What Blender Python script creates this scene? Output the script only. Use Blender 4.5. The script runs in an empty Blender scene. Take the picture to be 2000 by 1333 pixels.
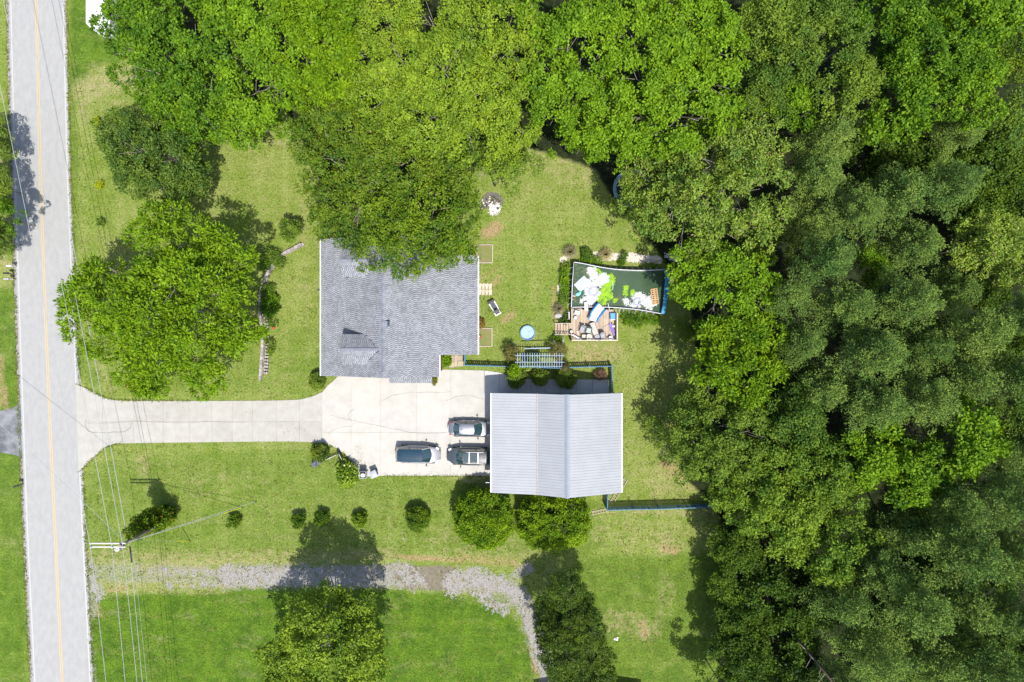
import bpy, math, random
import numpy as np
from mathutils import Vector, Matrix

random.seed(7)
RNG = np.random.default_rng(11)
H = 72.0            # camera height above the lawn, metres
F = 1333.333        # focal length in photo pixels
SC = bpy.context.scene

# ------------------------------------------------------------------ camera, light, exposure
cam_d = bpy.data.cameras.new("camera")
cam_d.sensor_width = 36.0
cam_d.lens = 24.0
cam_d.clip_start = 0.5
cam_d.clip_end = 2000.0
cam = bpy.data.objects.new("camera", cam_d)
cam.location = (0, 0, H)
SC.collection.objects.link(cam)
SC.camera = cam

TO_SUN = Vector((0.184, -0.40, 1.0)).normalized()
elev = math.asin(TO_SUN.z)
sun_d = bpy.data.lights.new("sun", 'SUN')
sun_d.energy = 4.3
sun_d.angle = math.radians(0.53)
sun_d.color = (1.0, 0.965, 0.90)
sun = bpy.data.objects.new("sun", sun_d)
sun.rotation_euler = TO_SUN.to_track_quat('Z', 'Y').to_euler()
sun.location = (20, -40, 120)
SC.collection.objects.link(sun)

world = bpy.data.worlds.new("World")
SC.world = world
world.use_nodes = True
wn = world.node_tree
for n in list(wn.nodes):
    wn.nodes.remove(n)
sky = wn.nodes.new('ShaderNodeTexSky')
sky.sky_type = 'NISHITA'
sky.sun_disc = False
sky.sun_elevation = elev
sky.sun_rotation = math.atan2(TO_SUN.x, TO_SUN.y)
sky.air_density = 1.0
sky.dust_density = 1.6
bg = wn.nodes.new('ShaderNodeBackground')
bg.inputs['Strength'].default_value = 0.15
wo = wn.nodes.new('ShaderNodeOutputWorld')
wn.links.new(sky.outputs[0], bg.inputs[0])
wn.links.new(bg.outputs[0], wo.inputs[0])

SC.view_settings.view_transform = 'Standard'
SC.view_settings.look = 'None'
SC.view_settings.exposure = 0.60
SC.view_settings.gamma = 1.0
SC.view_settings.use_curve_mapping = False
SC.render.engine = 'CYCLES'
SC.cycles.max_bounces = 5
SC.cycles.diffuse_bounces = 3
SC.cycles.transparent_max_bounces = 4
SC.cycles.use_denoising = True

# ------------------------------------------------------------------ helpers
def P(px, py, h=0.0):
    """ground-plan metres of something seen at a photo pixel and standing h metres up"""
    k = (H - h) / F
    return ((px - 1000.0) * k, (666.5 - py) * k)

def P3(px, py, h=0.0):
    x, y = P(px, py, h)
    return (x, y, h)

def link(o, parent=None):
    SC.collection.objects.link(o)
    if parent is not None:
        o.parent = parent
    return o

def wloc(o):
    v = Vector((0, 0, 0))
    while o is not None:
        v = v + Vector(o.location)
        o = o.parent
    return v

def tag(o, label=None, cat=None, group=None, kind=None):
    if label: o['label'] = label
    if cat: o['category'] = cat
    if group: o['group'] = group
    if kind: o['kind'] = kind
    return o

def thing(name, label, cat, loc=(0, 0, 0), rz=0.0, group=None):
    o = bpy.data.objects.new(name, None)
    o.empty_display_size = 0.3
    o.location = loc
    o.rotation_euler = (0, 0, rz)
    link(o)
    return tag(o, label, cat, group)

def copy_thing(root, loc, rz=0.0, label=None, group=None, scale=None):
    r = root.copy()
    link(r)
    r.location = loc
    r.rotation_euler = (0, 0, rz)
    if scale: r.scale = scale
    if label: r['label'] = label
    if group: r['group'] = group
    for ch in [o for o in KIDS.get(root.name, [])]:
        c = ch.copy(); link(c, r)
        KIDS.setdefault(r.name, []).append(c)
        for g in KIDS.get(ch.name, []):
            d = g.copy(); link(d, c)
            KIDS.setdefault(c.name, []).append(d)
    return r

KIDS = {}
def adopt(o, parent):
    if parent is not None:
        o.parent = parent
        KIDS.setdefault(parent.name, []).append(o)

def mesh_np(name, verts, quads, smooth=False):
    me = bpy.data.meshes.new(name)
    nv, nf = len(verts), len(quads)
    me.vertices.add(nv)
    me.vertices.foreach_set("co", np.ascontiguousarray(verts, dtype=np.float32).ravel())
    me.loops.add(4 * nf)
    me.loops.foreach_set("vertex_index", np.ascontiguousarray(quads, dtype=np.int32).ravel())
    me.polygons.add(nf)
    me.polygons.foreach_set("loop_start", np.arange(0, 4 * nf, 4, dtype=np.int32))
    me.update(calc_edges=True)
    return me

class MB:
    """collects solids in plan coordinates; build() links them as one mesh object"""
    def __init__(self):
        self.v = []; self.f = []
    def add(self, vs, fs):
        n = len(self.v)
        self.v.extend([tuple(p) for p in vs])
        self.f.extend([tuple(i + n for i in q) for q in fs])
        return self
    def box(self, x0, x1, y0, y1, z0, z1):
        vs = [(x, y, z) for z in (z0, z1) for y in (y0, y1) for x in (x0, x1)]
        return self.add(vs, [(0, 2, 3, 1), (4, 5, 7, 6), (0, 1, 5, 4), (2, 6, 7, 3), (0, 4, 6, 2), (1, 3, 7, 5)])
    def obox(self, c, size, rz=0.0, rx=0.0, ry=0.0):
        m = Matrix.Rotation(rz, 3, 'Z') @ Matrix.Rotation(ry, 3, 'Y') @ Matrix.Rotation(rx, 3, 'X')
        a, b, d = size[0] / 2, size[1] / 2, size[2] / 2
        vs = [Vector(c) + m @ Vector((x, y, z)) for z in (-d, d) for y in (-b, b) for x in (-a, a)]
        return self.add(vs, [(0, 2, 3, 1), (4, 5, 7, 6), (0, 1, 5, 4), (2, 6, 7, 3), (0, 4, 6, 2), (1, 3, 7, 5)])
    def bar(self, p, q, w, t=None, up=(0, 0, 1)):
        p = Vector(p); q = Vector(q); t = t or w
        d = (q - p)
        if d.length < 1e-6: return self
        d.normalize()
        u = Vector(up)
        if abs(d.dot(u)) > 0.98: u = Vector((1, 0, 0))
        s = d.cross(u).normalized(); u2 = s.cross(d).normalized()
        vs = []
        for e in (p, q):
            for a, b in ((-1, -1), (1, -1), (1, 1), (-1, 1)):
                vs.append(e + s * (a * w / 2) + u2 * (b * t / 2))
        return self.add(vs, [(3, 2, 1, 0), (4, 5, 6, 7), (0, 1, 5, 4), (1, 2, 6, 5), (2, 3, 7, 6), (3, 0, 4, 7)])
    def tube(self, pts, r, n=8, r2=None, cap=True):
        pts = [Vector(p) for p in pts]
        m = len(pts); base = len(self.v)
        rs = r if isinstance(r, (list, tuple)) else [r + ((r2 if r2 is not None else r) - r) * i / max(1, m - 1) for i in range(m)]
        prev = None
        for i, p in enumerate(pts):
            d = (pts[min(i + 1, m - 1)] - pts[max(i - 1, 0)])
            if d.length < 1e-9: d = Vector((0, 0, 1))
            d.normalize()
            u = prev if prev is not None and abs(prev.dot(d)) < 0.95 else (Vector((0, 0, 1)) if abs(d.z) < 0.9 else Vector((1, 0, 0)))
            s = d.cross(u).normalized(); u = s.cross(d).normalized(); prev = u
            for k in range(n):
                a = 2 * math.pi * k / n
                self.v.append(tuple(p + (s * math.cos(a) + u * math.sin(a)) * rs[i]))
        for i in range(m - 1):
            for k in range(n):
                a = base + i * n + k; b = base + i * n + (k + 1) % n
                self.f.append((a, b, b + n, a + n))
        if cap:
            self.f.append(tuple(base + k for k in reversed(range(n))))
            self.f.append(tuple(base + (m - 1) * n + k for k in range(n)))
        return self
    def cyl(self, x, y, z0, z1, r, n=16, r2=None):
        return self.tube([(x, y, z0), (x, y, z1)], r, n, r2)
    def prism(self, poly, z0, z1, top=None):
        """poly: plan outline; top: optional height per vertex"""
        n = len(poly)
        vs = [(p[0], p[1], z0) for p in poly] + [(p[0], p[1], (top[i] if top else z1)) for i, p in enumerate(poly)]
        area = sum(poly[i][0] * poly[(i + 1) % n][1] - poly[(i + 1) % n][0] * poly[i][1] for i in range(n))
        ring = list(range(n))
        if area < 0: ring.reverse()
        fs = [tuple(reversed(ring)), tuple(i + n for i in ring)]
        for k in range(n):
            a, b = ring[k], ring[(k + 1) % n]
            fs.append((a, b, b + n, a + n))
        return self.add(vs, fs)
    def sheet(self, poly, z):
        n = len(poly)
        area = sum(poly[i][0] * poly[(i + 1) % n][1] - poly[(i + 1) % n][0] * poly[i][1] for i in range(n))
        idx = list(range(n))
        if area < 0: idx.reverse()
        return self.add([(p[0], p[1], z) for p in poly], [tuple(idx)])
    def ball(self, c, r, n=10, m=6, sz=None):
        rx, ry, rz_ = (r, r, r) if not isinstance(r, (tuple, list)) else r
        base = len(self.v)
        for i in range(m + 1):
            a = math.pi * i / m
            for k in range(n):
                b = 2 * math.pi * k / n
                self.v.append((c[0] + rx * math.sin(a) * math.cos(b), c[1] + ry * math.sin(a) * math.sin(b), c[2] - rz_ * math.cos(a)))
        for i in range(m):
            for k in range(n):
                a = base + i * n + k; b = base + i * n + (k + 1) % n
                self.f.append((a, b, b + n, a + n))
        return self
    def build(self, name, material, parent=None, world=True, smooth=False, bevel=0.0, origin=None):
        me = bpy.data.meshes.new(name)
        off = Vector((0, 0, 0))
        if world and parent is not None:
            off = wloc(parent)
        if origin is not None:
            off = Vector(origin)
        me.from_pydata([(a - off.x, b - off.y, c - off.z) for a, b, c in self.v], [], self.f)
        me.update()
        if smooth:
            me.polygons.foreach_set("use_smooth", [True] * len(me.polygons))
        o = bpy.data.objects.new(name, me)
        if material is not None: me.materials.append(material)
        link(o)
        adopt(o, parent)
        if origin is not None: o.location = origin
        if bevel > 0:
            b = o.modifiers.new("bevel", 'BEVEL'); b.width = bevel; b.segments = 2; b.limit_method = 'ANGLE'
        return o

# ------------------------------------------------------------------ noise on arrays
_LAT = np.random.default_rng(5).random((256, 256))
def vnoise(x, y):
    xi = np.floor(x).astype(int); yi = np.floor(y).astype(int)
    fx = x - xi; fy = y - yi
    fx = fx * fx * (3 - 2 * fx); fy = fy * fy * (3 - 2 * fy)
    a = _LAT[xi & 255, yi & 255]; b = _LAT[(xi + 1) & 255, yi & 255]
    c = _LAT[xi & 255, (yi + 1) & 255]; d = _LAT[(xi + 1) & 255, (yi + 1) & 255]
    return (a * (1 - fx) + b * fx) * (1 - fy) + (c * (1 - fx) + d * fx) * fy
def fbm(x, y, oct=4):
    s = 0; a = 0.5; t = 0
    for k in range(oct):
        s = s + a * vnoise(x * 2 ** k + 17.3 * k, y * 2 ** k + 9.1 * k); t += a; a *= 0.55
    return s / t

# ------------------------------------------------------------------ materials
def _nt(name):
    m = bpy.data.materials.new(name)
    m.use_nodes = True
    nt = m.node_tree
    return m, nt, nt.nodes['Principled BSDF'], nt.nodes['Material Output']

def setcol(sock, c):
    sock.default_value = (c[0], c[1], c[2], 1.0)

def M(name, c1, c2=None, scale=4.0, rough=0.65, metal=0.0, bump=0.0, bscale=None, spec=0.4, island=0.0, objrand=0.0,
      detail=6.0, coat=0.0, stretch=None, alpha=None, trans=0.0, world_coords=True, contrast=(0.35, 0.65)):
    m, nt, b, out = _nt(name)
    L = nt.links.new; N = nt.nodes.new
    b.inputs['Roughness'].default_value = rough
    b.inputs['Metallic'].default_value = metal
    b.inputs['Specular IOR Level'].default_value = spec
    b.inputs['Coat Weight'].default_value = coat
    b.inputs['Coat Roughness'].default_value = 0.05
    if trans: b.inputs['Transmission Weight'].default_value = trans
    if alpha is not None: b.inputs['Alpha'].default_value = alpha
    if c2 is None: c2 = tuple(x * 0.82 for x in c1)
    tc = N('ShaderNodeTexCoord'); geo = N('ShaderNodeNewGeometry')
    vec = geo.outputs['Position'] if world_coords else tc.outputs['Object']
    if stretch:
        mp = N('ShaderNodeMapping'); mp.inputs['Scale'].default_value = stretch
        L(vec, mp.inputs['Vector']); vec = mp.outputs['Vector']
    no = N('ShaderNodeTexNoise'); no.inputs['Scale'].default_value = scale; no.inputs['Detail'].default_value = detail
    no.inputs['Roughness'].default_value = 0.62
    L(vec, no.inputs['Vector'])
    cr = N('ShaderNodeValToRGB'); cr.color_ramp.elements[0].position = contrast[0]; cr.color_ramp.elements[1].position = contrast[1]
    cr.color_ramp.elements[0].color = (*c2, 1); cr.color_ramp.elements[1].color = (*c1, 1)
    L(no.outputs['Fac'], cr.inputs['Fac'])
    col = cr.outputs['Color']
    if island or objrand:
        src = geo.outputs['Random Per Island'] if island else None
        amt = island or objrand
        if not island:
            oi = N('ShaderNodeObjectInfo'); src = oi.outputs['Random']
        mr = N('ShaderNodeMapRange'); mr.inputs['To Min'].default_value = 1 - amt; mr.inputs['To Max'].default_value = 1 + amt * 0.6
        L(src, mr.inputs['Value'])
        hv = N('ShaderNodeHueSaturation'); L(mr.outputs[0], hv.inputs['Value']); L(col, hv.inputs['Color'])
        col = hv.outputs['Color']
    L(col, b.inputs['Base Color'])
    if bump:
        nb = N('ShaderNodeTexNoise'); nb.inputs['Scale'].default_value = bscale or scale * 6; nb.inputs['Detail'].default_value = 5
        L(vec, nb.inputs['Vector'])
        bp = N('ShaderNodeBump'); bp.inputs['Strength'].default_value = bump; bp.inputs['Distance'].default_value = 0.03
        L(nb.outputs['Fac'], bp.inputs['Height']); L(bp.outputs[0], b.inputs['Normal'])
    return m

LEAF_GAIN = (1.15, 1.72, 1.44, 0.8)
def leaf_mat(name, c_dark, c_light, c_odd=None, odd=0.06, trans=0.35, rough=0.55, patch=0.35, trans_col=None, gloss=0.35, gain=1.0):
    """foliage: colour differs leaf by leaf, clump by clump and tree by tree"""
    c_dark = tuple(x * LEAF_GAIN[0] for x in c_dark); c_light = tuple(x * g for x, g in zip(c_light, LEAF_GAIN[1:]))
    m, nt, b, out = _nt(name)
    L = nt.links.new; N = nt.nodes.new
    geo = N('ShaderNodeNewGeometry'); oi = N('ShaderNodeObjectInfo')
    no = N('ShaderNodeTexNoise'); no.inputs['Scale'].default_value = patch; no.inputs['Detail'].default_value = 3
    L(geo.outputs['Position'], no.inputs['Vector'])
    a = N('ShaderNodeMath'); a.operation = 'MULTIPLY_ADD'; a.inputs[1].default_value = 0.5; L(geo.outputs['Random Per Island'], a.inputs[0])
    c = N('ShaderNodeMath'); c.operation = 'MULTIPLY_ADD'; c.inputs[1].default_value = 2.4; c.inputs[2].default_value = -1.2
    n9 = N('ShaderNodeTexNoise'); n9.inputs['Scale'].default_value = 0.95; n9.inputs['Detail'].default_value = 2
    L(geo.outputs['Position'], n9.inputs['Vector']); av = N('ShaderNodeMath'); av.operation = 'ADD'; L(n9.outputs['Fac'], av.inputs[0]); L(no.outputs['Fac'], av.inputs[1])
    hf_ = N('ShaderNodeMath'); hf_.operation = 'MULTIPLY'; hf_.inputs[1].default_value = .5; L(av.outputs[0], hf_.inputs[0])
    L(hf_.outputs[0], c.inputs[0])
    d = N('ShaderNodeMath'); d.operation = 'MULTIPLY_ADD'; d.inputs[1].default_value = 0.5; L(oi.outputs['Random'], d.inputs[0]); L(c.outputs[0], d.inputs[2])
    L(d.outputs[0], a.inputs[2])
    mix = N('ShaderNodeMix'); mix.data_type = 'RGBA'
    setcol(mix.inputs[6], c_dark); setcol(mix.inputs[7], c_light); L(a.outputs[0], mix.inputs[0])
    col = mix.outputs[2]
    if c_odd:
        cmp_ = N('ShaderNodeMath'); cmp_.operation = 'LESS_THAN'; cmp_.inputs[1].default_value = odd
        L(geo.outputs['Random Per Island'], cmp_.inputs[0])
        mx2 = N('ShaderNodeMix'); mx2.data_type = 'RGBA'; L(cmp_.outputs[0], mx2.inputs[0]); L(col, mx2.inputs[6]); setcol(mx2.inputs[7], c_odd)
        col = mx2.outputs[2]
    L(col, b.inputs['Base Color'])
    b.inputs['Roughness'].default_value = rough
    b.inputs['Specular IOR Level'].default_value = gloss * .45
    tr = N('ShaderNodeBsdfTranslucent')
    hs = N('ShaderNodeHueSaturation'); hs.inputs['Value'].default_value = 1.25; hs.inputs['Saturation'].default_value = 1.05; L(col, hs.inputs['Color'])
    L(hs.outputs[0], tr.inputs['Color'])
    ms = N('ShaderNodeMixShader'); ms.inputs[0].default_value = trans * .6
    L(b.outputs[0], ms.inputs[1]); L(tr.outputs[0], ms.inputs[2]); L(ms.outputs[0], out.inputs['Surface'])
    return m
# ------------------------------------------------------------------ foliage geometry
TD, KD = 0.86, 0.66    # leaf budget: tufts per clump, leaves per tuft
def _norm(v):
    return v / np.maximum(np.linalg.norm(v, axis=1, keepdims=True), 1e-9)

def leaves_from_tufts(rng, C, Nn, k, L, W, spread=0.75, base=0.04, up=0.25, jitter=0.35, droop=0.0, flat=0.5):
    """C tuft centres, Nn tuft axes; k leaves radiate from each"""
    n = len(C)
    c = np.repeat(C, k, axis=0); a = np.repeat(Nn, k, axis=0)
    rnd = _norm(rng.normal(size=(n * k, 3)))
    d = _norm(a * (1 - spread) * 1.3 + rnd * spread + np.array([0, 0, up - droop]))
    p = c + d * base + rng.normal(size=(n * k, 3)) * L * jitter
    nn = _norm(a * flat * 2.0 + rng.normal(size=(n * k, 3)) * (1 - flat) * 0.75 + np.array([0, 0, 0.25]))
    s = _norm(np.cross(d, nn))
    l = (L * rng.uniform(0.65, 1.3, size=(n * k, 1))); w = (W * rng.uniform(0.7, 1.25, size=(n * k, 1))) * 0.5
    up_ = np.cross(s, d)
    v0 = p; v2 = p + d * l
    v1 = p + d * l * 0.48 + s * w + up_ * l * 0.05; v3 = p + d * l * 0.48 - s * w + up_ * l * 0.05
    V = np.stack([v0, v1, v2, v3], axis=1).reshape(-1, 3)
    return V

def clumps_on_lobes(rng, lobes, spacing, zflat=0.75, skirt=-0.35, keep=0.86, inner=True, zj=0.45):
    """lobes: (x,y,z,r[,rz]); clump centres lie on the lobes' upper skins, minus those deep in another lobe"""
    C = []; Nn = []; IN = []
    for lb in lobes:
        x, y, z, r = lb[:4]
        rz = lb[4] if len(lb) > 4 else r * zflat
        n = max(5, int(2 * math.pi * r * r * (1 - skirt) * 0.8 / (spacing * spacing)))
        i = np.arange(n) + 0.5
        zz = 1 - (1 - skirt) * i / n
        ph = i * 2.399963 + rng.uniform(0, 6.28)
        rad = np.sqrt(np.maximum(0, 1 - zz * zz))
        nrm = np.stack([rad * np.cos(ph), rad * np.sin(ph), zz], axis=1)
        sc = rng.uniform(0.80, 1.06, size=(n, 1))
        p = nrm * np.array([r, r, rz]) * sc + np.array([x, y, z]) + rng.normal(size=(n, 3)) * spacing * np.array([0.22, 0.22, zj])
        C.append(p); Nn.append(nrm); IN.append(np.zeros(n, bool))
        if inner:
            m = n // 8
            q = _norm(rng.normal(size=(m, 3))); q[:, 2] = np.abs(q[:, 2]) - 0.2
            C.append(q * np.array([r, r, rz]) * rng.uniform(0.40, 0.74, size=(m, 1)) + np.array([x, y, z])); Nn.append(_norm(q)); IN.append(np.ones(m, bool))
    C = np.concatenate(C); Nn = np.concatenate(Nn); IN = np.concatenate(IN)
    ok = np.ones(len(C), bool)
    for lb in lobes:
        x, y, z, r = lb[:4]; rz = lb[4] if len(lb) > 4 else r * zflat
        q = (C - np.array([x, y, z])) / np.array([r, r, rz])
        dq = np.linalg.norm(q, axis=1)
        ok &= ~((dq < 0.66) & ~IN) & ~((dq < 0.28) & IN)
    return C[ok], _norm(Nn[ok])

def make_crown(seed, lobes, clump=0.9, spacing=None, tufts=26, k=9, L=0.24, W=0.13, spread=0.75, zflat=0.75, skirt=-0.35,
               cflat=0.62, flat=0.5, base=0.05, up=0.2, inner=True, name='crown', keep=0.9, droop=0.0, jitter=0.35, cvar=0.35, holes=0.36):
    rng = np.random.default_rng(seed)
    C, Nn = clumps_on_lobes(rng, lobes, spacing or clump * 1.62, zflat, skirt, inner=inner)
    hole = vnoise(C[:, 0] / 1.45 + seed * 3.7, C[:, 1] / 1.45 + C[:, 2] * .35 + seed * 1.3) * .7 + vnoise(C[:, 0] / .7 + seed, C[:, 1] / .7 + 31) * .3
    sel = (rng.random(len(C)) < keep) & (hole > holes)
    C, Nn = C[sel], Nn[sel]
    n = len(C)
    cr = clump * rng.uniform(1 - cvar, 1 + cvar, size=n)
    cnt = np.maximum(3, (tufts * TD * (cr / clump) ** 2).astype(int))
    idx = np.repeat(np.arange(n), cnt)
    d = _norm(rng.normal(size=(len(idx), 3)) + Nn[idx] * 0.6 + np.array([0, 0, 0.55]))
    # stretch clumps outwards a little
    rad = cr[idx][:, None] * rng.uniform(0.80, 1.06, size=(len(idx), 1))
    T = C[idx] + d * np.array([1, 1, cflat]) * rad
    V = leaves_from_tufts(rng, T, d, max(3, round(k * KD)), L * 1.0, W * 1.22, spread, base, up, jitter, droop, flat)
    Q = np.arange(len(V)).reshape(-1, 4)
    return mesh_np(name, V, Q)

def auto_lobes(rng, R, hv, n=7, rel=0.5):
    """lobes of a free-growing crown, radius R, centre at origin"""
    out = [(0, 0, hv * 0.25, R * 0.62, hv * 0.75)]
    for i in range(n):
        a = 2 * math.pi * (i + rng.uniform(-0.28, 0.28)) / n
        r = R * rel * rng.uniform(0.72, 1.12)
        d = R - r * rng.uniform(0.95, 1.15)
        out.append((math.cos(a) * d, math.sin(a) * d, rng.uniform(-0.25, 0.25) * hv, r, r * 0.72))
    for i in range(max(2, n // 2)):
        a = rng.uniform(0, 6.28); d = R * rng.uniform(0.15, 0.45)
        r = R * rel * rng.uniform(0.55, 0.8)
        out.append((math.cos(a) * d, math.sin(a) * d, hv * rng.uniform(0.45, 0.7), r, r * 0.7))
    return out

def pine_crown(seed, R, hv, name='crown', tuft_r=0.40, k=16):
    """layers of boughs round the trunk, each carrying puffs of needles"""
    rng = np.random.default_rng(seed)
    T = []; A = []
    nl = max(6, int(hv / 0.75))
    for l in range(nl):
        t = (l + 0.5) / nl
        z = hv * (1 - 2.0 * t) * 0.8
        br = R * (0.22 + 0.82 * t ** 0.9) if t < 0.8 else R * 0.95
        nb = rng.integers(5, 8)
        a0 = rng.uniform(0, 6.28)
        for b in range(nb):
            a = a0 + 2 * math.pi * b / nb + rng.uniform(-0.25, 0.25)
            ln = br * rng.uniform(0.55, 1.15)
            dirv = np.array([math.cos(a), math.sin(a), rng.uniform(0.0, 0.28)])
            side = np.array([-math.sin(a), math.cos(a), 0])
            m = max(2, int(ln / 0.50))
            for j in range(m):
                s = 0.22 + 0.8 * (j + rng.random()) / m
                wid = 0.42 * ln * (1 - abs(s - 0.62)) * 0.6
                for q in range(3 if s > 0.6 else 2):
                    off = rng.uniform(-1, 1) * wid
                    p = dirv * ln * s + side * off + np.array([0, 0, z + 0.35 * s * s + rng.uniform(-0.12, 0.22)])
                    T.append(p); A.append(dirv * 0.4 + np.array([0, 0, 0.8]) + side * off * 0.5)
    T = np.array(T); A = _norm(np.array(A))
    n = len(T); idx = np.repeat(np.arange(n), k)
    d = _norm(rng.normal(size=(n * k, 3)) + A[idx] * .5 + np.array([0, 0, .45]))
    pr = (tuft_r * rng.uniform(.7, 1.25, n))[idx][:, None]
    V = leaves_from_tufts(rng, T[idx] + d * pr, d, 2, 0.24, 0.10, 0.55, 0.0, 0.1, 0.15, 0.0, 0.8)
    return mesh_np(name, V, np.arange(len(V)).reshape(-1, 4))

def tree_wood(seed, hc, R, lean=(0, 0), r0=None, nl=8, name='trunk', base_z=0.0, tip=0.9, twigs=True, rise=1.0):
    """tapered trunk with limbs running out into the crown, unit metres"""
    rng = random.Random(seed)
    mb = MB()
    r0 = r0 or 0.035 * hc + 0.05
    top = hc + R * 0.25
    pts = []
    for i in range(7):
        t = i / 6
        pts.append((lean[0] * t + rng.uniform(-.08, .08) * t * R * 0.4, lean[1] * t + rng.uniform(-.08, .08) * t * R * 0.4, base_z + top * t))
    mb.tube(pts, [r0 * (1.25 if i == 0 else 1) * (1 - 0.8 * i / 6) for i in range(7)], 8)
    for i in range(nl):
        a = 2 * math.pi * i / nl + rng.uniform(-.3, .3)
        z0 = hc * rng.uniform(0.42, 0.85); ln = R * rng.uniform(0.6, tip)
        p = Vector((lean[0] * z0 / top, lean[1] * z0 / top, z0))
        d = Vector((math.cos(a), math.sin(a), 0))
        q1 = p + d * ln * 0.4 + Vector((0, 0, R * 0.18 * rise)); q2 = p + d * ln * 0.75 + Vector((rng.uniform(-.1, .1) * R, rng.uniform(-.1, .1) * R, R * 0.3 * rise))
        q3 = p + d * ln + Vector((0, 0, R * rise * rng.uniform(0.3, 0.42)))
        mb.tube([p, q1, q2, q3], [r0 * .42, r0 * .3, r0 * .18, r0 * .06], 5)
        if twigs:
            for s in (-1, 1):
                side = Vector((-d.y, d.x, 0)) * s
                for (b, f) in ((q1, .34), (q2, .26)):
                    e = b + (d * 0.5 + side * 0.8 + Vector((0, 0, rng.uniform(.1, .5)))).normalized() * R * f * rng.uniform(.8, 1.3)
                    mb.tube([b, (b + e) / 2 + Vector((0, 0, .05 * R)), e], [r0 * .18, r0 * .1, r0 * .03], 4)
    me = bpy.data.meshes.new(name)
    me.from_pydata(mb.v, [], mb.f); me.update()
    me.polygons.foreach_set("use_smooth", [True] * len(me.polygons))
    return me

def mobj(name, me, material, parent=None, loc=(0, 0, 0), scale=None, rz=0.0):
    o = bpy.data.objects.new(name, me)
    if material is not None and len(me.materials) == 0:
        me.materials.append(material)
    o.location = loc
    if scale is not None: o.scale = scale if isinstance(scale, (tuple, list)) else (scale,) * 3
    o.rotation_euler = (0, 0, rz)
    link(o); adopt(o, parent)
    return o

def lobe_wood(seed, loc, zc, r0, name='trunk'):
    """trunk with a limb bending out to every lobe of the crown (loc relative to the trunk foot and zc)"""
    rng = random.Random(seed); mb = MB(); top = zc * .8
    mb.tube([(0, 0, 0), (.05, .02, top * .3), (-.04, .05, top * .65), (0, 0, top)], [r0 * 1.3, r0, r0 * .85, r0 * .6], 9)
    for (x, y, z, r, rz) in loc:
        e = Vector((x, y, zc + z + rz * .35)); s = Vector((0, 0, top * rng.uniform(.55, 1.0)))
        m1 = s.lerp(e, .4) + Vector((rng.uniform(-.3, .3), rng.uniform(-.3, .3), .35)); m2 = s.lerp(e, .75) + Vector((rng.uniform(-.3, .3), rng.uniform(-.3, .3), .3))
        mb.tube([s, m1, m2, e], [r0 * .45, r0 * .3, r0 * .2, r0 * .1], 6)
        for k in range(4):
            a = rng.uniform(0, 6.283); q = e + Vector((math.cos(a) * r * .75, math.sin(a) * r * .75, rz * rng.uniform(.0, .4))); b = m2.lerp(e, rng.random())
            mb.tube([b, (b + q) / 2 + Vector((0, 0, .12)), q], [r0 * .12, r0 * .08, .012], 4)
    me = bpy.data.meshes.new(name); me.from_pydata(mb.v, [], mb.f); me.update()
    me.polygons.foreach_set("use_smooth", [True] * len(me.polygons))
    return me
# ------------------------------------------------------------------ THE GROUND
def in_poly(X, Y, poly):
    r = np.zeros(X.shape, bool); n = len(poly)
    for i in range(n):
        x1, y1 = poly[i]; x2, y2 = poly[(i + 1) % n]
        if y1 == y2: continue
        c = ((y1 > Y) != (y2 > Y)) & (X < (x2 - x1) * (Y - y1) / (y2 - y1) + x1)
        r ^= c
    return r

def blur(a, n):
    for _ in range(n):
        b = a.copy()
        b[1:-1, 1:-1] = (a[1:-1, 1:-1] * 2 + a[:-2, 1:-1] + a[2:, 1:-1] + a[1:-1, :-2] + a[1:-1, 2:]) / 6
        a = b
    return a

def stroke_mask(PX, PY, strokes):
    """strokes: list of ([(px,py)...], radius px, strength); soft capsule falloff, in plan pixels"""
    out = np.zeros(PX.shape)
    for pts, r, s in strokes:
        d = np.full(PX.shape, 1e9)
        if len(pts) == 1: pts = [pts[0], (pts[0][0] + .1, pts[0][1])]
        for (x1, y1), (x2, y2) in zip(pts, pts[1:]):
            dx, dy = x2 - x1, y2 - y1
            t = np.clip(((PX - x1) * dx + (PY - y1) * dy) / (dx * dx + dy * dy), 0, 1)
            d = np.minimum(d, np.hypot(PX - x1 - t * dx, PY - y1 - t * dy))
        out = np.maximum(out, s * np.clip(1.5 - d / r, 0, 1))
    return out

def gp(*pts):
    return [P(x, y, 0) for x, y in pts]

_fine = np.arange(-58, 58.01, 0.36); _fy = np.arange(-40, 40.01, 0.36)
_xs = np.concatenate([[-900, -500, -260, -140, -90, -70], _fine, [70, 90, 140, 260, 500, 900]])
_ys = np.concatenate([[-900, -500, -260, -140, -90, -60], _fy, [60, 90, 140, 260, 500, 900]])
GX, GY = np.meshgrid(_xs, _ys, indexing='ij')
PX = GX * F / H + 1000; PY = 666.5 - GY * F / H
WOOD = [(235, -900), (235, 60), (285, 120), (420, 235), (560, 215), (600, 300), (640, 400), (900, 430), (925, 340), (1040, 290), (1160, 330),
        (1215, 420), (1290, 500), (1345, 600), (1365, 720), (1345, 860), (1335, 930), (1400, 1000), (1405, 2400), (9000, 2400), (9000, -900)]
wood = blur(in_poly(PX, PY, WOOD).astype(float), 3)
lush = in_poly(PX, PY, [(172, 1165), (480, 1150), (760, 1152), (960, 1165), (1040, 1250), (1050, 2500), (170, 2500)]) * 1.0
lush = np.maximum(lush, in_poly(PX, PY, [(1060, 1180), (1130, 1090), (1360, 1078), (1420, 1060), (1420, 2500), (1100, 2500)]) * 0.72)
lush = np.maximum(lush, in_poly(PX, PY, [(134, -900), (240, -900), (240, 122), (180, 130), (170, 170), (138, 160)]) * 0.85)
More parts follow.
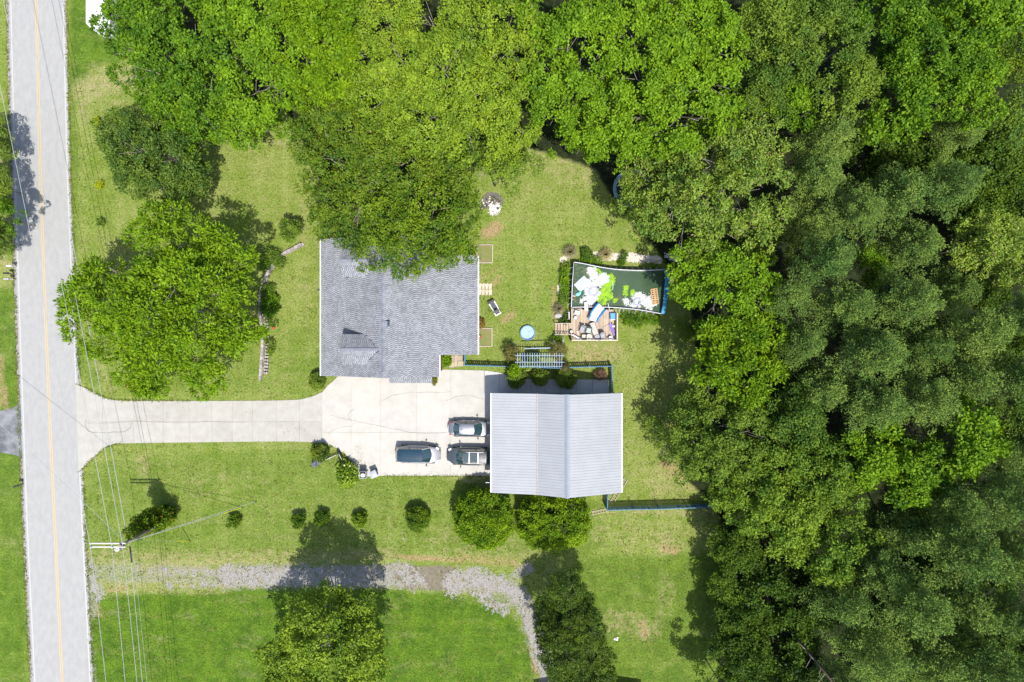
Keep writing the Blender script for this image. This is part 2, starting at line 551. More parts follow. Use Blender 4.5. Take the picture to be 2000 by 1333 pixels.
lush = np.maximum(lush, in_poly(PX, PY, [(134, 100), (150, 100), (160, 720), (140, 740)]) * 0.6)
lush = np.maximum(lush, in_poly(PX, PY, [(-900, 560), (45, 560), (70, 2400), (-900, 2400)]) * 0.75)
lush = np.maximum(lush, in_poly(PX, PY, [(160, 930), (200, 900), (640, 868), (700, 920), (950, 935), (1180, 980), (1180, 1080), (160, 1100)]) * 0.42)
lush = np.maximum(lush, in_poly(PX, PY, [(150, 640), (620, 640), (640, 740), (600, 775), (150, 750)]) * 0.30)
lush = blur(lush, 2)
dry = stroke_mask(PX, PY, [
    ([(165, 175), (260, 150)], 30, .9), ([(165, 160), (165, 230)], 14, .7), ([(225, 180)], 40, .6), ([(450, 245), (560, 270)], 30, .6), ([(520, 400), (600, 380)], 50, .35),
    ([(560, 440), (615, 470)], 30, .4), ([(1060, 300), (1150, 330)], 45, .7), ([(1000, 400), (1120, 380)], 60, .35),
    ([(300, 930), (420, 930)], 45, .35), ([(360, 960), (480, 940)], 40, .4), ([(540, 990), (760, 1040)], 50, .35), ([(860, 1060), (1000, 1070)], 40, .55),
    ([(280, 1110), (440, 1100)], 26, .8), ([(180, 1140), (430, 1145)], 20, .6), ([(1180, 1040), (1380, 1050)], 40, .5), ([(1300, 1060)], 30, .8),
    ([(1130, 690), (1200, 690)], 26, .85), ([(1290, 940), (1350, 935)], 40, .7), ([(1240, 870), (1260, 950)], 22, .45), ([(1230, 700), (1225, 800)], 18, .4),
    ([(900, 930), (955, 940)], 14, .8), ([(1300, 1140), (1300, 1190)], 20, .6), ([(1200, 1210), (1270, 1230)], 30, .7), ([(1160, 1000), (1380, 1003)], 7, .8),
    ([(205, 720), (215, 760)], 16, .6), ([(370, 740), (380, 775)], 16, .5), ([(270, 890), (280, 920)], 14, .7), ([(1000, 700), (1080, 670)], 24, .3),
    ([(480, 940), (560, 960)], 30, .35), ([(545, 745), (575, 735)], 16, .5), ([(0, 500), (30, 540)], 16, .8), ([(590, 590), (600, 490)], 20, .3)])
dirt = stroke_mask(PX, PY, [
    ([(950, 455), (970, 445)], 13, .9), ([(935, 548), (975, 520)], 8, .4), ([(962, 560), (975, 540)], 8, .6), ([(985, 625), (1000, 615)], 10, .7), ([(1160, 700)], 18, .5),
    ([(945, 672), (955, 650)], 10, .5), ([(1003, 600), (1010, 500)], 7, .25), ([(1255, 1222), (1260, 1240)], 12, .6), ([(1040, 1260), (1046, 1310)], 7, .9), ([(1295, 1072), (1320, 1075)], 10, .7),
    ([(1300, 905), (1330, 925)], 16, .6), ([(900, 1090), (1010, 1100)], 12, .55), ([(780, 1088), (900, 1095)], 6, .8), ([(185, 1180), (195, 1200)], 10, .6), ([(210, 1152), (250, 1150)], 4, .8),
    ([(0, 700), (3, 790)], 10, .6), ([(10, 760), (12, 800)], 7, .7), ([(1080, 560), (1085, 650)], 5, .7), ([(1095, 500), (1280, 496)], 6, .5), ([(1098, 505), (1086, 600)], 6, .4),
    ([(640, 470), (930, 470)], 10, .3), ([(4, 230), (6, 330)], 14, .5)])
worn = stroke_mask(PX, PY, [([(170, 1090), (440, 1090), (760, 1085)], 20, .7), ([(170, 1150), (440, 1155)], 12, .6), ([(1010, 1110), (1040, 1200)], 16, .4)])
grav = stroke_mask(PX, PY, [([(178, 1118), (300, 1122), (440, 1126), (560, 1127), (760, 1126), (890, 1137), (960, 1140), (1005, 1160), (1035, 1210), (1052, 1270), (1072, 1320), (1090, 1420)], 25, .62), ([(440, 1128), (780, 1126)], 24, .95), ([(890, 1135), (985, 1150), (1030, 1190), (1056, 1280), (1080, 1340)], 19, .9), ([(925, 1140), (985, 1190)], 15, .7), ([(172, 1100), (180, 1200)], 12, .7), ([(172, 1200), (186, 1333)], 6, .6), ([(1002, 1130), (1035, 1105)], 13, .7)])
dirt = np.maximum(dirt, worn * 0.35); dry = np.maximum(dry, worn)
me = mesh_np('lawn', np.stack([GX.ravel(), GY.ravel(), np.zeros(GX.size)], 1),
             (lambda i, j, n: np.stack([i * n + j, (i + 1) * n + j, (i + 1) * n + j + 1, i * n + j + 1], 1))(
                 *[a.ravel() for a in np.meshgrid(np.arange(len(_xs) - 1), np.arange(len(_ys) - 1), indexing='ij')], len(_ys)))
for nm, arr in (('lush', lush), ('dry', dry), ('dirt', dirt), ('wood', wood), ('grav', grav)):
    at = me.attributes.new(nm, 'FLOAT', 'POINT'); at.data.foreach_set('value', arr.ravel().astype(np.float32))

def lawn_material():
    m, nt, b, out = _nt('lawn_grass')
    L = nt.links.new; N = nt.nodes.new
    geo = N('ShaderNodeNewGeometry')
    def noise(s, d=5, r=0.6, stretch=None, rot=0):
        n = N('ShaderNodeTexNoise'); n.inputs['Scale'].default_value = s; n.inputs['Detail'].default_value = d; n.inputs['Roughness'].default_value = r
        if stretch:
            mp = N('ShaderNodeMapping'); mp.inputs['Scale'].default_value = stretch; mp.inputs['Rotation'].default_value = (0, 0, rot)
            L(geo.outputs['Position'], mp.inputs['Vector']); L(mp.outputs[0], n.inputs['Vector'])
        else: L(geo.outputs['Position'], n.inputs['Vector'])
        return n.outputs['Fac']
    def ramp(f, a, b_, lo=0.0, hi=1.0):
        r = N('ShaderNodeMapRange'); r.inputs['From Min'].default_value = a; r.inputs['From Max'].default_value = b_
        r.inputs['To Min'].default_value = lo; r.inputs['To Max'].default_value = hi; L(f, r.inputs['Value']); return r.outputs[0]
    def mix(f, a, b_):
        x = N('ShaderNodeMix'); x.data_type = 'RGBA'; x.clamp_factor = True
        if isinstance(f, float): x.inputs[0].default_value = f
        else: L(f, x.inputs[0])
        for s, v in ((x.inputs[6], a), (x.inputs[7], b_)):
            if isinstance(v, tuple): setcol(s, v)
            else: L(v, s)
        return x.outputs[2]
    def math_(op, a, b_=None, c=None):
        x = N('ShaderNodeMath'); x.operation = op
        for s, v in zip(x.inputs, (a, b_, c)):
            if v is None: continue
            if isinstance(v, (int, float)): s.default_value = v
            else: L(v, s)
        return x.outputs[0]
    def attr(nm):
        a = N('ShaderNodeAttribute'); a.attribute_name = nm; return a.outputs['Fac']
    big = noise(0.09, 4); mid = noise(0.55, 5, 0.65); fine = noise(5.5, 6, 0.72); speck = noise(16, 3, 0.7)
    stripe = noise(0.5, 3, 0.5, (0.4, 1.2, 1)); vstripe = noise(0.45, 3, 0.5, (1.5, 0.10, 1))
    n1 = math_('ADD', math_('MULTIPLY', big, 0.5), math_('MULTIPLY', mid, 0.5))
    base = mix(ramp(n1, 0.38, 0.62), LAWN_A, LAWN_B)
    base = mix(ramp(math_('ADD', math_('MULTIPLY', mid, .5), math_('MULTIPLY', vstripe, .5)), 0.47, 0.68, 0, .55), base, LAWN_PALE)
    lushc = mix(ramp(mid, 0.38, 0.62), LUSH_A, LUSH_B)
    lushc = mix(ramp(noise(1.6, 4, .6), 0.52, 0.7, 0, .6), lushc, LUSH_C)
    lf = math_('ADD', attr('lush'), math_('MULTIPLY', math_('SUBTRACT', noise(1.2, 4), 0.5), 0.5))
    base = mix(ramp(lf, 0.12, 0.92), base, lushc)
    df = math_('ADD', math_('MULTIPLY', attr('dry'), 0.72), math_('MULTIPLY', math_('SUBTRACT', noise(1.5, 6, .7, (0.8, 1.1, 1)), 0.53), 1.9))
    base = mix(ramp(math_('MULTIPLY', df, ramp(attr('dry'), 0, .3)), 0.22, 0.85, 0, .9), base, DRY)
    # sparse dead straw everywhere
    base = mix(ramp(math_('MULTIPLY', noise(2.6, 7, .8), stripe), 0.29, 0.40, 0, .35), base, DRY)
    dtf = math_('ADD', attr('dirt'), math_('MULTIPLY', math_('SUBTRACT', noise(1.8, 6, .75), 0.5), 1.3))
    base = mix(ramp(math_('MULTIPLY', dtf, ramp(attr('dirt'), 0, .2)), 0.3, 0.8, 0, .85), base, DIRT)
    gf = math_('ADD', attr('grav'), math_('MULTIPLY', math_('SUBTRACT', noise(1.1, 7, .7), 0.5), 1.5))
    base = mix(ramp(math_('MULTIPLY', gf, ramp(attr('grav'), 0, .25)), 0.35, 0.95, 0, .9), base, mix(ramp(noise(7.0, 4), .35, .65), (0.16, 0.145, 0.125), (0.315, 0.295, 0.265)))
    # weeds, clover patches and pale seed heads
    base = mix(math_('MULTIPLY', ramp(noise(1.15, 5, .7), .56, .66, 0, .5), ramp(attr('dry'), 0, .5, 1, 0)), base, (0.070, 0.135, 0.014))
    base = mix(ramp(noise(4.2, 6, .85), .60, .70, 0, .55), base, (0.26, 0.25, 0.12))
    wd = mix(ramp(noise(1.4, 6), .4, .6), WOOD_SHADE_A, WOOD_SHADE_B)
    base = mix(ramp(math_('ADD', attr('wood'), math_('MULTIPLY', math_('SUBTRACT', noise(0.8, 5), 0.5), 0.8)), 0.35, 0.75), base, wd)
    v = math_('MULTIPLY', ramp(fine, 0.30, 0.70, 0.50, 1.50), ramp(speck, 0.3, 0.7, 0.62, 1.38))
    hv = N('ShaderNodeHueSaturation'); L(base, hv.inputs['Color']); L(v, hv.inputs['Value'])
    w1 = N('ShaderNodeTexWave'); w1.wave_type = 'BANDS'; w1.bands_direction = 'Y'; w1.inputs['Scale'].default_value = .29; w1.inputs['Distortion'].default_value = 1.3; w1.inputs['Detail'].default_value = 2; w1.inputs['Detail Scale'].default_value = .3
    L(geo.outputs['Position'], w1.inputs['Vector'])
    w2 = N('ShaderNodeTexWave'); w2.wave_type = 'BANDS'; w2.bands_direction = 'X'; w2.inputs['Scale'].default_value = .23; w2.inputs['Distortion'].default_value = 1.2; w2.inputs['Detail'].default_value = 2; w2.inputs['Detail Scale'].default_value = .3
    L(geo.outputs['Position'], w2.inputs['Vector'])
    v = math_('MULTIPLY', v, math_('MULTIPLY', ramp(w1.outputs[1], 0, 1, .975, 1.02), ramp(w2.outputs[1], 0, 1, .975, 1.02)))
    L(v, hv.inputs['Value'])
    L(ramp(fine, .3, .7, 1.1, .92), hv.inputs['Saturation'])
    L(hv.outputs[0], b.inputs['Base Color'])
    b.inputs['Roughness'].default_value = 0.9; b.inputs['Specular IOR Level'].default_value = 0.1
    bp = N('ShaderNodeBump'); bp.inputs['Strength'].default_value = 0.75; bp.inputs['Distance'].default_value = 0.09
    L(math_('ADD', fine, math_('MULTIPLY', speck, .35)), bp.inputs['Height']); L(bp.outputs[0], b.inputs['Normal'])
    return m
LAWN_A = (0.120, 0.172, 0.024); LAWN_B = (0.172, 0.206, 0.050); LAWN_PALE = (0.228, 0.245, 0.080)
LUSH_A = (0.044, 0.092, 0.008); LUSH_B = (0.082, 0.146, 0.012); LUSH_C = (0.125, 0.180, 0.022)
DRY = (0.27, 0.235, 0.115); DIRT = (0.28, 0.195, 0.105); WOOD_SHADE_A = (0.010, 0.014, 0.005); WOOD_SHADE_B = (0.022, 0.030, 0.010)  # wood floor: dark litter, darkened further to paint in shade between crowns
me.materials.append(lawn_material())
lawn = bpy.data.objects.new('lawn', me); link(lawn); tag(lawn, kind='structure')

def ragged_patch(name, strokes, material, z, cell=0.13, thr=0.55, nscale=1.2, namp=0.9, holes=None, seed=0.0, kind='structure', clip=None, thick=0.0, parent=None, label=None, cat=None, speck=.10):
    """a sheet whose border breaks up into crumbs, cell by cell, from plan pixels strokes"""
    allp = [p for s in strokes for p in s[0]]; rm = max(s[1] for s in strokes) * 1.6 / 18.52 + 0.5
    pts = gp(*allp)
    x0 = min(p[0] for p in pts) - rm; x1 = max(p[0] for p in pts) + rm
    y0 = min(p[1] for p in pts) - rm; y1 = max(p[1] for p in pts) + rm
    xs = np.arange(x0, x1, cell); ys = np.arange(y0, y1, cell)
    X, Y = np.meshgrid(xs, ys, indexing='ij')
    px = X * F / H + 1000; py = 666.5 - Y * F / H
    m = stroke_mask(px, py, strokes) + (fbm(X * nscale + seed, Y * nscale + 3.1 + seed, 5) - 0.5) * namp * 2
    m = m + np.random.default_rng(9).normal(size=m.shape) * speck
    if holes: m = m - stroke_mask(px, py, holes)
    on = (m > thr) & (stroke_mask(px, py, strokes) > .12)
    if clip is not None: on &= in_poly(X, Y, clip)
    rng = np.random.default_rng(3)
    V = np.stack([X + rng.uniform(-.35, .35, X.shape) * cell, Y + rng.uniform(-.35, .35, X.shape) * cell, np.full(X.shape, z)], 2)
    ii, jj = np.nonzero(on[:-1, :-1])
    n = len(ys)
    Q = np.stack([ii * n + jj, (ii + 1) * n + jj, (ii + 1) * n + jj + 1, ii * n + jj + 1], 1)
    used, inv = np.unique(Q.ravel(), return_inverse=True)
    Vv = V.reshape(-1, 3)[used]; Q = inv.reshape(-1, 4)
    if thick:
        nv = len(Vv); lo = Vv.copy(); lo[:, 2] -= thick
        E = np.concatenate([Q[:, [0, 1]], Q[:, [1, 2]], Q[:, [2, 3]], Q[:, [3, 0]]])
        key = E[:, 0].astype(np.int64) * nv + E[:, 1]; rk = E[:, 1].astype(np.int64) * nv + E[:, 0]
        edge = E[~np.isin(key, rk)]
        side = np.stack([edge[:, 1], edge[:, 0], edge[:, 0] + nv, edge[:, 1] + nv], 1)
        Vv = np.concatenate([Vv, lo]); Q = np.concatenate([Q, side])
    mm = mesh_np(name, Vv, Q); mm.materials.append(material)
    o = bpy.data.objects.new(name, mm); link(o)
    if parent is not None:
        adopt(o, parent)
        w = wloc(parent); o.location = (-w.x, -w.y, -w.z)
    else:
        tag(o, label, cat, None, kind)
    return o

# ------------------------------------------------------------------ road
m_asphalt = M('old_asphalt', (0.308, 0.304, 0.294), (0.272, 0.269, 0.261), scale=2.2, rough=.9, bump=.4, bscale=45, stretch=(1, .5, 1), detail=12)
m_asph2 = M('lane_wear', (0.385, 0.39, 0.395), (0.33, 0.335, 0.34), scale=6, rough=.85, bump=.3, bscale=40, stretch=(1, .2, 1), detail=9)
m_white = M('road_paint_white', (0.41, 0.41, 0.405), (0.34, 0.34, 0.335), scale=9, rough=.7)
m_yellow = M('road_paint_yellow', (0.44, 0.33, 0.16), (0.38, 0.31, 0.19), scale=10, rough=.7)
m_shoulder = M('shoulder_gravel', (0.34, 0.30, 0.31), (0.17, 0.15, 0.14), scale=14, rough=.9, bump=.6, bscale=30)
YS = [-900, 0, 333, 666, 1000, 1333, 2200]
XC = [49, 71, 79, 91, 106, 122, 166]; XL = [-3, 21, 29, 40, 52, 68, 110]; XR = [102, 124, 132, 146, 160, 177, 221]
def strip(name, xa, xb, z, material, da=0, db=0, kind='structure', dash=None):
    vs = []; 
    n = 60
    yy = np.linspace(-900, 2200, n)
    a = np.interp(yy, YS, xa) + da; b_ = np.interp(yy, YS, xb) + db
    mb = MB()
    for i in range(n - 1):
        q = [P(a[i], yy[i]), P(b_[i], yy[i]), P(b_[i + 1], yy[i + 1]), P(a[i + 1], yy[i + 1])]
        mb.sheet(q, z)
    o = mb.build(name, material); tag(o, kind=kind); return o
strip('road_shoulder', XL, XR, 0.004, m_shoulder, -9, 6)
strip('road', XL, XR, 0.035, m_asphalt, -3.5, 4.5)
mbk = MB()
strip('white_edge_line', XL, XL, 0.039, m_white, -0.6, 1.7)
strip('white_edge_line', XR, XR, 0.039, m_white, -1.7, 0.6)
strip('yellow_centre_line', XC, XC, 0.039, m_yellow, -2.7, -0.7)
strip('yellow_centre_line', XC, XC, 0.039, m_yellow, 0.9, 2.9)
# the neighbour's dark drive on the far side of the road
m_dark_drive = M('stained_drive', (0.21, 0.213, 0.22), (0.085, 0.09, 0.10), scale=.55, rough=.8, detail=9, bump=.3, bscale=30, contrast=(.40, .62))
o = MB().prism(gp((-900, 806), (-60, 812), (0, 803), (24, 798), (42, 787), (48, 900), (30, 889), (0, 884), (-60, 880), (-900, 880)), -0.05, 0.030).build('side_drive', m_dark_drive); tag(o, kind='structure')

# ------------------------------------------------------------------ driveway slabs
m_conc_old = M('concrete_old', (0.362, 0.348, 0.312), (0.315, 0.300, 0.268), scale=1.1, rough=.85, objrand=.05, bump=.25, bscale=50, detail=9)
m_conc_new = M('concrete_new', (0.42, 0.405, 0.37), (0.37, 0.355, 0.315), scale=.9, rough=.85, objrand=.03, bump=.2, bscale=50, detail=9)
m_patio = M('concrete_patio', (0.46, 0.455, 0.44), (0.40, 0.395, 0.38), scale=1.5, rough=.85, objrand=.05, bump=.2, bscale=50, detail=9)
m_joint = M('joint_soil', (0.25, 0.23, 0.19), (0.17, 0.15, 0.12), scale=8, rough=.95)

def stain(m, col=(0.22, 0.17, 0.10), lo=.62, hi=.78, amt=.55, sc=1.7):
    nt = m.node_tree; b = nt.nodes['Principled BSDF']; src = b.inputs['Base Color'].links[0].from_socket
    geo = nt.nodes.new('ShaderNodeNewGeometry')
    a = nt.nodes.new('ShaderNodeTexNoise'); a.inputs['Scale'].default_value = sc; a.inputs['Detail'].default_value = 9; a.inputs['Roughness'].default_value = .8
    nt.links.new(geo.outputs['Position'], a.inputs['Vector'])
    r = nt.nodes.new('ShaderNodeMapRange'); r.inputs['From Min'].default_value = lo; r.inputs['From Max'].default_value = hi; r.inputs['To Max'].default_value = amt
    nt.links.new(a.outputs['Fac'], r.inputs['Value'])
    x = nt.nodes.new('ShaderNodeMix'); x.data_type = 'RGBA'; setcol(x.inputs[7], col); nt.links.new(src, x.inputs[6]); nt.links.new(r.outputs[0], x.inputs[0]); nt.links.new(x.outputs[2], b.inputs['Base Color'])
stain(m_conc_old); stain(m_conc_new, lo=.66, amt=.4); stain(m_patio); stain(m_asphalt, (0.16, 0.16, 0.165), .64, .8, .35, .8)
def clip_half(poly, ax, val, keep_less):
    out = []
    n = len(poly)
    for i in range(n):
        a, b = poly[i], poly[(i + 1) % n]
        ia = (a[ax] < val) if keep_less else (a[ax] > val); ib = (b[ax] < val) if keep_less else (b[ax] > val)
        if ia: out.append(a)
        if ia != ib:
            t = (val - a[ax]) / (b[ax] - a[ax]); out.append((a[0] + (b[0] - a[0]) * t, a[1] + (b[1] - a[1]) * t))
    return out
def slabs(root_name, outline, xcuts, ycuts, material, gap=0.9, z=0.055, piece='concrete_slab', bed=True, kids=None):
    """outline & cuts in plan pixels; one object per slab"""
    root = MB().prism([P(*p) for p in outline], -0.05, 0.030).build(root_name, m_joint); tag(root, kind='structure')
    for i in range(len(xcuts) - 1):
        for j in range(len(ycuts) - 1):
            q = outline
            q = clip_half(q, 0, xcuts[i] + gap / 2, False) if len(q) > 2 else q
            q = clip_half(q, 0, xcuts[i + 1] - gap / 2, True) if len(q) > 2 else q
            q = clip_half(q, 1, ycuts[j] + gap / 2, False) if len(q) > 2 else q
            q = clip_half(q, 1, ycuts[j + 1] - gap / 2, True) if len(q) > 2 else q
            if len(q) < 3: continue
            ar = abs(sum(q[k][0] * q[(k + 1) % len(q)][1] - q[(k + 1) % len(q)][0] * q[k][1] for k in range(len(q)))) / 2
            if ar < 12: continue
            MB().prism([P(*p) for p in q], 0.0, z + random.uniform(-.004, .004)).build(piece, material, root)
    return root
def arc(pts, n=6):
    """Catmull-Rom through points"""
    out = []
    for i in range(len(pts) - 1):
        p0 = pts[max(i - 1, 0)]; p1 = pts[i]; p2 = pts[i + 1]; p3 = pts[min(i + 2, len(pts) - 1)]
        for k in range(n):
            t = k / n
            out.append(tuple(0.5 * ((2 * p1[c]) + (-p0[c] + p2[c]) * t + (2 * p0[c] - 5 * p1[c] + 4 * p2[c] - p3[c]) * t * t + (-p0[c] + 3 * p1[c] - 3 * p2[c] + p3[c]) * t ** 3) for c in range(len(p1))))
    out.append(tuple(pts[-1])); return out
dw = arc([(148, 751), (168, 759), (192, 772), (215, 780), (245, 783), (400, 783.5), (560, 782), (602, 777), (630, 766)]) + \
     list(reversed(arc([(154, 922), (170, 906), (188, 889), (203, 876), (222, 868), (250, 866), (400, 864), (560, 862.5), (630, 865)])))
slabs('driveway', dw, [140, 201, 262, 319, 370, 414, 454, 493, 540, 585, 630.6], [740, 824, 930], m_conc_old, gap=.28)
pad = arc([(630, 766), (641, 753), (652, 744), (664, 731)]) + [(700, 722), (862, 722), (945.3, 724), (945.3, 768), (965, 768), (965, 929.5), (755, 929.5)] + \
      list(reversed(arc([(630, 865), (648, 871), (663, 880), (676, 889), (687, 903), (698, 918), (712, 930), (745, 929.5)])))
slabs('parking_pad', pad, [629, 686, 743, 814, 880, 945.8, 966], [700, 845, 932], m_conc_new, gap=.28)
pat = [(946, 724), (975, 728), (1012, 741), (1190, 742), (1190, 768), (946, 768)]
slabs('patio_path', pat, [946, 975, 1011, 1037, 1065, 1094, 1125, 1157, 1190], [700, 790], m_patio, gap=.8)
# gravel floor and shed floor beneath the metal garage
tag(MB().prism(gp((966, 769), (1208, 769), (1208, 946), (966, 946)), 0.0, 0.05).build('garage_floor', m_patio), kind='structure')

# ------------------------------------------------------------------ gravel track and beds
def gravel_mat(name, ca, cb, cc, s=13):
    m, nt, b, out = _nt(name); L = nt.links.new; N = nt.nodes.new
    geo = N('ShaderNodeNewGeometry')
    vo = N('ShaderNodeTexVoronoi'); vo.inputs['Scale'].default_value = s; L(geo.outputs['Position'], vo.inputs['Vector'])
    no = N('ShaderNodeTexNoise'); no.inputs['Scale'].default_value = .9; no.inputs['Detail'].default_value = 7; L(geo.outputs['Position'], no.inputs['Vector'])
    r = N('ShaderNodeValToRGB'); L(vo.outputs['Color'], r.inputs['Fac'])
    r.color_ramp.elements[0].color = (*cb, 1); r.color_ramp.elements[1].color = (*ca, 1)
    x = N('ShaderNodeMix'); x.data_type = 'RGBA'; setcol(x.inputs[7], cc); L(r.outputs[0], x.inputs[6])
    mr = N('ShaderNodeMapRange'); mr.inputs['From Min'].default_value = .52; mr.inputs['From Max'].default_value = .66; mr.inputs['To Max'].default_value = .75; L(no.outputs[0], mr.inputs['Value']); L(mr.outputs[0], x.inputs[0])
    L(x.outputs[2], b.inputs['Base Color']); b.inputs['Roughness'].default_value = .9
    bp = N('ShaderNodeBump'); bp.inputs['Strength'].default_value = .8; bp.inputs['Distance'].default_value = .04; L(vo.outputs['Distance'], bp.inputs['Height']); L(bp.outputs[0], b.inputs['Normal'])
    return m
m_gravel = gravel_mat('gravel', (0.335, 0.318, 0.300), (0.14, 0.127, 0.11), (0.21, 0.18, 0.12))
m_mud = M('damp_earth', (0.17, 0.145, 0.10), (0.10, 0.085, 0.055), scale=2.4, rough=.75, bump=.4)
m_sand = gravel_mat('white_pebbles', (0.62, 0.57, 0.50), (0.36, 0.31, 0.25), (0.30, 0.26, 0.17), 12)
ragged_patch('muddy_hollow', [([(800, 1128), (880, 1132)], 22, 1.3), ([(895, 1140)], 16, 1)], m_mud, 0.006, thr=.62, namp=.5)
ragged_patch('gravel_track', [([(448, 1128), (560, 1127), (680, 1128), (752, 1124), (790, 1118)], 20, 1.2), ([(775, 1130), (815, 1135)], 20, 1.0), ([(300, 1119), (445, 1122)], 9, .62),
    ([(175, 1118), (190, 1165)], 12, .75), ([(330, 1144), (420, 1142)], 9, .5), ([(885, 1135), (930, 1130), (975, 1145)], 20, 1.2), ([(930, 1150), (960, 1180), (985, 1190)], 14, .95),
    ([(975, 1145), (1010, 1160), (1030, 1190), (1040, 1230)], 15, 1.2), ([(1000, 1125), (1035, 1110)], 10, .8), ([(1035, 1215), (1052, 1270), (1070, 1320), (1085, 1400)], 15, 1.25), ([(880, 1155), (895, 1160)], 12, .7)],
    m_gravel, 0.010, nscale=2.2, holes=[([(772, 1130)], 9, 1.2), ([(975, 1168)], 9, 1.1), ([(640, 1122), (700, 1124)], 7, .45), ([(848, 1132)], 12, .6)], thr=.70, namp=.95, cell=.11, speck=.22)
ragged_patch('pebble_bed', [([(1150, 500), (1200, 503), (1285, 508)], 8, 1.2), ([(1175, 497)], 8, 1), ([(1092, 560), (1093, 575)], 5, 1), ([(1097, 508), (1106, 502)], 6, 1), ([(1300, 500), (1322, 505)], 8, .8), ([(1090, 600), (1092, 612)], 5, .8)],
    m_sand, 0.010, thr=.6, namp=.55, cell=.1)
m_ash = M('white_ash', (0.52, 0.50, 0.47), (0.20, 0.185, 0.165), scale=5, rough=.95, contrast=(.38, .5))

# ------------------------------------------------------------------ cracks, tyre marks, litter, grass fringes
m_crack = M('crack_dirt', (0.20, 0.185, 0.16), (0.14, 0.125, 0.10), scale=5, rough=.95)
def crack(pts, w=.035, z=.0625, parent=None, name='crack'):
    pts = [Vector(P3(*p, 0)) for p in arc(pts, 7)]; mb = MB(); rng = random.Random(len(pts))
    pts = [p + Vector((rng.uniform(-.05, .05), rng.uniform(-.05, .05), 0)) for p in pts]
    for a, b_ in zip(pts, pts[1:]):
        d = (b_ - a).normalized(); s_ = Vector((-d.y, d.x, 0)) * w * rng.uniform(.25, .6)
        mb.add([(*(a - s_)[:2], z), (*(b_ - s_)[:2], z), (*(b_ + s_)[:2], z), (*(a + s_)[:2], z)], [(0, 1, 2, 3)])
    o = mb.build(name, m_crack); tag(o, kind='structure'); return o
crack([(646, 812), (690, 822), (745, 833), (790, 842), (813, 846), (870, 846)]); crack([(690, 798), (680, 812), (688, 823)]); crack([(745, 782), (790, 768), (880, 766)], .03)
crack([(170, 828), (230, 826), (262, 823), (340, 826), (414, 823), (480, 826)], .03); crack([(168, 820), (170, 838), (184, 845), (235, 844), (252, 838), (258, 826)], .05)
crack([(870, 782), (910, 772), (944, 780)], .03); crack([(640, 848), (660, 836), (690, 832)], .025)
def scatter_quads(name, pts, z, size, mat_, rng, k=2, tilt=.5, hgt=1.0):
    n = len(pts); c = np.repeat(np.concatenate([pts, np.full((n, 1), z)], 1), k, axis=0); m = n * k
    a = rng.uniform(0, 6.283, m); d = np.stack([np.cos(a), np.sin(a), rng.uniform(0, tilt, m) * hgt], 1); d /= np.linalg.norm(d, axis=1, keepdims=True)
    s_ = np.stack([-np.sin(a), np.cos(a), np.zeros(m)], 1); l = size * rng.uniform(.5, 1.3, (m, 1)); w = l * rng.uniform(.18, .34, (m, 1))
    c = c + np.concatenate([rng.normal(size=(m, 2)) * size * .3, np.zeros((m, 1))], 1)
    V = np.stack([c, c + d * l * .5 + s_ * w, c + d * l, c + d * l * .5 - s_ * w], 1).reshape(-1, 3)
    me_ = mesh_np(name, V, np.arange(len(V)).reshape(-1, 4)); me_.materials.append(mat_)
    o = bpy.data.objects.new(name, me_); link(o); tag(o, kind='stuff'); return o
rg = np.random.default_rng(77)
def along_px(pts, per_m, spread, off=0.0):
    q = np.array([P(*p) for p in pts]); out = []
    for a, b_ in zip(q, q[1:]):
        ln = np.linalg.norm(b_ - a); n = rg.poisson(ln * per_m); 
        if n == 0: continue
        d = (b_ - a) / max(ln, 1e-6); nn = np.array([-d[1], d[0]])
        out.append(a + (b_ - a) * rg.random((n, 1)) + nn * (off + rg.normal(size=(n, 1)) * spread))
    return np.concatenate(out)
m_tuft = leaf_mat('grass_blades', (0.055, 0.10, 0.012), (0.13, 0.16, 0.035), (0.25, 0.22, 0.10), .12, trans=.3)
tuft_pts = np.concatenate([along_px(dw[:30], 16, .05, .02), along_px(list(reversed(dw))[:30], 16, .05, -.02), along_px([(945, 930), (750, 930)], 16, .06, -.03), along_px(list(reversed(pad))[:26], 14, .05, -.02),
    along_px(list(zip(np.interp(np.linspace(0, 740, 30), YS, XR) + 6, np.linspace(0, 740, 30))), 18, .09), along_px(list(zip(np.interp(np.linspace(925, 1333, 20), YS, XR) + 6, np.linspace(925, 1333, 20))), 18, .10),
    along_px(list(zip(np.interp(np.linspace(0, 1333, 40), YS, XL) - 8, np.linspace(0, 1333, 40))), 16, .10)])
scatter_quads('grass_fringe', tuft_pts, .03, .13, m_tuft, rg, k=4, tilt=1.2)
gpx = rg.uniform((140, 130), (1420, 1333), (30000, 2)); ok = ~in_poly(gpx[:, 0], gpx[:, 1], WOOD) & ~in_poly(gpx[:, 0], gpx[:, 1], dw) & ~in_poly(gpx[:, 0], gpx[:, 1], pad)
ok &= ~in_poly(gpx[:, 0], gpx[:, 1], [(625, 460), (935, 460), (935, 725), (1200, 700), (1220, 975), (955, 975), (955, 935), (625, 745)]) & (gpx[:, 0] > np.interp(gpx[:, 1], YS, XR) + 7)
ok &= ~in_poly(gpx[:, 0], gpx[:, 1], [(1080, 500), (1315, 500), (1315, 620), (1215, 680), (1080, 680)])
gpx = gpx[ok & (rg.random(len(gpx)) < .35 + .65 * (fbm(gpx[:, 0] / 40, gpx[:, 1] / 30) > .5))]
gm = np.stack([(gpx[:, 0] - 1000) * H / F, (666.5 - gpx[:, 1]) * H / F], 1)
scatter_quads('grass_tufts', gm, .0, .15, m_tuft, rg, k=3, tilt=1.4)
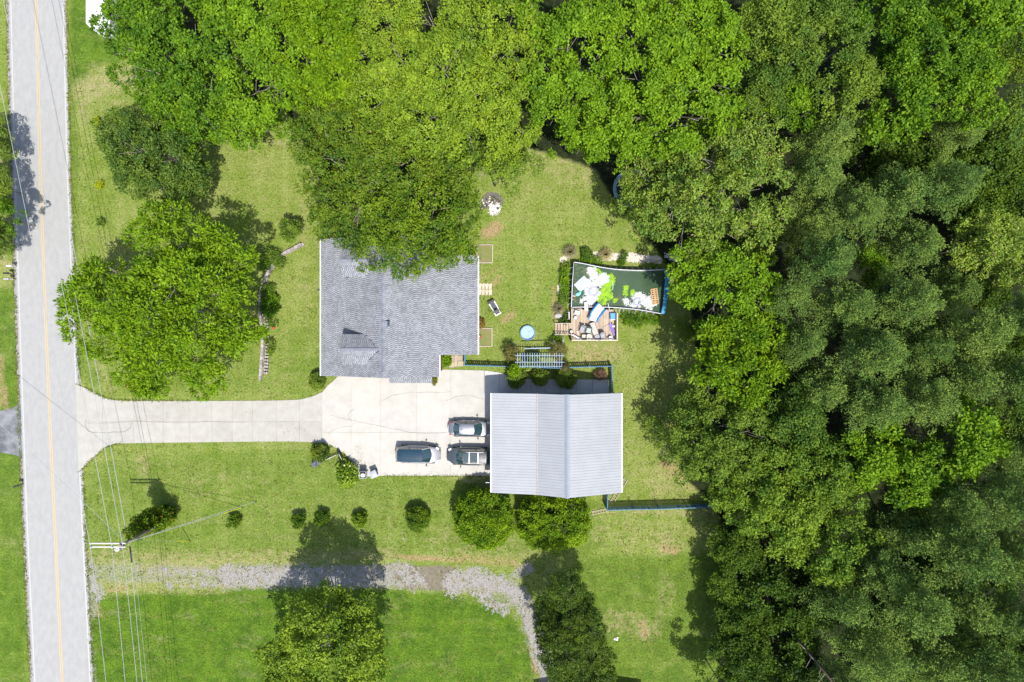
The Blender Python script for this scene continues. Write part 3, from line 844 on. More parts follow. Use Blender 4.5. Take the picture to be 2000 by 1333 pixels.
m_litter = M('dry_leaf_litter', (0.30, 0.22, 0.11), (0.18, 0.12, 0.06), scale=9, rough=.9, island=.4)
lit = np.concatenate([along_px([(693, 872), (700, 890), (710, 905), (716, 915)], 26, .35), along_px([(745, 924), (820, 924), (940, 926)], 9, .18), along_px([(265, 815), (290, 818), (330, 815)], 10, .25), along_px([(470, 806), (500, 808)], 16, .22), along_px([(545, 833), (570, 840), (600, 838)], 22, .45),
    along_px([(150, 754), (162, 762)], 12, .2), along_px([(180, 806), (205, 808)], 8, .3), along_px([(350, 798), (360, 806)], 10, .4), along_px([(640, 870), (660, 885)], 6, .3)])
scatter_quads('leaf_litter', lit, .064, .075, m_litter, rg, k=2, tilt=.3)
# ------------------------------------------------------------------ HOUSE
m_wall = M('pale_siding', (0.52, 0.50, 0.46), scale=3, rough=.8)
m_brick = M('red_brick', (0.28, 0.12, 0.08), (0.20, 0.085, 0.06), scale=6, rough=.9)
m_trim = M('white_trim', (0.72, 0.72, 0.71), (0.62, 0.62, 0.61), scale=4, rough=.5)
m_glass = M('window_glass', (0.03, 0.045, 0.055), (0.02, 0.03, 0.04), scale=2, rough=.05, spec=.8)
m_underlay = M('roof_underlay', (0.060, 0.064, 0.08), (0.045, 0.05, 0.062), scale=4, rough=.9)
m_ridge = M('ridge_shingle', (0.22, 0.235, 0.275), (0.17, 0.18, 0.215), scale=3, rough=.9, objrand=.22)
m_dark = M('black_plastic', (0.025, 0.027, 0.03), (0.016, 0.017, 0.02), scale=4, rough=.5)

def shingle_mat():
    m, nt, b, out = _nt('asphalt_shingle'); L = nt.links.new; N = nt.nodes.new
    geo = N('ShaderNodeNewGeometry')
    r = N('ShaderNodeValToRGB'); r.color_ramp.interpolation = 'LINEAR'
    e = r.color_ramp.elements
    e[0].position = 0.0; e[0].color = (0.19, 0.198, 0.216, 1); e[1].position = 1.0; e[1].color = (0.29, 0.298, 0.32, 1)
    k = e.new(0.3); k.color = (0.23, 0.238, 0.258, 1); k = e.new(0.7); k.color = (0.265, 0.273, 0.294, 1)
    L(geo.outputs['Random Per Island'], r.inputs['Fac'])
    no = N('ShaderNodeTexNoise'); no.inputs['Scale'].default_value = .7; no.inputs['Detail'].default_value = 8; L(geo.outputs['Position'], no.inputs['Vector'])
    mr = N('ShaderNodeMapRange'); mr.inputs['From Min'].default_value = .3; mr.inputs['From Max'].default_value = .7; mr.inputs['To Min'].default_value = .86; mr.inputs['To Max'].default_value = 1.12
    L(no.outputs[0], mr.inputs['Value'])
    hv = N('ShaderNodeHueSaturation'); L(r.outputs[0], hv.inputs['Color']); L(mr.outputs[0], hv.inputs['Value']); L(hv.outputs[0], b.inputs['Base Color'])
    b.inputs['Roughness'].default_value = .92; b.inputs['Specular IOR Level'].default_value = .2
    g = N('ShaderNodeTexNoise'); g.inputs['Scale'].default_value = 60; L(geo.outputs['Position'], g.inputs['Vector'])
    bp = N('ShaderNodeBump'); bp.inputs['Strength'].default_value = .3; bp.inputs['Distance'].default_value = .01; L(g.outputs[0], bp.inputs['Height']); L(bp.outputs[0], b.inputs['Normal'])
    return m
m_shingle = shingle_mat()

def shingle_plane(mb, A, B, up, length, clipf=None, expo=.20, w=.19, gap=.05, thick=.030, rng=random.Random(3)):
    """courses of tabs from the eave line A->B climbing along unit vector up for length; clipf(u, v) keeps a tab"""
    A = Vector(A); B = Vector(B); U = (B - A); Lg = U.length; U.normalize(); V = Vector(up).normalized(); Nn = U.cross(V).normalized()
    if Nn.z < 0: Nn = -Nn
    nc = int(length / expo)
    for c in range(nc):
        v0 = c * length / nc; v1 = v0 + length / nc
        u = -(w * .5 if c % 2 else 0) - rng.random() * w * .12
        while u < Lg:
            ww = w * rng.uniform(.93, 1.07)
            a, b_ = max(0, u + gap / 2), min(Lg, u + ww - gap / 2)
            u += ww
            if b_ - a < .04: continue
            if clipf and not clipf((a + b_) / 2, (v0 + v1) / 2): continue
            lo = v0 + rng.uniform(0, .028); t = thick * rng.uniform(.7, 1.2)
            p = [A + U * a + V * lo, A + U * b_ + V * lo, A + U * b_ + V * (v1 + .004), A + U * a + V * (v1 + .004)]
            h = [Nn * (t + .012), Nn * (t + .012), Nn * .012, Nn * .012]
            top = [q + k for q, k in zip(p, h)]
            bot = [p[0] , p[1] ]
            mb.add(top + bot, [(0, 1, 2, 3) if U.cross(V).z > 0 else (3, 2, 1, 0), (4, 5, 1, 0), (4, 0, 3), (5, 2, 1)])

xE = P(627, 0, 2.8)[0]; xB = P(676, 0, 4.2)[0]; xR = P(748, 0, 7.2)[0]; xV = P(858, 0, 4.66)[0]; xW = P(933, 0, 2.8)[0]
yT = P(0, 468, 2.8)[1]; yBo = P(0, 734.5, 2.8)[1]; yT2 = P(0, 500, 2.8)[1]; yB2 = P(0, 693, 2.8)[1]
def zr(x):      # roof height over the house, cross-section
    return float(np.interp(x, [xE, xB, xR, xW], [2.8, 4.2, 7.2, 2.8]))
house = thing('house', 'one and a half storey house with grey shingle roof and two front dormers', 'house', ((xE + xW) / 2, (yT + yBo) / 2, 0))
wl = MB()
wl.box(xE + 1.9, xV - .15, yBo + .45, yT - .45, 0, 2.75); wl.build('wall', m_brick, house)
wl = MB(); wl.box(xV - .14, xW - .45, yB2 + .4, yT2 - .4, 0, 2.6); wl.build('wall', m_brick, house)
# gable ends
for y, s in ((yBo + .5, 1), (yT - .5, -1)):
    g = MB(); xs_ = [xE + 1.9, xB, xR, xV - .15]
    poly = [(x, zr(x) - .22) for x in xs_] + [(xV - .15, 2.755), (xE + 1.9, 2.755)]
    vs = [(p[0], y, p[1]) for p in poly] + [(p[0], y + .14 * s, p[1]) for p in poly]; n = len(poly)
    g.add(vs, [tuple(range(n)), tuple(reversed(range(n, 2 * n)))] + [(k, (k + 1) % n, (k + 1) % n + n, k + n) for k in range(n)])
    g.build('gable', m_wall, house)
for (wx, wy) in ((xR - 2.5, yBo), (xR + 1, yT)):
    s = -1 if wy == yBo else 1
    y0 = wy + (.45 if wy == yBo else -.45)
    f = MB().box(wx - .65, wx + .65, min(y0, y0 + .06 * s), max(y0, y0 + .06 * s), 3.6, 5.0).build('window', m_trim, house)
    MB().box(wx - .55, wx + .55, min(y0, y0 + .08 * s), max(y0, y0 + .08 * s), 3.7, 4.9).build('pane', m_glass, f)
for gx in (762, 804):   # garage doors below the small apron roof
    x0 = P(gx, 0, 1)[0]; x1 = P(gx + 38, 0, 1)[0]
    d = MB().box(x0, x1, yBo + .38, yBo + .445, 0.05, 2.3).build('garage_door', m_trim, house)
    for k in range(4):
        MB().box(x0 + .05, x1 - .05, yBo + .35, yBo + .378, .1 + k * .55, .6 + k * .55).build('door_panel', m_trim, d)
# roof decks (section extruded)
def deck(xs_, y0, y1, name='roof', t=.18):
    top = [(x, zr(x)) for x in xs_]; n = len(top)
    mb = MB()
    vs = [(x, y, z) for y in (y0, y1) for x, z in top] + [(x, y, z - t) for y in (y0, y1) for x, z in top]
    fs = []
    for i in range(n - 1):
        fs += [(i, i + 1, n + i + 1, n + i), (2 * n + i + 1, 2 * n + i, 3 * n + i, 3 * n + i + 1), (i + 1, i, 2 * n + i, 2 * n + i + 1), (n + i, n + i + 1, 3 * n + i + 1, 3 * n + i)]
    fs += [(0, n, 3 * n, 2 * n), (n - 1, 3 * n - 1, 4 * n - 1, 2 * n - 1)]
    mb.add(vs, fs)
    return mb.build(name, m_underlay, house)
roof = deck([xE, xB, xR, xV], yBo, yT)
roof2 = deck([xV + .004, xW], yB2, yT2)
DORM = [P(0, 510, 6.6)[1], P(0, 683, 6.5)[1]]
dw_, dze, dzr, dfx = 1.45, 5.75, 6.85, P(674, 0, 5.5)[0]
def main_x(z): return float(np.interp(z, [2.8, 4.2, 7.2], [xE, xB, xR]))
sh = MB()
sl1 = Vector((xB - xE, 0, 1.4)); sl2 = Vector((xR - xB, 0, 3.0)); sl3 = Vector((xR - xW, 0, 4.4))
# lower front slope
shingle_plane(sh, (xE, yBo, 2.8), (xE, yT, 2.8), sl1, sl1.length)
def keep2(u, v):
    y = yBo + u; x = xB + v * sl2.normalized().x
    for dy in DORM:
        if abs(y - dy) < dw_ - .12 and x < main_x(dzr) - (main_x(dzr) - main_x(dze)) * abs(y - dy) / dw_ + .1: return False
    return True
shingle_plane(sh, (xB, yBo, 4.2), (xB, yT, 4.2), sl2, sl2.length - .1, keep2)
nl = Vector((sl3.x, 0, sl3.z)).normalized()
Lb = sl3.length; frac = (xW - xV) / (xW - xR)
shingle_plane(sh, (xW, yB2, 2.8), (xW, yT2, 2.8), sl3, Lb * frac)
pV = (xV, yBo, 4.66); 
shingle_plane(sh, (xV, yBo, zr(xV)), (xV, yT, zr(xV)), sl3, Lb * (1 - frac) - .1)
o = sh.build('shingle_tabs', m_shingle, roof); o['kind'] = 'stuff'
# ridge caps, one piece each
y = yBo
while y < yT - .01:
    y1 = min(y + .31, yT)
    mbr = MB(); zt = 7.235
    mbr.add([(xR - .16, y, zt - .10), (xR, y, zt), (xR + .16, y, zt - .07), (xR - .16, y1, zt - .11), (xR, y1, zt - .02), (xR + .16, y1, zt - .085),
             (xR - .16, y, zt - .16), (xR + .16, y, zt - .16), (xR - .16, y1, zt - .16), (xR + .16, y1, zt - .16)],
            [(0, 1, 4, 3), (1, 2, 5, 4), (6, 7, 2, 1, 0), (3, 4, 5, 9, 8), (0, 3, 8, 6), (2, 7, 9, 5)])
    mbr.build('ridge_cap', m_ridge, roof); y = y1
# dormers
for dy in DORM:
    body = MB()
    body.add([(dfx, dy - dw_ + .15, 4.25), (dfx, dy + dw_ - .15, 4.25), (dfx, dy + dw_ - .15, dze - .08), (dfx, dy, dzr - .2), (dfx, dy - dw_ + .15, dze - .08),
              (main_x(dze) , dy - dw_ + .15, 4.25), (main_x(dze), dy + dw_ - .15, 4.25), (main_x(dze), dy + dw_ - .15, dze - .08), (main_x(dze), dy, dzr - .2), (main_x(dze), dy - dw_ + .15, dze - .08)],
             [(0, 4, 3, 2, 1), (0, 5, 9, 4), (1, 2, 7, 6), (5, 6, 7, 8, 9), (0, 1, 6, 5)])
    dm = body.build('dormer', m_wall, house)
    fr = MB().box(dfx - .05, dfx - .003, dy - .5, dy + .5, 4.6, 5.5).build('dormer_window', m_trim, dm)
    MB().box(dfx - .07, dfx - .052, dy - .42, dy + .42, 4.68, 5.42).build('dormer_pane', m_glass, dm)
    dr = MB(); sh = MB()
    for s in (-1, 1):
        a = (dfx - .18, dy + s * dw_, dze); b_ = (dfx - .18, dy, dzr); c = (main_x(dzr) + .02, dy, dzr); d = (main_x(dze) + .02, dy + s * dw_, dze)
        vs = [a, b_, c, d] + [(p[0], p[1], p[2] - .12) for p in (a, b_, c, d)]
        fs = [(0, 1, 2, 3), (7, 6, 5, 4), (0, 4, 5, 1), (3, 2, 6, 7), (0, 3, 7, 4)]
        if s > 0: fs = [tuple(reversed(q)) for q in fs]
        dr.add(vs, fs)
        ln = math.hypot(dw_, dzr - dze); tot = main_x(dzr) - dfx + .2
        def kd(u, v, ln=ln):
            return u < (main_x(dze) - dfx + .18) + (main_x(dzr) - main_x(dze)) * v / ln
        shingle_plane(sh, a, (main_x(dzr) + .02, dy + s * dw_, dze), (0, -s * dw_, dzr - dze), ln - .06, kd, rng=random.Random(8))
    dro = dr.build('dormer_roof', m_underlay, dm)
    o = sh.build('dormer_shingle_tabs', m_shingle, dm); o['kind'] = 'stuff'
    MB().prism([(dfx - .18, dy - .13), (main_x(dzr) + .1, dy - .13), (main_x(dzr) + .1, dy + .13), (dfx - .18, dy + .13)], dzr - .05, dzr + .035).build('dormer_ridge', m_ridge, dm)
# apron roof over the garage doors
xa, xb = P(760, 0, 3.0)[0], P(844, 0, 3.0)[0]; ya = P(0, 748.5, 2.9)[1]
ap = MB(); ap.add([(xa, ya, 2.9), (xb, ya, 2.9), (xb, yBo + .42, 3.4), (xa, yBo + .42, 3.4), (xa, ya, 2.75), (xb, ya, 2.75), (xb, yBo + .42, 2.76), (xa, yBo + .42, 2.76)],
                  [(0, 1, 2, 3), (7, 6, 5, 4), (0, 4, 5, 1), (1, 5, 6, 2), (2, 6, 7, 3), (3, 7, 4, 0)])
apo = ap.build('apron_roof', m_underlay, house)
sh = MB(); sl = Vector((0, yBo + .42 - ya, .5)); shingle_plane(sh, (xa, ya, 2.9), (xb, ya, 2.9), sl, sl.length, rng=random.Random(5))
o = sh.build('shingle_tabs', m_shingle, apo); o['kind'] = 'stuff'
# gutters, trims, vent, side stub
MB().box(xW + .01, xW + .13, yB2 + .02, yT2 - .02, 2.62, 2.76).build('gutter', m_trim, house)
for k in range(14):
    yk = yB2 + .4 + k * .72
    if yk < yT2: MB().box(xW + .0, xW + .17, yk, yk + .05, 2.765, 2.80).build('gutter_bracket', m_trim, house)
MB().box(xE - .13, xE - .01, yBo, yT, 2.62, 2.76).build('gutter', m_trim, house)
MB().box(xV + .01, xV + .10, yBo, yB2 - .01, 4.40, 4.66).build('fascia', m_trim, house)
vx, vy = P(757, 632, 7.0)
v = MB(); v.prism([(vx - .18, vy - .2), (vx + .22, vy - .2), (vx + .22, vy + .2), (vx - .18, vy + .2)], 6.6, 7.32)
v.build('roof_vent', M('vent_metal', (0.20, 0.24, 0.30), rough=.4, metal=.6), house)
MB().box(vx + .05, vx + .20, vy - .24, vy + .24, 7.325, 7.36).build('vent_cap', m_dark, house)
lx, ly = P(623.5, 566, 2.6)
MB().add([(lx - .25, ly, 2.6), (lx + .28, ly + .22, 2.62), (lx + .28, ly - .22, 2.62), (lx - .25, ly, 2.45), (lx + .28, ly + .22, 2.45), (lx + .28, ly - .22, 2.45)],
         [(0, 2, 1), (3, 4, 5), (0, 1, 4, 3), (1, 2, 5, 4), (2, 0, 3, 5)]).build('gutter_return', m_dark, house)

# flagstone corner between house and fence
mfs = M('flagstone', (0.42, 0.36, 0.26), (0.33, 0.26, 0.17), scale=3, rough=.9, objrand=.15)
fs_root = MB().prism(gp((872, 694), (904, 694), (905, 716), (880, 719), (870, 716)), -.05, .012).build('flagstone_patch', m_joint); tag(fs_root, kind='structure')
for (a, b_, c, d) in ((874, 696, 886, 706), (888, 695, 893, 716), (895, 696, 903, 704), (895, 706, 904, 715), (876, 708, 887, 717)):
    j = lambda: random.uniform(-1, 1)
    MB().prism(gp((a + j(), b_ + j()), (c + j(), b_ + j()), (c + j(), d + j()), (a + j(), d + j())), 0, .035).build('flagstone', mfs, fs_root)

# ------------------------------------------------------------------ METAL GARAGE
m_tin = M('white_sheet_metal', (0.315, 0.325, 0.342), (0.290, 0.299, 0.312), scale=.8, rough=.42, metal=0.0, spec=.5, objrand=.02, detail=8)
m_tin_rib = M('sheet_metal_rib', (0.33, 0.345, 0.38), (0.3, 0.315, 0.35), scale=2, rough=.45, spec=.5)
m_tinwall = M('grey_green_siding', (0.30, 0.36, 0.38), (0.27, 0.33, 0.35), scale=2, rough=.6)
m_rust = M('rust_spots', (0.42, 0.36, 0.34), (0.30, 0.22, 0.18), scale=5, rough=.8)
gy0, gy1 = -15.12, -5.18
gX = [P(961, 0, 4.0)[0], P(1049, 0, 4.9)[0], P(1108, 0, 6.3)[0], P(1213, 0, 4.0)[0]]; gZ = [4.0, 4.9, 6.3, 4.0]
gar = thing('metal_garage', 'large garage with white ribbed sheet metal gable roof beside the parked cars', 'garage', ((gX[0] + gX[3]) / 2, (gy0 + gy1) / 2, 0))
wx0, wx1, wy0, wy1 = gX[0] + .55, gX[3] - .35, gy0 + .35, gy1 - .30
w = MB(); w.box(wx0, wx1, wy0, wy0 + .12, .05, 3.85).box(wx0, wx1, wy1 - .12, wy1, .05, 3.85).box(wx1 - .12, wx1, wy0 + .12, wy1 - .12, .05, 3.85).box(wx0, wx0 + .12, wy0 + .12, wy1 - .12, .05, 3.85)
w.build('wall', m_tinwall, gar)
for y in (wy0 + .01, wy1 - .11):
    g = MB(); poly = [(wx0, 3.855), (wx1, 3.855), (wx1, 4.0), (gX[2], 6.1), (gX[1], 4.72), (wx0, 3.98)]
    vs = [(p[0], y, p[1]) for p in poly] + [(p[0], y + .1, p[1]) for p in poly]; n = len(poly)
    g.add(vs, [tuple(range(n)), tuple(reversed(range(n, 2 * n)))] + [(k + n, (k + 1) % n + n, (k + 1) % n, k) for k in range(n)])
    g.build('gable', m_tinwall, gar)
for k, yc in enumerate((-7.3, -11.0)):   # two doors towards the parked cars
    d = MB().box(wx0 - .05, wx0 - .003, yc - 1.4, yc + 1.4, .06, 2.6).build('garage_door', m_trim, gar)
    for q in range(4):
        MB().box(wx0 - .09, wx0 - .053, yc - 1.32, yc + 1.32, .12 + q * .62, .68 + q * .62).build('door_panel', m_trim, d)
for px_ in (1057, 1115, 1165):    # windows on the shaded side, towards the patio
    x0 = P(px_ - 9, 0, 2.5)[0]; x1 = P(px_ + 9, 0, 2.5)[0]
    f = MB().box(x0, x1, wy1 + .003, wy1 + .08, 1.6, 2.9).build('window', m_trim, gar)
    MB().box(x0 + .08, x1 - .08, wy1 + .083, wy1 + .10, 1.7, 2.8).build('pane', m_glass, f)
rf = MB()
for i in range(3):
    a, b_ = (gX[i], gZ[i] - .05), (gX[i + 1], gZ[i + 1] - .05)
    rf.add([(a[0], gy0, a[1]), (b_[0], gy0, b_[1]), (b_[0], gy1, b_[1]), (a[0], gy1, a[1]), (a[0], gy0, a[1] - .12), (b_[0], gy0, b_[1] - .12), (b_[0], gy1, b_[1] - .12), (a[0], gy1, a[1] - .12)],
           [(0, 1, 2, 3), (7, 6, 5, 4), (0, 4, 5, 1), (2, 6, 7, 3), (1, 5, 6, 2), (3, 7, 4, 0)])
rfo = rf.build('roof', m_tinwall, gar)
NP = 12; pw = (gy1 - gy0) / NP
def roof_panel(i, y0, y1):
    """one ribbed sheet: flat pan with three raised ribs running down the slope"""
    (xa_, za), (xb_, zb) = (gX[i], gZ[i]), (gX[i + 1], gZ[i + 1])
    lap = .006 * i
    ys, hs = [], []
    m = 3; step = (y1 - y0) / m
    for k in range(m):
        yy = y0 + k * step
        ys += [yy + .001, yy + step - .075, yy + step - .055, yy + step - .022, yy + step - .002]; hs += [0, 0, .022, .022, 0]
    vs = [(xa_ - (.03 if i == 0 else 0), y, za + h + lap) for y, h in zip(ys, hs)] + [(xb_ + (.03 if i == 2 else 0), y, zb + h + lap) for y, h in zip(ys, hs)]
    n = len(ys)
    mb = MB(); mb.add(vs, [(k, k + n, k + n + 1, k + 1) for k in range(n - 1)])
    lo = [(x, y, z - .03) for x, y, z in (vs[0], vs[n - 1], vs[2 * n - 1], vs[n])]
    mb.add([vs[0], vs[n - 1], vs[2 * n - 1], vs[n]] + lo, [(4, 5, 6, 7), (1, 0, 4, 5), (3, 2, 6, 7), (0, 3, 7, 4), (2, 1, 5, 6)])
    return mb
for i in range(3):
    for p in range(NP):
        roof_panel(i, gy0 + p * pw, gy0 + (p + 1) * pw).build('roof_panel', m_tin, rfo)
MB().add([(gX[2] - .42, gy0 - .03, 6.3 - .30 + .06), (gX[2], gy0 - .03, 6.39), (gX[2] + .24, gy0 - .03, 6.3 - .105 + .06), (gX[2] - .42, gy1 + .03, 6.3 - .30 + .06), (gX[2], gy1 + .03, 6.39), (gX[2] + .24, gy1 + .03, 6.3 - .105 + .06)],
         [(0, 1, 4, 3), (1, 2, 5, 4)]).build('ridge_cap', M('ridge_metal', (0.27, 0.295, 0.335), (0.24, 0.265, 0.3), scale=2, rough=.35), rfo)
MB().bar((gX[1], gy0, 4.965), (gX[1], gy1, 4.965), .10, .02).build('lap_seam', m_rust, rfo)
for (xx) in (gX[3] + .10, gX[0] - .10):
    MB().box(xx - .07, xx + .07, gy0 + .02, gy1 - .02, 3.80, 3.93).build('gutter', m_trim, gar)
for k in range(17):
    yk = gy0 + .3 + k * .585
    MB().box(gX[3] + .04, gX[3] + .2, yk, yk + .035, 3.932, 3.955).build('gutter_bracket', m_rust, gar)
x0, y0_ = P(948.5, 943, 3.2)
MB().bar((x0, y0_, 3.2), (gX[0] + .6, y0_, 3.2), .05).build('downpipe', m_trim, gar)

# ------------------------------------------------------------------ other buildings at the frame's edge
bx0, bx1 = P(167, 0, 2.9)[0], P(214, 0, 2.9)[0]; by0 = P(0, 56, 2.9)[1]
m_rv = M('white_membrane', (0.74, 0.74, 0.76), (0.66, 0.66, 0.68), scale=1.2, rough=.5)
rv = thing('camper_trailer', 'white camper trailer roof at the top left edge, half under the tree', 'trailer', (bx0 + 1.2, by0 + 4, 0))
mb = MB(); mb.prism([(bx0, by0 + .55), (bx0 + .55, by0), (bx1 - .4, by0 - .1), (bx1, by0 + .4), (bx1, by0 + 8.2), (bx0, by0 + 8.2)], .55, 2.86); mb.build('body', m_rv, rv, bevel=.06)
MB().prism([(bx0 + .06, by0 + .6), (bx0 + .62, by0 + .42), (bx1 - .4, by0 + .4), (bx1 - .06, by0 + .7), (bx1 - .06, by0 + 8.1), (bx0 + .06, by0 + 8.1)], 2.862, 2.93).build('roof', m_rv, rv)
MB().box(bx0 + .3, bx0 + .75, by0 + .8, by0 + 1.25, 2.932, 3.03).build('roof_hatch', M('hatch_grey', (0.6, 0.6, 0.62), rough=.5), rv)
MB().cyl(bx0 + 1.15, by0 + 1.7, 2.932, 3.08, .06, 8).build('vent_pipe', m_dark, rv)
for yy in (by0 + 3.4, by0 + 4.3):
    for xx in (bx0 + .05, bx1 - .3):
        MB().tube([(xx, yy, .36), (xx + .25, yy, .36)], .36, 14).build('wheel', m_dark, rv)
# grey tin shed top right
sx0, sy0 = P(1972, 26, 3.2)
sh_ = thing('tin_shed', 'dark grey tin roofed shed in the trees at the top right corner', 'shed', (sx0 + 3, sy0 + 3, 0))
MB().box(sx0 + .3, sx0 + 7.7, sy0 + .3, sy0 + 6.7, 0, 3.0).build('wall', m_tinwall, sh_)
m_sr = M('dark_tin_roof', (0.20, 0.22, 0.27), (0.15, 0.165, 0.21), scale=2, rough=.4, objrand=.1)
sr = MB().box(sx0, sx0 + 8, sy0, sy0 + 7, 3.0, 3.1).build('roof', m_sr, sh_)
for k in range(8):
    MB().box(sx0 + .01 + k, sx0 + .96 + k, sy0 - .05, sy0 + 7.05, 3.102, 3.14).build('roof_panel', m_sr, sr)
# the next house below the frame, its roof throws the shade at the bottom edge
nx0, nx1 = P(1052, 0)[0], P(1262, 0)[0]; ny = P(0, 1352)[1]
nb = thing('neighbour_house', 'gabled house just below the bottom edge whose shadow reaches the gravel', 'house', ((nx0 + nx1) / 2, ny - 5, 0))
MB().box(nx0 + .3, nx1 - .3, ny - 10, ny, 0, 2.9).build('wall', m_brick, nb)
xm = (nx0 + nx1) / 2
MB().add([(nx0, ny + .2, 2.9), (xm, ny + .2, 5.2), (nx1, ny + .2, 2.9), (nx0, ny - 10.2, 2.9), (xm, ny - 10.2, 5.2), (nx1, ny - 10.2, 2.9)], [(0, 1, 4, 3), (1, 2, 5, 4), (0, 2, 1), (3, 4, 5), (0, 3, 5, 2)]).build('roof', m_underlay, nb)

stain(m_tin, (0.24, 0.245, 0.245), .60, .80, .35, .55)
MB().bar((gX[0] + 2.2, gy0 + .02, 4.0 + 2.2 * .2018 + .0), (gX[0] + 2.2, gy0 + .03, 4.47), .01).build('screw_line', m_rust, rfo)
for xq, zq in ((gX[0] + .5, 4.102), (gX[1] + .6, 5.10), (gX[2] + 1.2, 5.815), (gX[2] + 3.4, 4.905)):
    sc = MB()
    for k in range(36): sc.box(xq - .02, xq + .02, gy0 + .14 + k * .276 - .02, gy0 + .14 + k * .276 + .02, zq, zq + .035)
    o = sc.build('screw_heads', m_rust, rfo); o['kind'] = 'stuff'
# ------------------------------------------------------------------ CARS
def paint(name, c, rough=.28, metal=.55, coat=.8):
    m, nt, b, out = _nt(name)
    setcol(b.inputs['Base Color'], c); b.inputs['Roughness'].default_value = rough; b.inputs['Metallic'].default_value = metal
    b.inputs['Coat Weight'].default_value = coat; b.inputs['Coat Roughness'].default_value = .04
    return m
m_tyre = M('tyre', (0.03, 0.03, 0.03), rough=.9)
m_rim = M('alloy', (0.5, 0.5, 0.52), rough=.3, metal=.8)
m_cglass = M('car_glass', (0.02, 0.05, 0.055), (0.015, 0.04, 0.045), scale=1, rough=.03, spec=.9, coat=.6)
m_lamp = M('lamp_clear', (0.6, 0.62, 0.65), rough=.1, coat=1)
m_tail = M('lamp_red', (0.35, 0.02, 0.02), rough=.15, coat=1)
m_seat = M('seat_fabric', (0.32, 0.32, 0.33), rough=.9)

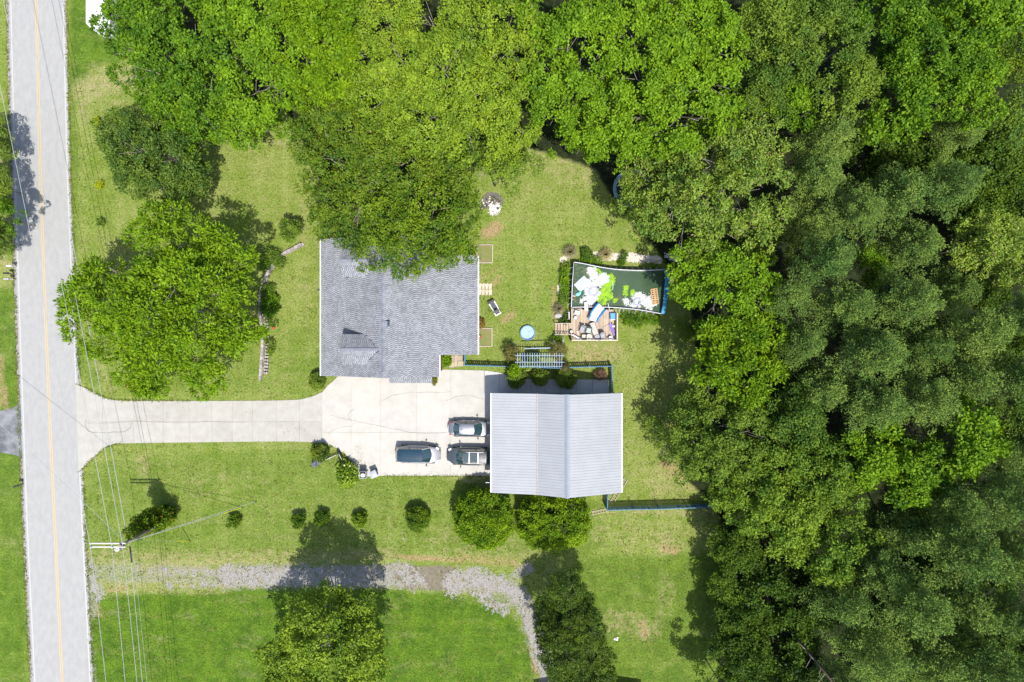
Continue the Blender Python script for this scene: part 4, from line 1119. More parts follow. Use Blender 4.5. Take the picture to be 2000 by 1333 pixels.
def rrect(L0, L1, w, nf=3.2, nr=3.2, n=48):
    """rounded car outline, x from L0 (rear) to L1 (front), half width w; superellipse ends"""
    pts = []
    xm = (L0 + L1) / 2; a = (L1 - L0) / 2
    for k in range(n):
        t = 2 * math.pi * k / n
        c, s = math.cos(t), math.sin(t)
        e = nf if c > 0 else nr
        pts.append((xm + a * math.copysign(abs(c) ** (2 / e), c), w * math.copysign(abs(s) ** (2 / 3.4), s)))
    return pts
def car(name, label, loc, rz, L, W, Hh, body_m, roof_m, cab, hood_z, belt, roof_in, kindx, tail_z=None, rails=False, group=None):
    """cab = (rear glass base, rear roof edge, front roof edge, windscreen base) in metres along x, front positive"""
    t = thing(name, label, 'car', loc, rz, group)
    hw = W / 2; L0, L1 = -L / 2, L / 2
    # lower body: stacked outlines then a crowned top
    mb = MB(); rings = []
    def ztop(x):
        tz = tail_z if tail_z else hood_z
        return float(np.interp(x, [L0, L0 + .25, cab[0] + .3, cab[3] - .4, cab[3] + .2, L1 - .5, L1], [tz - .18, tz - .03, belt, belt, hood_z + .08, hood_z - .03, hood_z - .26]))
    spec = [(.22, .93, 0), (.34, .985, 0), (.62, 1.0, 0), (None, .975, -.13), (None, .93, -.035), (None, .86, .0), (None, .6, .028), (None, .3, .045), (None, .02, .05)]
    base = rrect(L0, L1, hw, 2.8, 3.2)
    n = len(base)
    for (z, s, dz) in spec:
        for (x, y) in base:
            xx = x * (s if z is None or s < 1 else 1); 
            sx = 1 - (1 - s) * (.45 if s > .8 else 1)
            xx = x * sx; yy = y * s
            # pull the nose in slightly
            if z is None: zz = ztop(xx) + dz
            else: zz = z
            mb.v.append((xx, yy, zz))
    for r in range(len(spec) - 1):
        for k in range(n):
            a = r * n + k; b_ = r * n + (k + 1) % n
            mb.f.append((a, b_, b_ + n, a + n))
    mb.f.append(tuple(range((len(spec) - 1) * n, len(spec) * n)))
    body = mb.build('body', body_m, t, world=False, smooth=True)
    # cabin
    zb = belt - .01; zr_ = Hh - .03
    wb = hw * .86; wr = hw * roof_in
    def q(x, w, z, bow=0): return [(x + bow, 0, z), (x + bow * .75, w * .5, z), (x, w, z)]
    def patch(name, pts_lo, pts_hi, mat_, nseg=6):
        pass
    def grid(name, A, B, mat_, parent, thick=None):
        """surface between two polylines A and B (same count)"""
        g = MB(); m = len(A); st = 5
        for i in range(st + 1):
            f = i / st
            for a, b_ in zip(A, B):
                g.v.append(tuple(a[c] + (b_[c] - a[c]) * f for c in range(3)))
        for i in range(st):
            for k in range(m - 1):
                g.f.append((i * m + k, i * m + k + 1, (i + 1) * m + k + 1, (i + 1) * m + k))
        o = g.build(name, mat_, parent, world=False, smooth=True)
        return o
    def bowed(x, w, z, bow, m=9, crown=0.0):
        return [(x + bow * (1 - (2 * k / (m - 1) - 1) ** 2), w * (2 * k / (m - 1) - 1), z + crown * (1 - (2 * k / (m - 1) - 1) ** 2)) for k in range(m)]
    # solid inner core so nothing shows through
    core = MB(); co = [(cab[0], wb - .02), (cab[1], wr - .01), (cab[2], wr - .01), (cab[3], wb - .02)]
    lo = [(cab[0], -wb, zb - .05), (cab[3], -wb, zb - .05), (cab[3], wb, zb - .05), (cab[0], wb, zb - .05)]
    hi = [(cab[1], -wr, zr_ - .02), (cab[2], -wr, zr_ - .02), (cab[2], wr, zr_ - .02), (cab[1], wr, zr_ - .02)]
    ws = grid('windscreen', bowed(cab[3], wb - .10, zb + .02, .24), bowed(cab[2] + .02, wr - .02, zr_, .08, crown=.03), m_cglass, t)
    rg = grid('rear_window', list(reversed(bowed(cab[0], wb - .12, zb + .02, -.10))), list(reversed(bowed(cab[1] - .02, wr - .03, zr_, -.04, crown=.03))), m_cglass, t)
    for s in (-1, 1):
        A = [(cab[0] + .05 + (cab[3] - cab[0] - .1) * k / 8, s * wb, zb) for k in range(9)]
        B = [(cab[1] + (cab[2] - cab[1]) * k / 8, s * wr, zr_ - .02) for k in range(9)]
        if s > 0: A.reverse(); B.reverse()
        grid('side_window', A, B, m_cglass, t)
        # pillars
        for (xa_, xb_) in ((cab[0] + .02, cab[1]), (cab[3] - .02, cab[2])):
            MB().bar((xa_, s * (wb - .03), zb), (xb_, s * (wr - .01), zr_), .09, .05).build('pillar', body_m, t, world=False)
        xm_ = (cab[1] + cab[2]) / 2 - .1
        MB().bar((xm_, s * (wb + .003), zb), (xm_, s * (wr + .005), zr_), .08, .03).build('pillar', m_dark, t, world=False)
    # roof skin
    rs = MB(); m = 9; xs_ = np.linspace(cab[1], cab[2], 9)
    for i, x in enumerate(xs_):
        e = abs(2 * i / 8 - 1) ** 4
        for k in range(m):
            f = 2 * k / (m - 1) - 1
            bow = (-.04 if i == 0 else (.08 if i == 8 else 0)) * (1 - f * f)
            rs.v.append((x + bow, wr * 1.02 * f * (1 - .05 * e), zr_ + .055 * (1 - f ** 2) - .025 * e - .02 * abs(f) ** 4))
    for i in range(8):
        for k in range(m - 1):
            a = i * m + k; rs.f.append((a, a + m, a + m + 1, a + 1))
    roof_o = rs.build('roof', roof_m, t, world=False, smooth=True)
    MB().bar((cab[1] + .1, 0, zr_ + .045), (cab[1] + .3, 0, zr_ + .10), .03, .05).build('aerial', m_dark, t, world=False)
    for s in (-1, 1):
        mm = MB(); mx = cab[3] - .30
        mm.obox((mx, s * (hw + .10), belt + .05), (.13, .22, .15), rz=s * -.35); mm.bar((mx + .05, s * (wb - .02), belt), (mx, s * (hw + .06), belt + .02), .05)
        mm.build('mirror', m_dark if kindx != 'suv' else body_m, t, world=False, bevel=.02)
        MB().obox((L1 - .32, s * (hw - .26), hood_z - .19), (.36, .26, .12), rz=-s * .5, ry=.35).build('headlight', m_lamp, t, world=False, bevel=.03)
        MB().obox((L0 + .22, s * (hw - .27), (tail_z or hood_z) - .20), (.16, .22, .12), rz=s * .5).build('tail_light', m_tail, t, world=False, bevel=.03)
        for wx in (L0 + .92, L1 - .92):
            wo_ = MB().tube([(wx, s * (hw - .20), .33), (wx, s * (hw - .005), .33)], .33, 18).build('wheel', m_tyre, t, world=False)
            MB().tube([(wx, s * (hw - .004), .33), (wx, s * (hw + .006), .33)], .21, 12).build('rim', m_rim, wo_, world=False)
        for k in range(2):
            xx = (cab[1] + cab[2]) / 2 + (.55 if k else -.45)
            MB().bar((xx, s * (hw * 1.0), .80), (xx + .16, s * (hw * 1.0), .80), .03).build('door_handle', body_m, t, world=False)
    # seats seen through the glass are hinted by head rests on the parcel shelf / dashboard
    MB().obox((cab[3] + .02, 0, zb + .012), (.16, wb * 1.7, .03)).build('cowl', m_dark, t, world=False)
    MB().bar((cab[3] - .02, -.3, zb + .06), (cab[3] - .14, .35, zb + .09), .025).build('wiper', m_dark, t, world=False)
    MB().obox((L1 - .02, 0, .45), (.06, W * .55, .16)).build('grille', m_dark, t, world=False)
    for s in (-1,):
        MB().obox((L0 + .0, 0, .62), (.03, .5, .12)).build('number_plate', m_trim, t, world=False)
    # shut lines of bonnet
    if rails:
        for s in (-1, 1):
            MB().tube([(cab[1] + .12, s * wr * .90, zr_ + .03), (cab[1] + .25, s * wr * .90, zr_ + .10), (cab[2] - .35, s * wr * .90, zr_ + .10), (cab[2] - .2, s * wr * .90, zr_ + .03)], .025, 6).build('roof_rail', m_rim, t, world=False)
        for xx in (cab[1] + .82, cab[2] - .62):
            MB().obox((xx, 0, zr_ + .125), (.08, wr * 1.82, .03)).build('roof_bar', m_rim, t, world=False)
        for (xa_, xb_) in ((cab[1] + .90, cab[2] - .72), (cab[2] - .5, cab[2] + .0)):
            MB().obox(((xa_ + xb_) / 2, 0, zr_ + .062), (xb_ - xa_, wr * 1.35, .012)).build('sunroof', m_cglass, t, world=False)
    return t
c1 = paint('silver_paint', (0.21, 0.215, 0.245), rough=.4); c2 = paint('pearl_white_paint', (0.32, 0.31, 0.325), metal=.3, rough=.4); c3 = paint('dark_grey_paint', (0.085, 0.095, 0.105), rough=.25, metal=.5)
c3r = paint('satin_silver_roof', (0.075, 0.075, 0.078), rough=.45)
c2r = paint('glass_roof', (0.008, 0.035, 0.058), rough=.08, metal=0.1)
CG = 'cars parked on the concrete pad'
x, y = P(917.5, 838, .9)
car('sedan_car', 'silver sedan nosed up to the garage, the upper car of the pair', (x, y, .055), math.radians(-1.0), 4.55, 1.74, 1.42, c1, c1, (-1.62, -1.02, .42, 1.18), .86, .90, .60, 'sedan', tail_z=.98, group=CG)
x, y = P(815.5, 888.5, .9)
car('crossover_car', 'pearl white crossover with dark glass roof, standing left of the other two cars', (x, y, .055), math.radians(-1.2), 4.72, 1.86, 1.66, c2, c2r, (-2.18, -1.95, .55, 1.28), .98, 1.04, .70, 'cross', tail_z=1.12, group=CG)
x, y = P(917.5, 892, .9)
car('suv_car', 'dark grey estate car with roof bars reversed up to the garage', (x, y, .055), math.pi + math.radians(-1.0), 4.78, 1.88, 1.68, c3, c3r, (-2.1, -1.72, .62, 1.22), .98, 1.04, .68, 'suv', tail_z=1.14, rails=True, group=CG)
# ------------------------------------------------------------------ BLUE PICKET FENCES
m_blue = M('blue_fence_paint', (0.030, 0.155, 0.30), (0.020, 0.11, 0.23), scale=3, rough=.7, objrand=.25)
m_bluerail = M('weathered_blue_rail', (0.10, 0.21, 0.30), (0.06, 0.15, 0.23), scale=4, rough=.75)
pk = MB(); pk.add([(-.078, -.012, 0), (.078, -.012, 0), (.078, -.012, 1.0), (0, -.012, 1.07), (-.078, -.012, 1.0), (-.078, .012, 0), (.078, .012, 0), (.078, .012, 1.0), (0, .012, 1.07), (-.078, .012, 1.0)],
       [(0, 1, 2, 3, 4), (9, 8, 7, 6, 5), (0, 5, 6, 1), (1, 6, 7, 2), (2, 7, 8, 3), (3, 8, 9, 4), (4, 9, 5, 0)])
picket_me = bpy.data.meshes.new('picket'); picket_me.from_pydata(pk.v, [], pk.f); picket_me.materials.append(m_blue); picket_me.update()
def fence(label, pts, h, step=.215, sag=.05, group='blue picket fences', posts=2.35):
    """pts are ground points in metres"""
    root = thing('picket_fence', label, 'fence', (pts[0][0], pts[0][1], 0), group=group)
    for (a, b_) in zip(pts, pts[1:]):
        a = Vector((*a, 0)); b_ = Vector((*b_, 0)); d = b_ - a; ln = d.length; d.normalize(); ang = math.atan2(d.y, d.x); nrm = Vector((-d.y, d.x, 0))
        n = int(ln / step)
        def dz(u): return -sag * abs(math.sin(math.pi * u / posts)) + .03 * math.sin(u * 1.7)
        for i in range(n):
            u = (i + .5) * ln / n
            p = a + d * u
            o = bpy.data.objects.new('picket', picket_me); link(o); adopt(o, root)
            o.location = (p.x - pts[0][0], p.y - pts[0][1], .04 + random.uniform(-.015, .015)); o.scale = (1, 1, (h + dz(u)) / 1.07)
            o.rotation_euler = (random.uniform(-.02, .02), random.uniform(-.03, .03), ang)
        for z in (h * .22, h * .80):
            r = MB().bar(a + nrm * .035 + Vector((0, 0, z)), b_ + nrm * .035 + Vector((0, 0, z)), .045, .09); r.build('rail', m_blue, root)
        c = MB(); m = max(2, int(ln / .6))
        for i in range(m):
            u0, u1 = ln * i / m, ln * (i + 1) / m
            c.bar(a + d * u0 + Vector((0, 0, h + dz(u0) + .02)), a + d * u1 + Vector((0, 0, h + dz(u1) + .02)), .075, .035)
        c.build('top_rail', m_bluerail, root)
        k = max(1, round(ln / posts))
        for i in range(k + 1):
            p = a + d * (ln * i / k) + nrm * .09
            MB().prism([(p.x - .05, p.y - .05), (p.x + .05, p.y - .05), (p.x + .05, p.y + .05), (p.x - .05, p.y + .05)], 0, h + .16).build('post', m_bluerail, root)
    return root
hf = 1.25
fence('blue picket fence closing the yard between house corner and vine arbour', [P(907.5, 694, hf), P(907.5, 714, hf), P(1104, 720, hf)], hf)
fence('blue picket fence running from the arbour round the back of the patio', [P(1106, 718.5, hf), P(1195, 716, hf), P(1197.5, 768, hf)], hf)
hf2 = 1.5
fence('long blue picket fence leaving the metal garage towards the woods', [P(1187.5, 966, hf2), P(1186, 997, hf2), P(1290, 995, hf2), P(1404, 991, hf2)], hf2)

# ------------------------------------------------------------------ VINE ARBOUR
m_arb = M('grey_blue_lath', (0.27, 0.32, 0.40), (0.20, 0.26, 0.34), scale=3, rough=.75, objrand=.1)
ax0, ay0 = P(1008, 716, 2.3); ax1, ay1 = P(1100, 692, 2.3)
arb = thing('arbour', 'grey blue slatted garden arbour over the picket fence, overgrown with vines', 'arbour', ((ax0 + ax1) / 2, (ay0 + ay1) / 2, 0))
for x in (ax0 + .1, (ax0 + ax1) / 2, ax1 - .1):
    for y in (ay0 + .1, ay1 - .1):
        MB().prism([(x - .05, y - .05), (x + .05, y - .05), (x + .05, y + .05), (x - .05, y + .05)], 0, 2.2).build('post', m_arb, arb)
for y in (ay0, ay0 + .42, ay1 - .16):
    MB().bar((ax0 - .1, y, 2.26), (ax1 + .1, y, 2.30), .07, .12).build('beam', m_arb, arb)
ns = 19
for i in range(ns):
    x = ax0 + .15 + (ax1 - ax0 - .3) * i / (ns - 1)
    MB().bar((x, ay0 - .12, 2.345), (x + random.uniform(-.03, .03), ay1 + .12, 2.36), .055, .04).build('slat', m_arb, arb)
MB().bar((ax0 + .9, ay1 + .55, 2.0), (ax1 - 1.3, ay1 + .62, 2.05), .10, .04).build('loose_rail', m_arb, arb)
m_arbin = m_arb

# ------------------------------------------------------------------ KERB LADDERS on the grass
m_oldwood = M('weathered_wood', (0.42, 0.36, 0.27), (0.30, 0.25, 0.18), scale=5, rough=.85, stretch=(1, .2, 1))
def ladder(label, a, b_, w=.42, n=9, z=.09, col=m_oldwood):
    a = Vector((*a, z)); b_ = Vector((*b_, z)); d = (b_ - a).normalized(); s = Vector((-d.y, d.x, 0)) * w / 2
    r = thing('ladder', label, 'ladder', tuple((a + b_) / 2 - Vector((0, 0, z))), group=None)
    for k in (-1, 1): MB().bar(a + s * k, b_ + s * k, .06, .09).build('side_rail', col, r)
    for i in range(n):
        p = a + (b_ - a) * (i + .5) / n; MB().bar(p - s, p + s, .05, .04).build('rung', col, r)
    return r
ladder('wooden ladder lying in the grass at the lower right corner of the metal garage', P(1222, 936), P(1195, 981), .42, 10)
ladder('pale ladder lying left of the lower blue fence corner', P(1140, 1006), P(1186, 996), .32, 9, .06)

# ------------------------------------------------------------------ BINS
m_bin = M('grey_bin_plastic', (0.13, 0.14, 0.16), (0.10, 0.11, 0.13), scale=3, rough=.55)
m_binlid = M('grey_lid', (0.34, 0.35, 0.39), (0.27, 0.28, 0.32), scale=2, rough=.4)
m_bag = M('white_bag', (0.75, 0.74, 0.76), (0.55, 0.54, 0.58), scale=6, rough=.35, bump=.8, bscale=9)
def bin_(label, px, py, rz, lidded):
    x, y = P(px, py, 1.05)
    t = thing('wheelie_bin', label, 'bin', (x, y, 0.05), rz, 'bins at the edge of the concrete')
    b_ = MB(); w0, w1 = .25, .33
    b_.v = [(-w0, -w0, 0), (w0, -w0, 0), (w0, w0, 0), (-w0, w0, 0), (-w1, -w1, 1.0), (w1, -w1, 1.0), (w1, w1, 1.0), (-w1, w1, 1.0), (-w1 + .04, -w1 + .04, 1.0), (w1 - .04, -w1 + .04, 1.0), (w1 - .04, w1 - .04, 1.0), (-w1 + .04, w1 - .04, 1.0),
            (-w0, -w0, .5), (w0, -w0, .5), (w0, w0, .5), (-w0, w0, .5)]
    b_.f = [(3, 2, 1, 0), (0, 1, 5, 4), (1, 2, 6, 5), (2, 3, 7, 6), (3, 0, 4, 7), (4, 5, 9, 8), (5, 6, 10, 9), (6, 7, 11, 10), (7, 4, 8, 11), (8, 9, 13, 12), (9, 10, 14, 13), (10, 11, 15, 14), (11, 8, 12, 15), (12, 13, 14, 15)]
    b_.build('body', m_bin, t, world=False)
    MB().tube([(-.36, .34, 1.0), (.36, .34, 1.0)], .025, 6).build('handle', m_bin, t, world=False)
    for s in (-1, 1): MB().tube([(s * .30, .30, .1), (s * .36, .30, .1)], .1, 12).build('wheel', m_dark, t, world=False)
    if lidded:
        l = MB(); m = 7
        for i in range(m):
            for k in range(m):
                fx, fy = 2 * i / (m - 1) - 1, 2 * k / (m - 1) - 1
                l.v.append((fx * .37, fy * .37, 1.03 + .07 * (1 - fx * fx) * (1 - fy * fy)))
        for i in range(m - 1):
            for k in range(m - 1): a = i * m + k; l.f.append((a, a + m, a + m + 1, a + 1))
        l.build('lid', m_binlid, t, world=False, smooth=True)
    else:
        MB().bar((-.35, .38, .98), (.35, .38, .98), .05, .6).build('open_lid', m_bin, t, world=False)
        MB().bar((-.37, -.35, 1.02), (.37, -.35, 1.02), .05).bar((-.35, -.35, 1.02), (-.35, .35, 1.02), .05).bar((.35, -.35, 1.02), (.35, .35, 1.02), .05).build('rim', m_binlid, t, world=False)
    return t
bt = bin_('open bin filled with white rubbish bags beside the broad leaved bush', 708.5, 928, .02, False)
b_ = MB(); b_.ball((bt.location.x - .03, bt.location.y - .06, .88), (.27, .25, .22), 12, 7)
tag(b_.build('rubbish_bag', m_bag, None, origin=(bt.location.x, bt.location.y, .6), smooth=True), 'white rubbish bag filling the open bin', 'bag')
bin_('lidded grey bin turned askew, right of the open bin', 729, 927, math.radians(24), True)

# ------------------------------------------------------------------ FALLEN BASKETBALL HOOP
hx, hy = P(618, 905, .4)
hoop = thing('basketball_hoop', 'black portable basketball hoop tipped over on the grass by the driveway', 'basketball hoop', (hx, hy, 0))
m_frame = M('black_frame', (0.03, 0.032, 0.035), (0.02, 0.022, 0.024), scale=5, rough=.45)
m_greyp = M('grey_base', (0.085, 0.10, 0.12), (0.06, 0.07, 0.09), scale=5, rough=.5)
MB().obox((hx, hy, .32), (1.0, .58, .64), rz=math.radians(38)).build('base', m_greyp, hoop, bevel=.07)
MB().obox((hx + .05, hy, .70), (.5, .10, .10), rz=math.radians(85)).build('bracket', m_frame, hoop)
MB().obox((hx - .16, hy + .32, .55), (.62, .05, .05), rz=math.radians(28)).obox((hx - .42, hy + .1, .55), (.05, .5, .05), rz=math.radians(28)).build('wheel_frame', m_frame, hoop)
ex, ey = P(661, 885.5, 0)
MB().tube([(hx + .2, hy + .1, .55), (ex, ey, .32)], .05, 8).build('pole', m_frame, hoop)
MB().bar((hx + .3, hy + .02, .35), (ex - .2, ey - .18, .25), .035).build('brace', m_trim, hoop)
bx, by = P(667, 892.5, 0)
MB().obox((bx, by, .36), (.08, 1.55, .62), rz=math.radians(27), ry=.5).build('backboard', m_frame, hoop)
MB().obox((bx + .02, by + .05, .50), (.05, .7, .05), rz=math.radians(27)).build('rim_bracket', m_trim, hoop)

# ------------------------------------------------------------------ RAISED BEDS, PAVERS, TREADMILL, PADDLING POOL
m_bedw = M('bed_frame_wood', (0.50, 0.42, 0.36), (0.40, 0.32, 0.27), scale=4, rough=.85)
m_bedsoil = M('bed_weeds', (0.115, 0.17, 0.028), (0.20, 0.16, 0.08), scale=2.2, rough=.95, bump=.6)
for (x0, y0, x1, y1, lab) in ((932, 479, 962, 514, 'upper square timber bed frame against the house, filled with weeds'), (934, 642, 961, 677, 'lower square timber bed frame against the house with bare soil')):
    (a, d) = P(x0, y0); (c, b2) = P(x1, y1)
    t = thing('garden_bed', lab, 'garden bed', ((a + c) / 2, (b2 + d) / 2, 0), group='timber garden beds by the house')
    for (p, q) in (((a, d), (c, d)), ((c, d), (c, b2)), ((c, b2), (a, b2)), ((a, b2), (a, d))):
        MB().bar((*p, .09), (*q, .09), .07, .18).build('board', m_bedw, t)
    MB().box(a + .05, c - .05, b2 + .05, d - .05, 0.01, .10).build('soil', m_bedsoil, t)
m_paver = M('buff_paver', (0.50, 0.45, 0.35), (0.42, 0.37, 0.28), scale=4, rough=.9, objrand=.08)
pv = MB().prism(gp((932, 553), (962, 553), (962, 578), (932, 578)), -.03, .012).build('paver_patch', m_bedsoil); tag(pv, kind='structure')
def paver(x, y, w, h):
    n = 5; pts = []
    for k in range(n): pts.append((x + w * k / n, y + (0.9 * math.sin(math.pi * 2 * k / n))))
    for k in range(n): pts.append((x + w, y + h * k / n))
    for k in range(n): pts.append((x + w - w * k / n, y + h + (.9 * math.sin(math.pi * 2 * (n - k) / n))))
    for k in range(n): pts.append((x + .8 * math.sin(math.pi * 2 * k / n), y + h - h * k / n))
    MB().prism(gp(*pts), 0, .05).build('paver', m_paver, pv)
for r in range(2):
    for c in range(4): paver(934.2 + c * 6.8, 554.3 + r * 11.6, 5.9, 10.6)
for c in ((932, 544), (931.5, 549)):
    MB().prism(gp((c[0], c[1]), (c[0] + 4, c[1] + .5), (c[0] + 4.5, c[1] + 4), (c[0], c[1] + 4)), 0, .05).build('paver', m_paver, pv)

tx, ty = P(967, 603, .3); tm = thing('treadmill', 'black and white treadmill standing out on the back lawn', 'treadmill', (tx, ty, 0), math.radians(-60))
m_belt = M('treadmill_belt', (0.075, 0.08, 0.095), (0.06, 0.065, 0.075), scale=3, rough=.7)
MB().box(-.85, .75, -.36, .36, .10, .20).build('deck', m_trim, tm, world=False, bevel=.03)
MB().box(-.70, .68, -.25, .25, .202, .23).build('belt', m_belt, tm, world=False)
MB().box(-1.02, -.72, -.37, .37, .12, .42).build('motor_hood', m_frame, tm, world=False, bevel=.06)
for s in (-1, 1):
    MB().tube([(.30, s * .33, .2), (.42, s * .33, 1.0), (.75, s * .32, 1.15)], .028, 6).build('handrail', m_trim if s < 0 else m_frame, tm, world=False)
MB().tube([(.10, -.34, .5), (-.05, -.5, .95), (.2, -.75, 1.0), (.45, -.6, .95)], .03, 6).build('handlebar', m_frame, tm, world=False)
MB().obox((.74, 0, 1.15), (.10, .70, .05)).build('crossbar', m_trim, tm, world=False)
MB().obox((.35, 0, .9), (.22, .4, .06), ry=.4).build('console', m_frame, tm, world=False)

kx, ky = P(1030.5, 650.5, .3); kp = thing('paddling_pool', 'small round pale blue paddling pool on the lawn', 'paddling pool', (kx, ky, 0))
m_kp = M('pale_blue_plastic', (0.16, 0.27, 0.46), (0.12, 0.23, 0.42), scale=3, rough=.4)
m_kpi = M('pool_inside', (0.30, 0.40, 0.52), (0.26, 0.36, 0.49), scale=1.6, rough=.3)
b_ = MB(); n = 36; R0 = .80
for (r, z) in ((R0 - .05, 0), (R0, .32), (R0 - .02, .36), (R0 - .06, .36), (R0 - .10, .12), (R0 - .12, .08)):
    for k in range(n): a = 2 * math.pi * k / n; b_.v.append((r * math.cos(a), r * math.sin(a), z + .02 * math.sin(3 * a)))
for i in range(5):
    for k in range(n): a = i * n + k; c = i * n + (k + 1) % n; b_.f.append((a, c, c + n, a + n))
b_.build('side', m_kp, kp, world=False, smooth=True)
MB().cyl(0, 0, .03, .09, R0 - .1, 36).build('floor', m_kpi, kp, world=False)
MB().prism([(.1, -.55), (.55, -.15), (.66, .1), (.5, .28), (.1, .1)], .092, .13).build('fold', m_kpi, kp, world=False)

# ------------------------------------------------------------------ FIRE PIT
fx, fy = P(958, 404); fpit = thing('fire_pit', 'round ash heap of a fire pit ringed with stones and weeds on the lawn', 'fire pit', (fx, fy, 0))
ragged_patch('ash', [([(964, 408)], 12, 1.3), ([(960, 416)], 8, 1)], m_ash, .03, cell=.08, thr=.6, namp=.4, parent=fpit)
m_char = M('charred_bits', (0.10, 0.09, 0.07), (0.04, 0.036, 0.03), scale=6, rough=.95, objrand=.4)
ragged_patch('char', [([(950, 397), (958, 390), (968, 392)], 13, 1.2)], M('burnt_ground', (0.16, 0.145, 0.115), (0.07, 0.065, 0.05), scale=5, rough=.95), .02, cell=.08, thr=.6, namp=.5, parent=fpit)
for k in range(95):
    a = random.uniform(-.4, 3.6); r = random.uniform(.15, 1.0) if k > 26 else 1.0 + random.uniform(-.08, .1)
    x, y = fx + r * math.cos(a), fy + .1 + r * math.sin(a); s = random.uniform(.05, .13)
    MB().obox((x, y, s * .4), (s * 1.8, s * 1.1, s), rz=random.uniform(0, 3)).build('stone' if k <= 26 else 'charred_log', m_char if (k % 3) else m_ash, fpit)

# ------------------------------------------------------------------ RETAINING WALL
m_block = M('wall_block', (0.36, 0.325, 0.305), (0.25, 0.225, 0.21), scale=3, rough=.95, objrand=.25, bump=.5)
wallp = arc([(594, 477), (576, 487), (557, 497), (544, 508), (531, 526), (521, 545), (514, 566), (511, 590), (512, 615), (514.5, 640), (516, 665), (515, 692), (513, 718), (511.5, 742)], 8)
wp = [Vector((*P(*p), 0)) for p in wallp]
rw = thing('retaining_wall', 'low curving wall of grey concrete blocks across the front lawn', 'wall', tuple(wp[len(wp) // 2]))
acc = 0; ds = [0]
for a, b_ in zip(wp, wp[1:]): acc += (b_ - a).length; ds.append(acc)
def along(u):
    for i in range(len(ds) - 1):
        if ds[i + 1] >= u: 
            f = (u - ds[i]) / max(1e-6, ds[i + 1] - ds[i]); return wp[i].lerp(wp[i + 1], f), (wp[i + 1] - wp[i]).normalized()
    return wp[-1], (wp[-1] - wp[-2]).normalized()
for course, z, off, wd in ((0, .12, 0, .30), (1, .36, .2, .28)):
    u = off
    while u < acc - .35:
        p, d = along(u + .2); s = Vector((-d.y, d.x, 0))
        MB().obox(p + Vector((0, 0, z)) + s * random.uniform(-.02, .02) - s * .05 * course, (.40, wd, .23), rz=math.atan2(d.y, d.x) + random.uniform(-.05, .05)).build('block', m_block, rw, bevel=0)
        u += .425
# lower slope part shows a second, pierced row of blocks in front (right) of the wall
u = acc * .60
while u < acc - .5:
    p, d = along(u); s = Vector((-d.y, d.x, 0))
    for k in range(2):
        q = p + s * (.33 + .21 * k) + Vector((0, 0, .14 + .04 * (1 - k)))
        b_ = MB().obox(q, (.22, .17, .26), rz=math.atan2(d.y, d.x) + random.uniform(-.15, .15)); b_.build('block', m_block, rw)
    u += .34

# ------------------------------------------------------------------ POOL
pool_pts_top = arc([(1121, 512.5), (1135, 514.5), (1150, 517.5), (1175, 522.5), (1200, 526), (1230, 528), (1262, 528.5), (1298, 527)], 4)
pool_pts_bot = arc([(1291, 613), (1270, 609), (1245, 605), (1220, 602.5), (1190, 600.5), (1150, 600), (1116, 600.5)], 4)
hp = 1.3
rim = [P(*p, hp) for p in pool_pts_top] + [P(*p, hp) for p in pool_pts_bot]
cx_ = sum(p[0] for p in rim) / len(rim); cy_ = sum(p[1] for p in rim) / len(rim)
pool = thing('swimming_pool', 'neglected above ground swimming pool full of green water', 'pool', (cx_, cy_, 0))
m_pwall = M('pool_wall_vinyl', (0.25, 0.27, 0.30), (0.17, 0.19, 0.22), scale=3, rough=.5)
m_rail = M('pool_rail', (0.60, 0.60, 0.64), (0.48, 0.48, 0.52), scale=6, rough=.4)
m_blueliner = M('blue_liner', (0.035, 0.25, 0.42), (0.02, 0.16, 0.30), scale=2.5, rough=.35, bump=.6, bscale=5)
n = len(rim)
wb_ = MB()
inn = [(cx_ + (x - cx_) * .985, cy_ + (y - cy_) * .97) for x, y in rim]
for i in range(n):
    j = (i + 1) % n
    for a, b_ in ((rim[i], rim[j]),):
        wb_.add([(*a, 0), (*b_, 0), (*b_, hp), (*a, hp)], [(3, 2, 1, 0)])
wb_.build('wall', m_pwall, pool)
wi = MB()
for i in range(n):
    j = (i + 1) % n
    wi.add([(*inn[i], .0), (*inn[j], .0), (*inn[j], hp - .02), (*inn[i], hp - .02)], [(0, 1, 2, 3)])
wi.build('liner', M('dark_liner', (0.018, 0.06, 0.085), (0.01, 0.03, 0.05), scale=3, rough=.4), pool)
MB().tube([(*p, hp) for p in rim[:len(pool_pts_top)]], .045, 8).build('top_rail', m_rail, pool, smooth=True)
MB().tube([(*p, hp) for p in rim[len(pool_pts_top):]], .045, 8).build('top_rail', m_rail, pool, smooth=True)
MB().tube([(*rim[-1], hp), (*P(1118, 555, hp), hp - .02), (*rim[0], hp)], .045, 8).build('top_rail', m_rail, pool, smooth=True)
fl = MB()
outer = arc([(1307, 527.5), (1308, 540), (1305.5, 570), (1302, 600), (1298, 614.5)], 4); inner = arc([(1297, 527.5), (1300, 534), (1297.5, 560), (1295, 590), (1291, 613)], 4)
m = len(outer)
for i in range(m):
    o_, q_ = P(*outer[i], hp), P(*inner[i], hp)
    fl.v += [(*q_, hp + .03), ((o_[0] + q_[0]) / 2, (o_[1] + q_[1]) / 2, hp + .09 + .03 * math.sin(i * 1.9)), (*o_, hp - .02), (o_[0] + .03, o_[1], .05)]
for i in range(m - 1):
    for k in range(3): a = i * 4 + k; fl.f.append((a, a + 4, a + 5, a + 1))
fl.build('liner_flap', m_blueliner, pool, smooth=True)
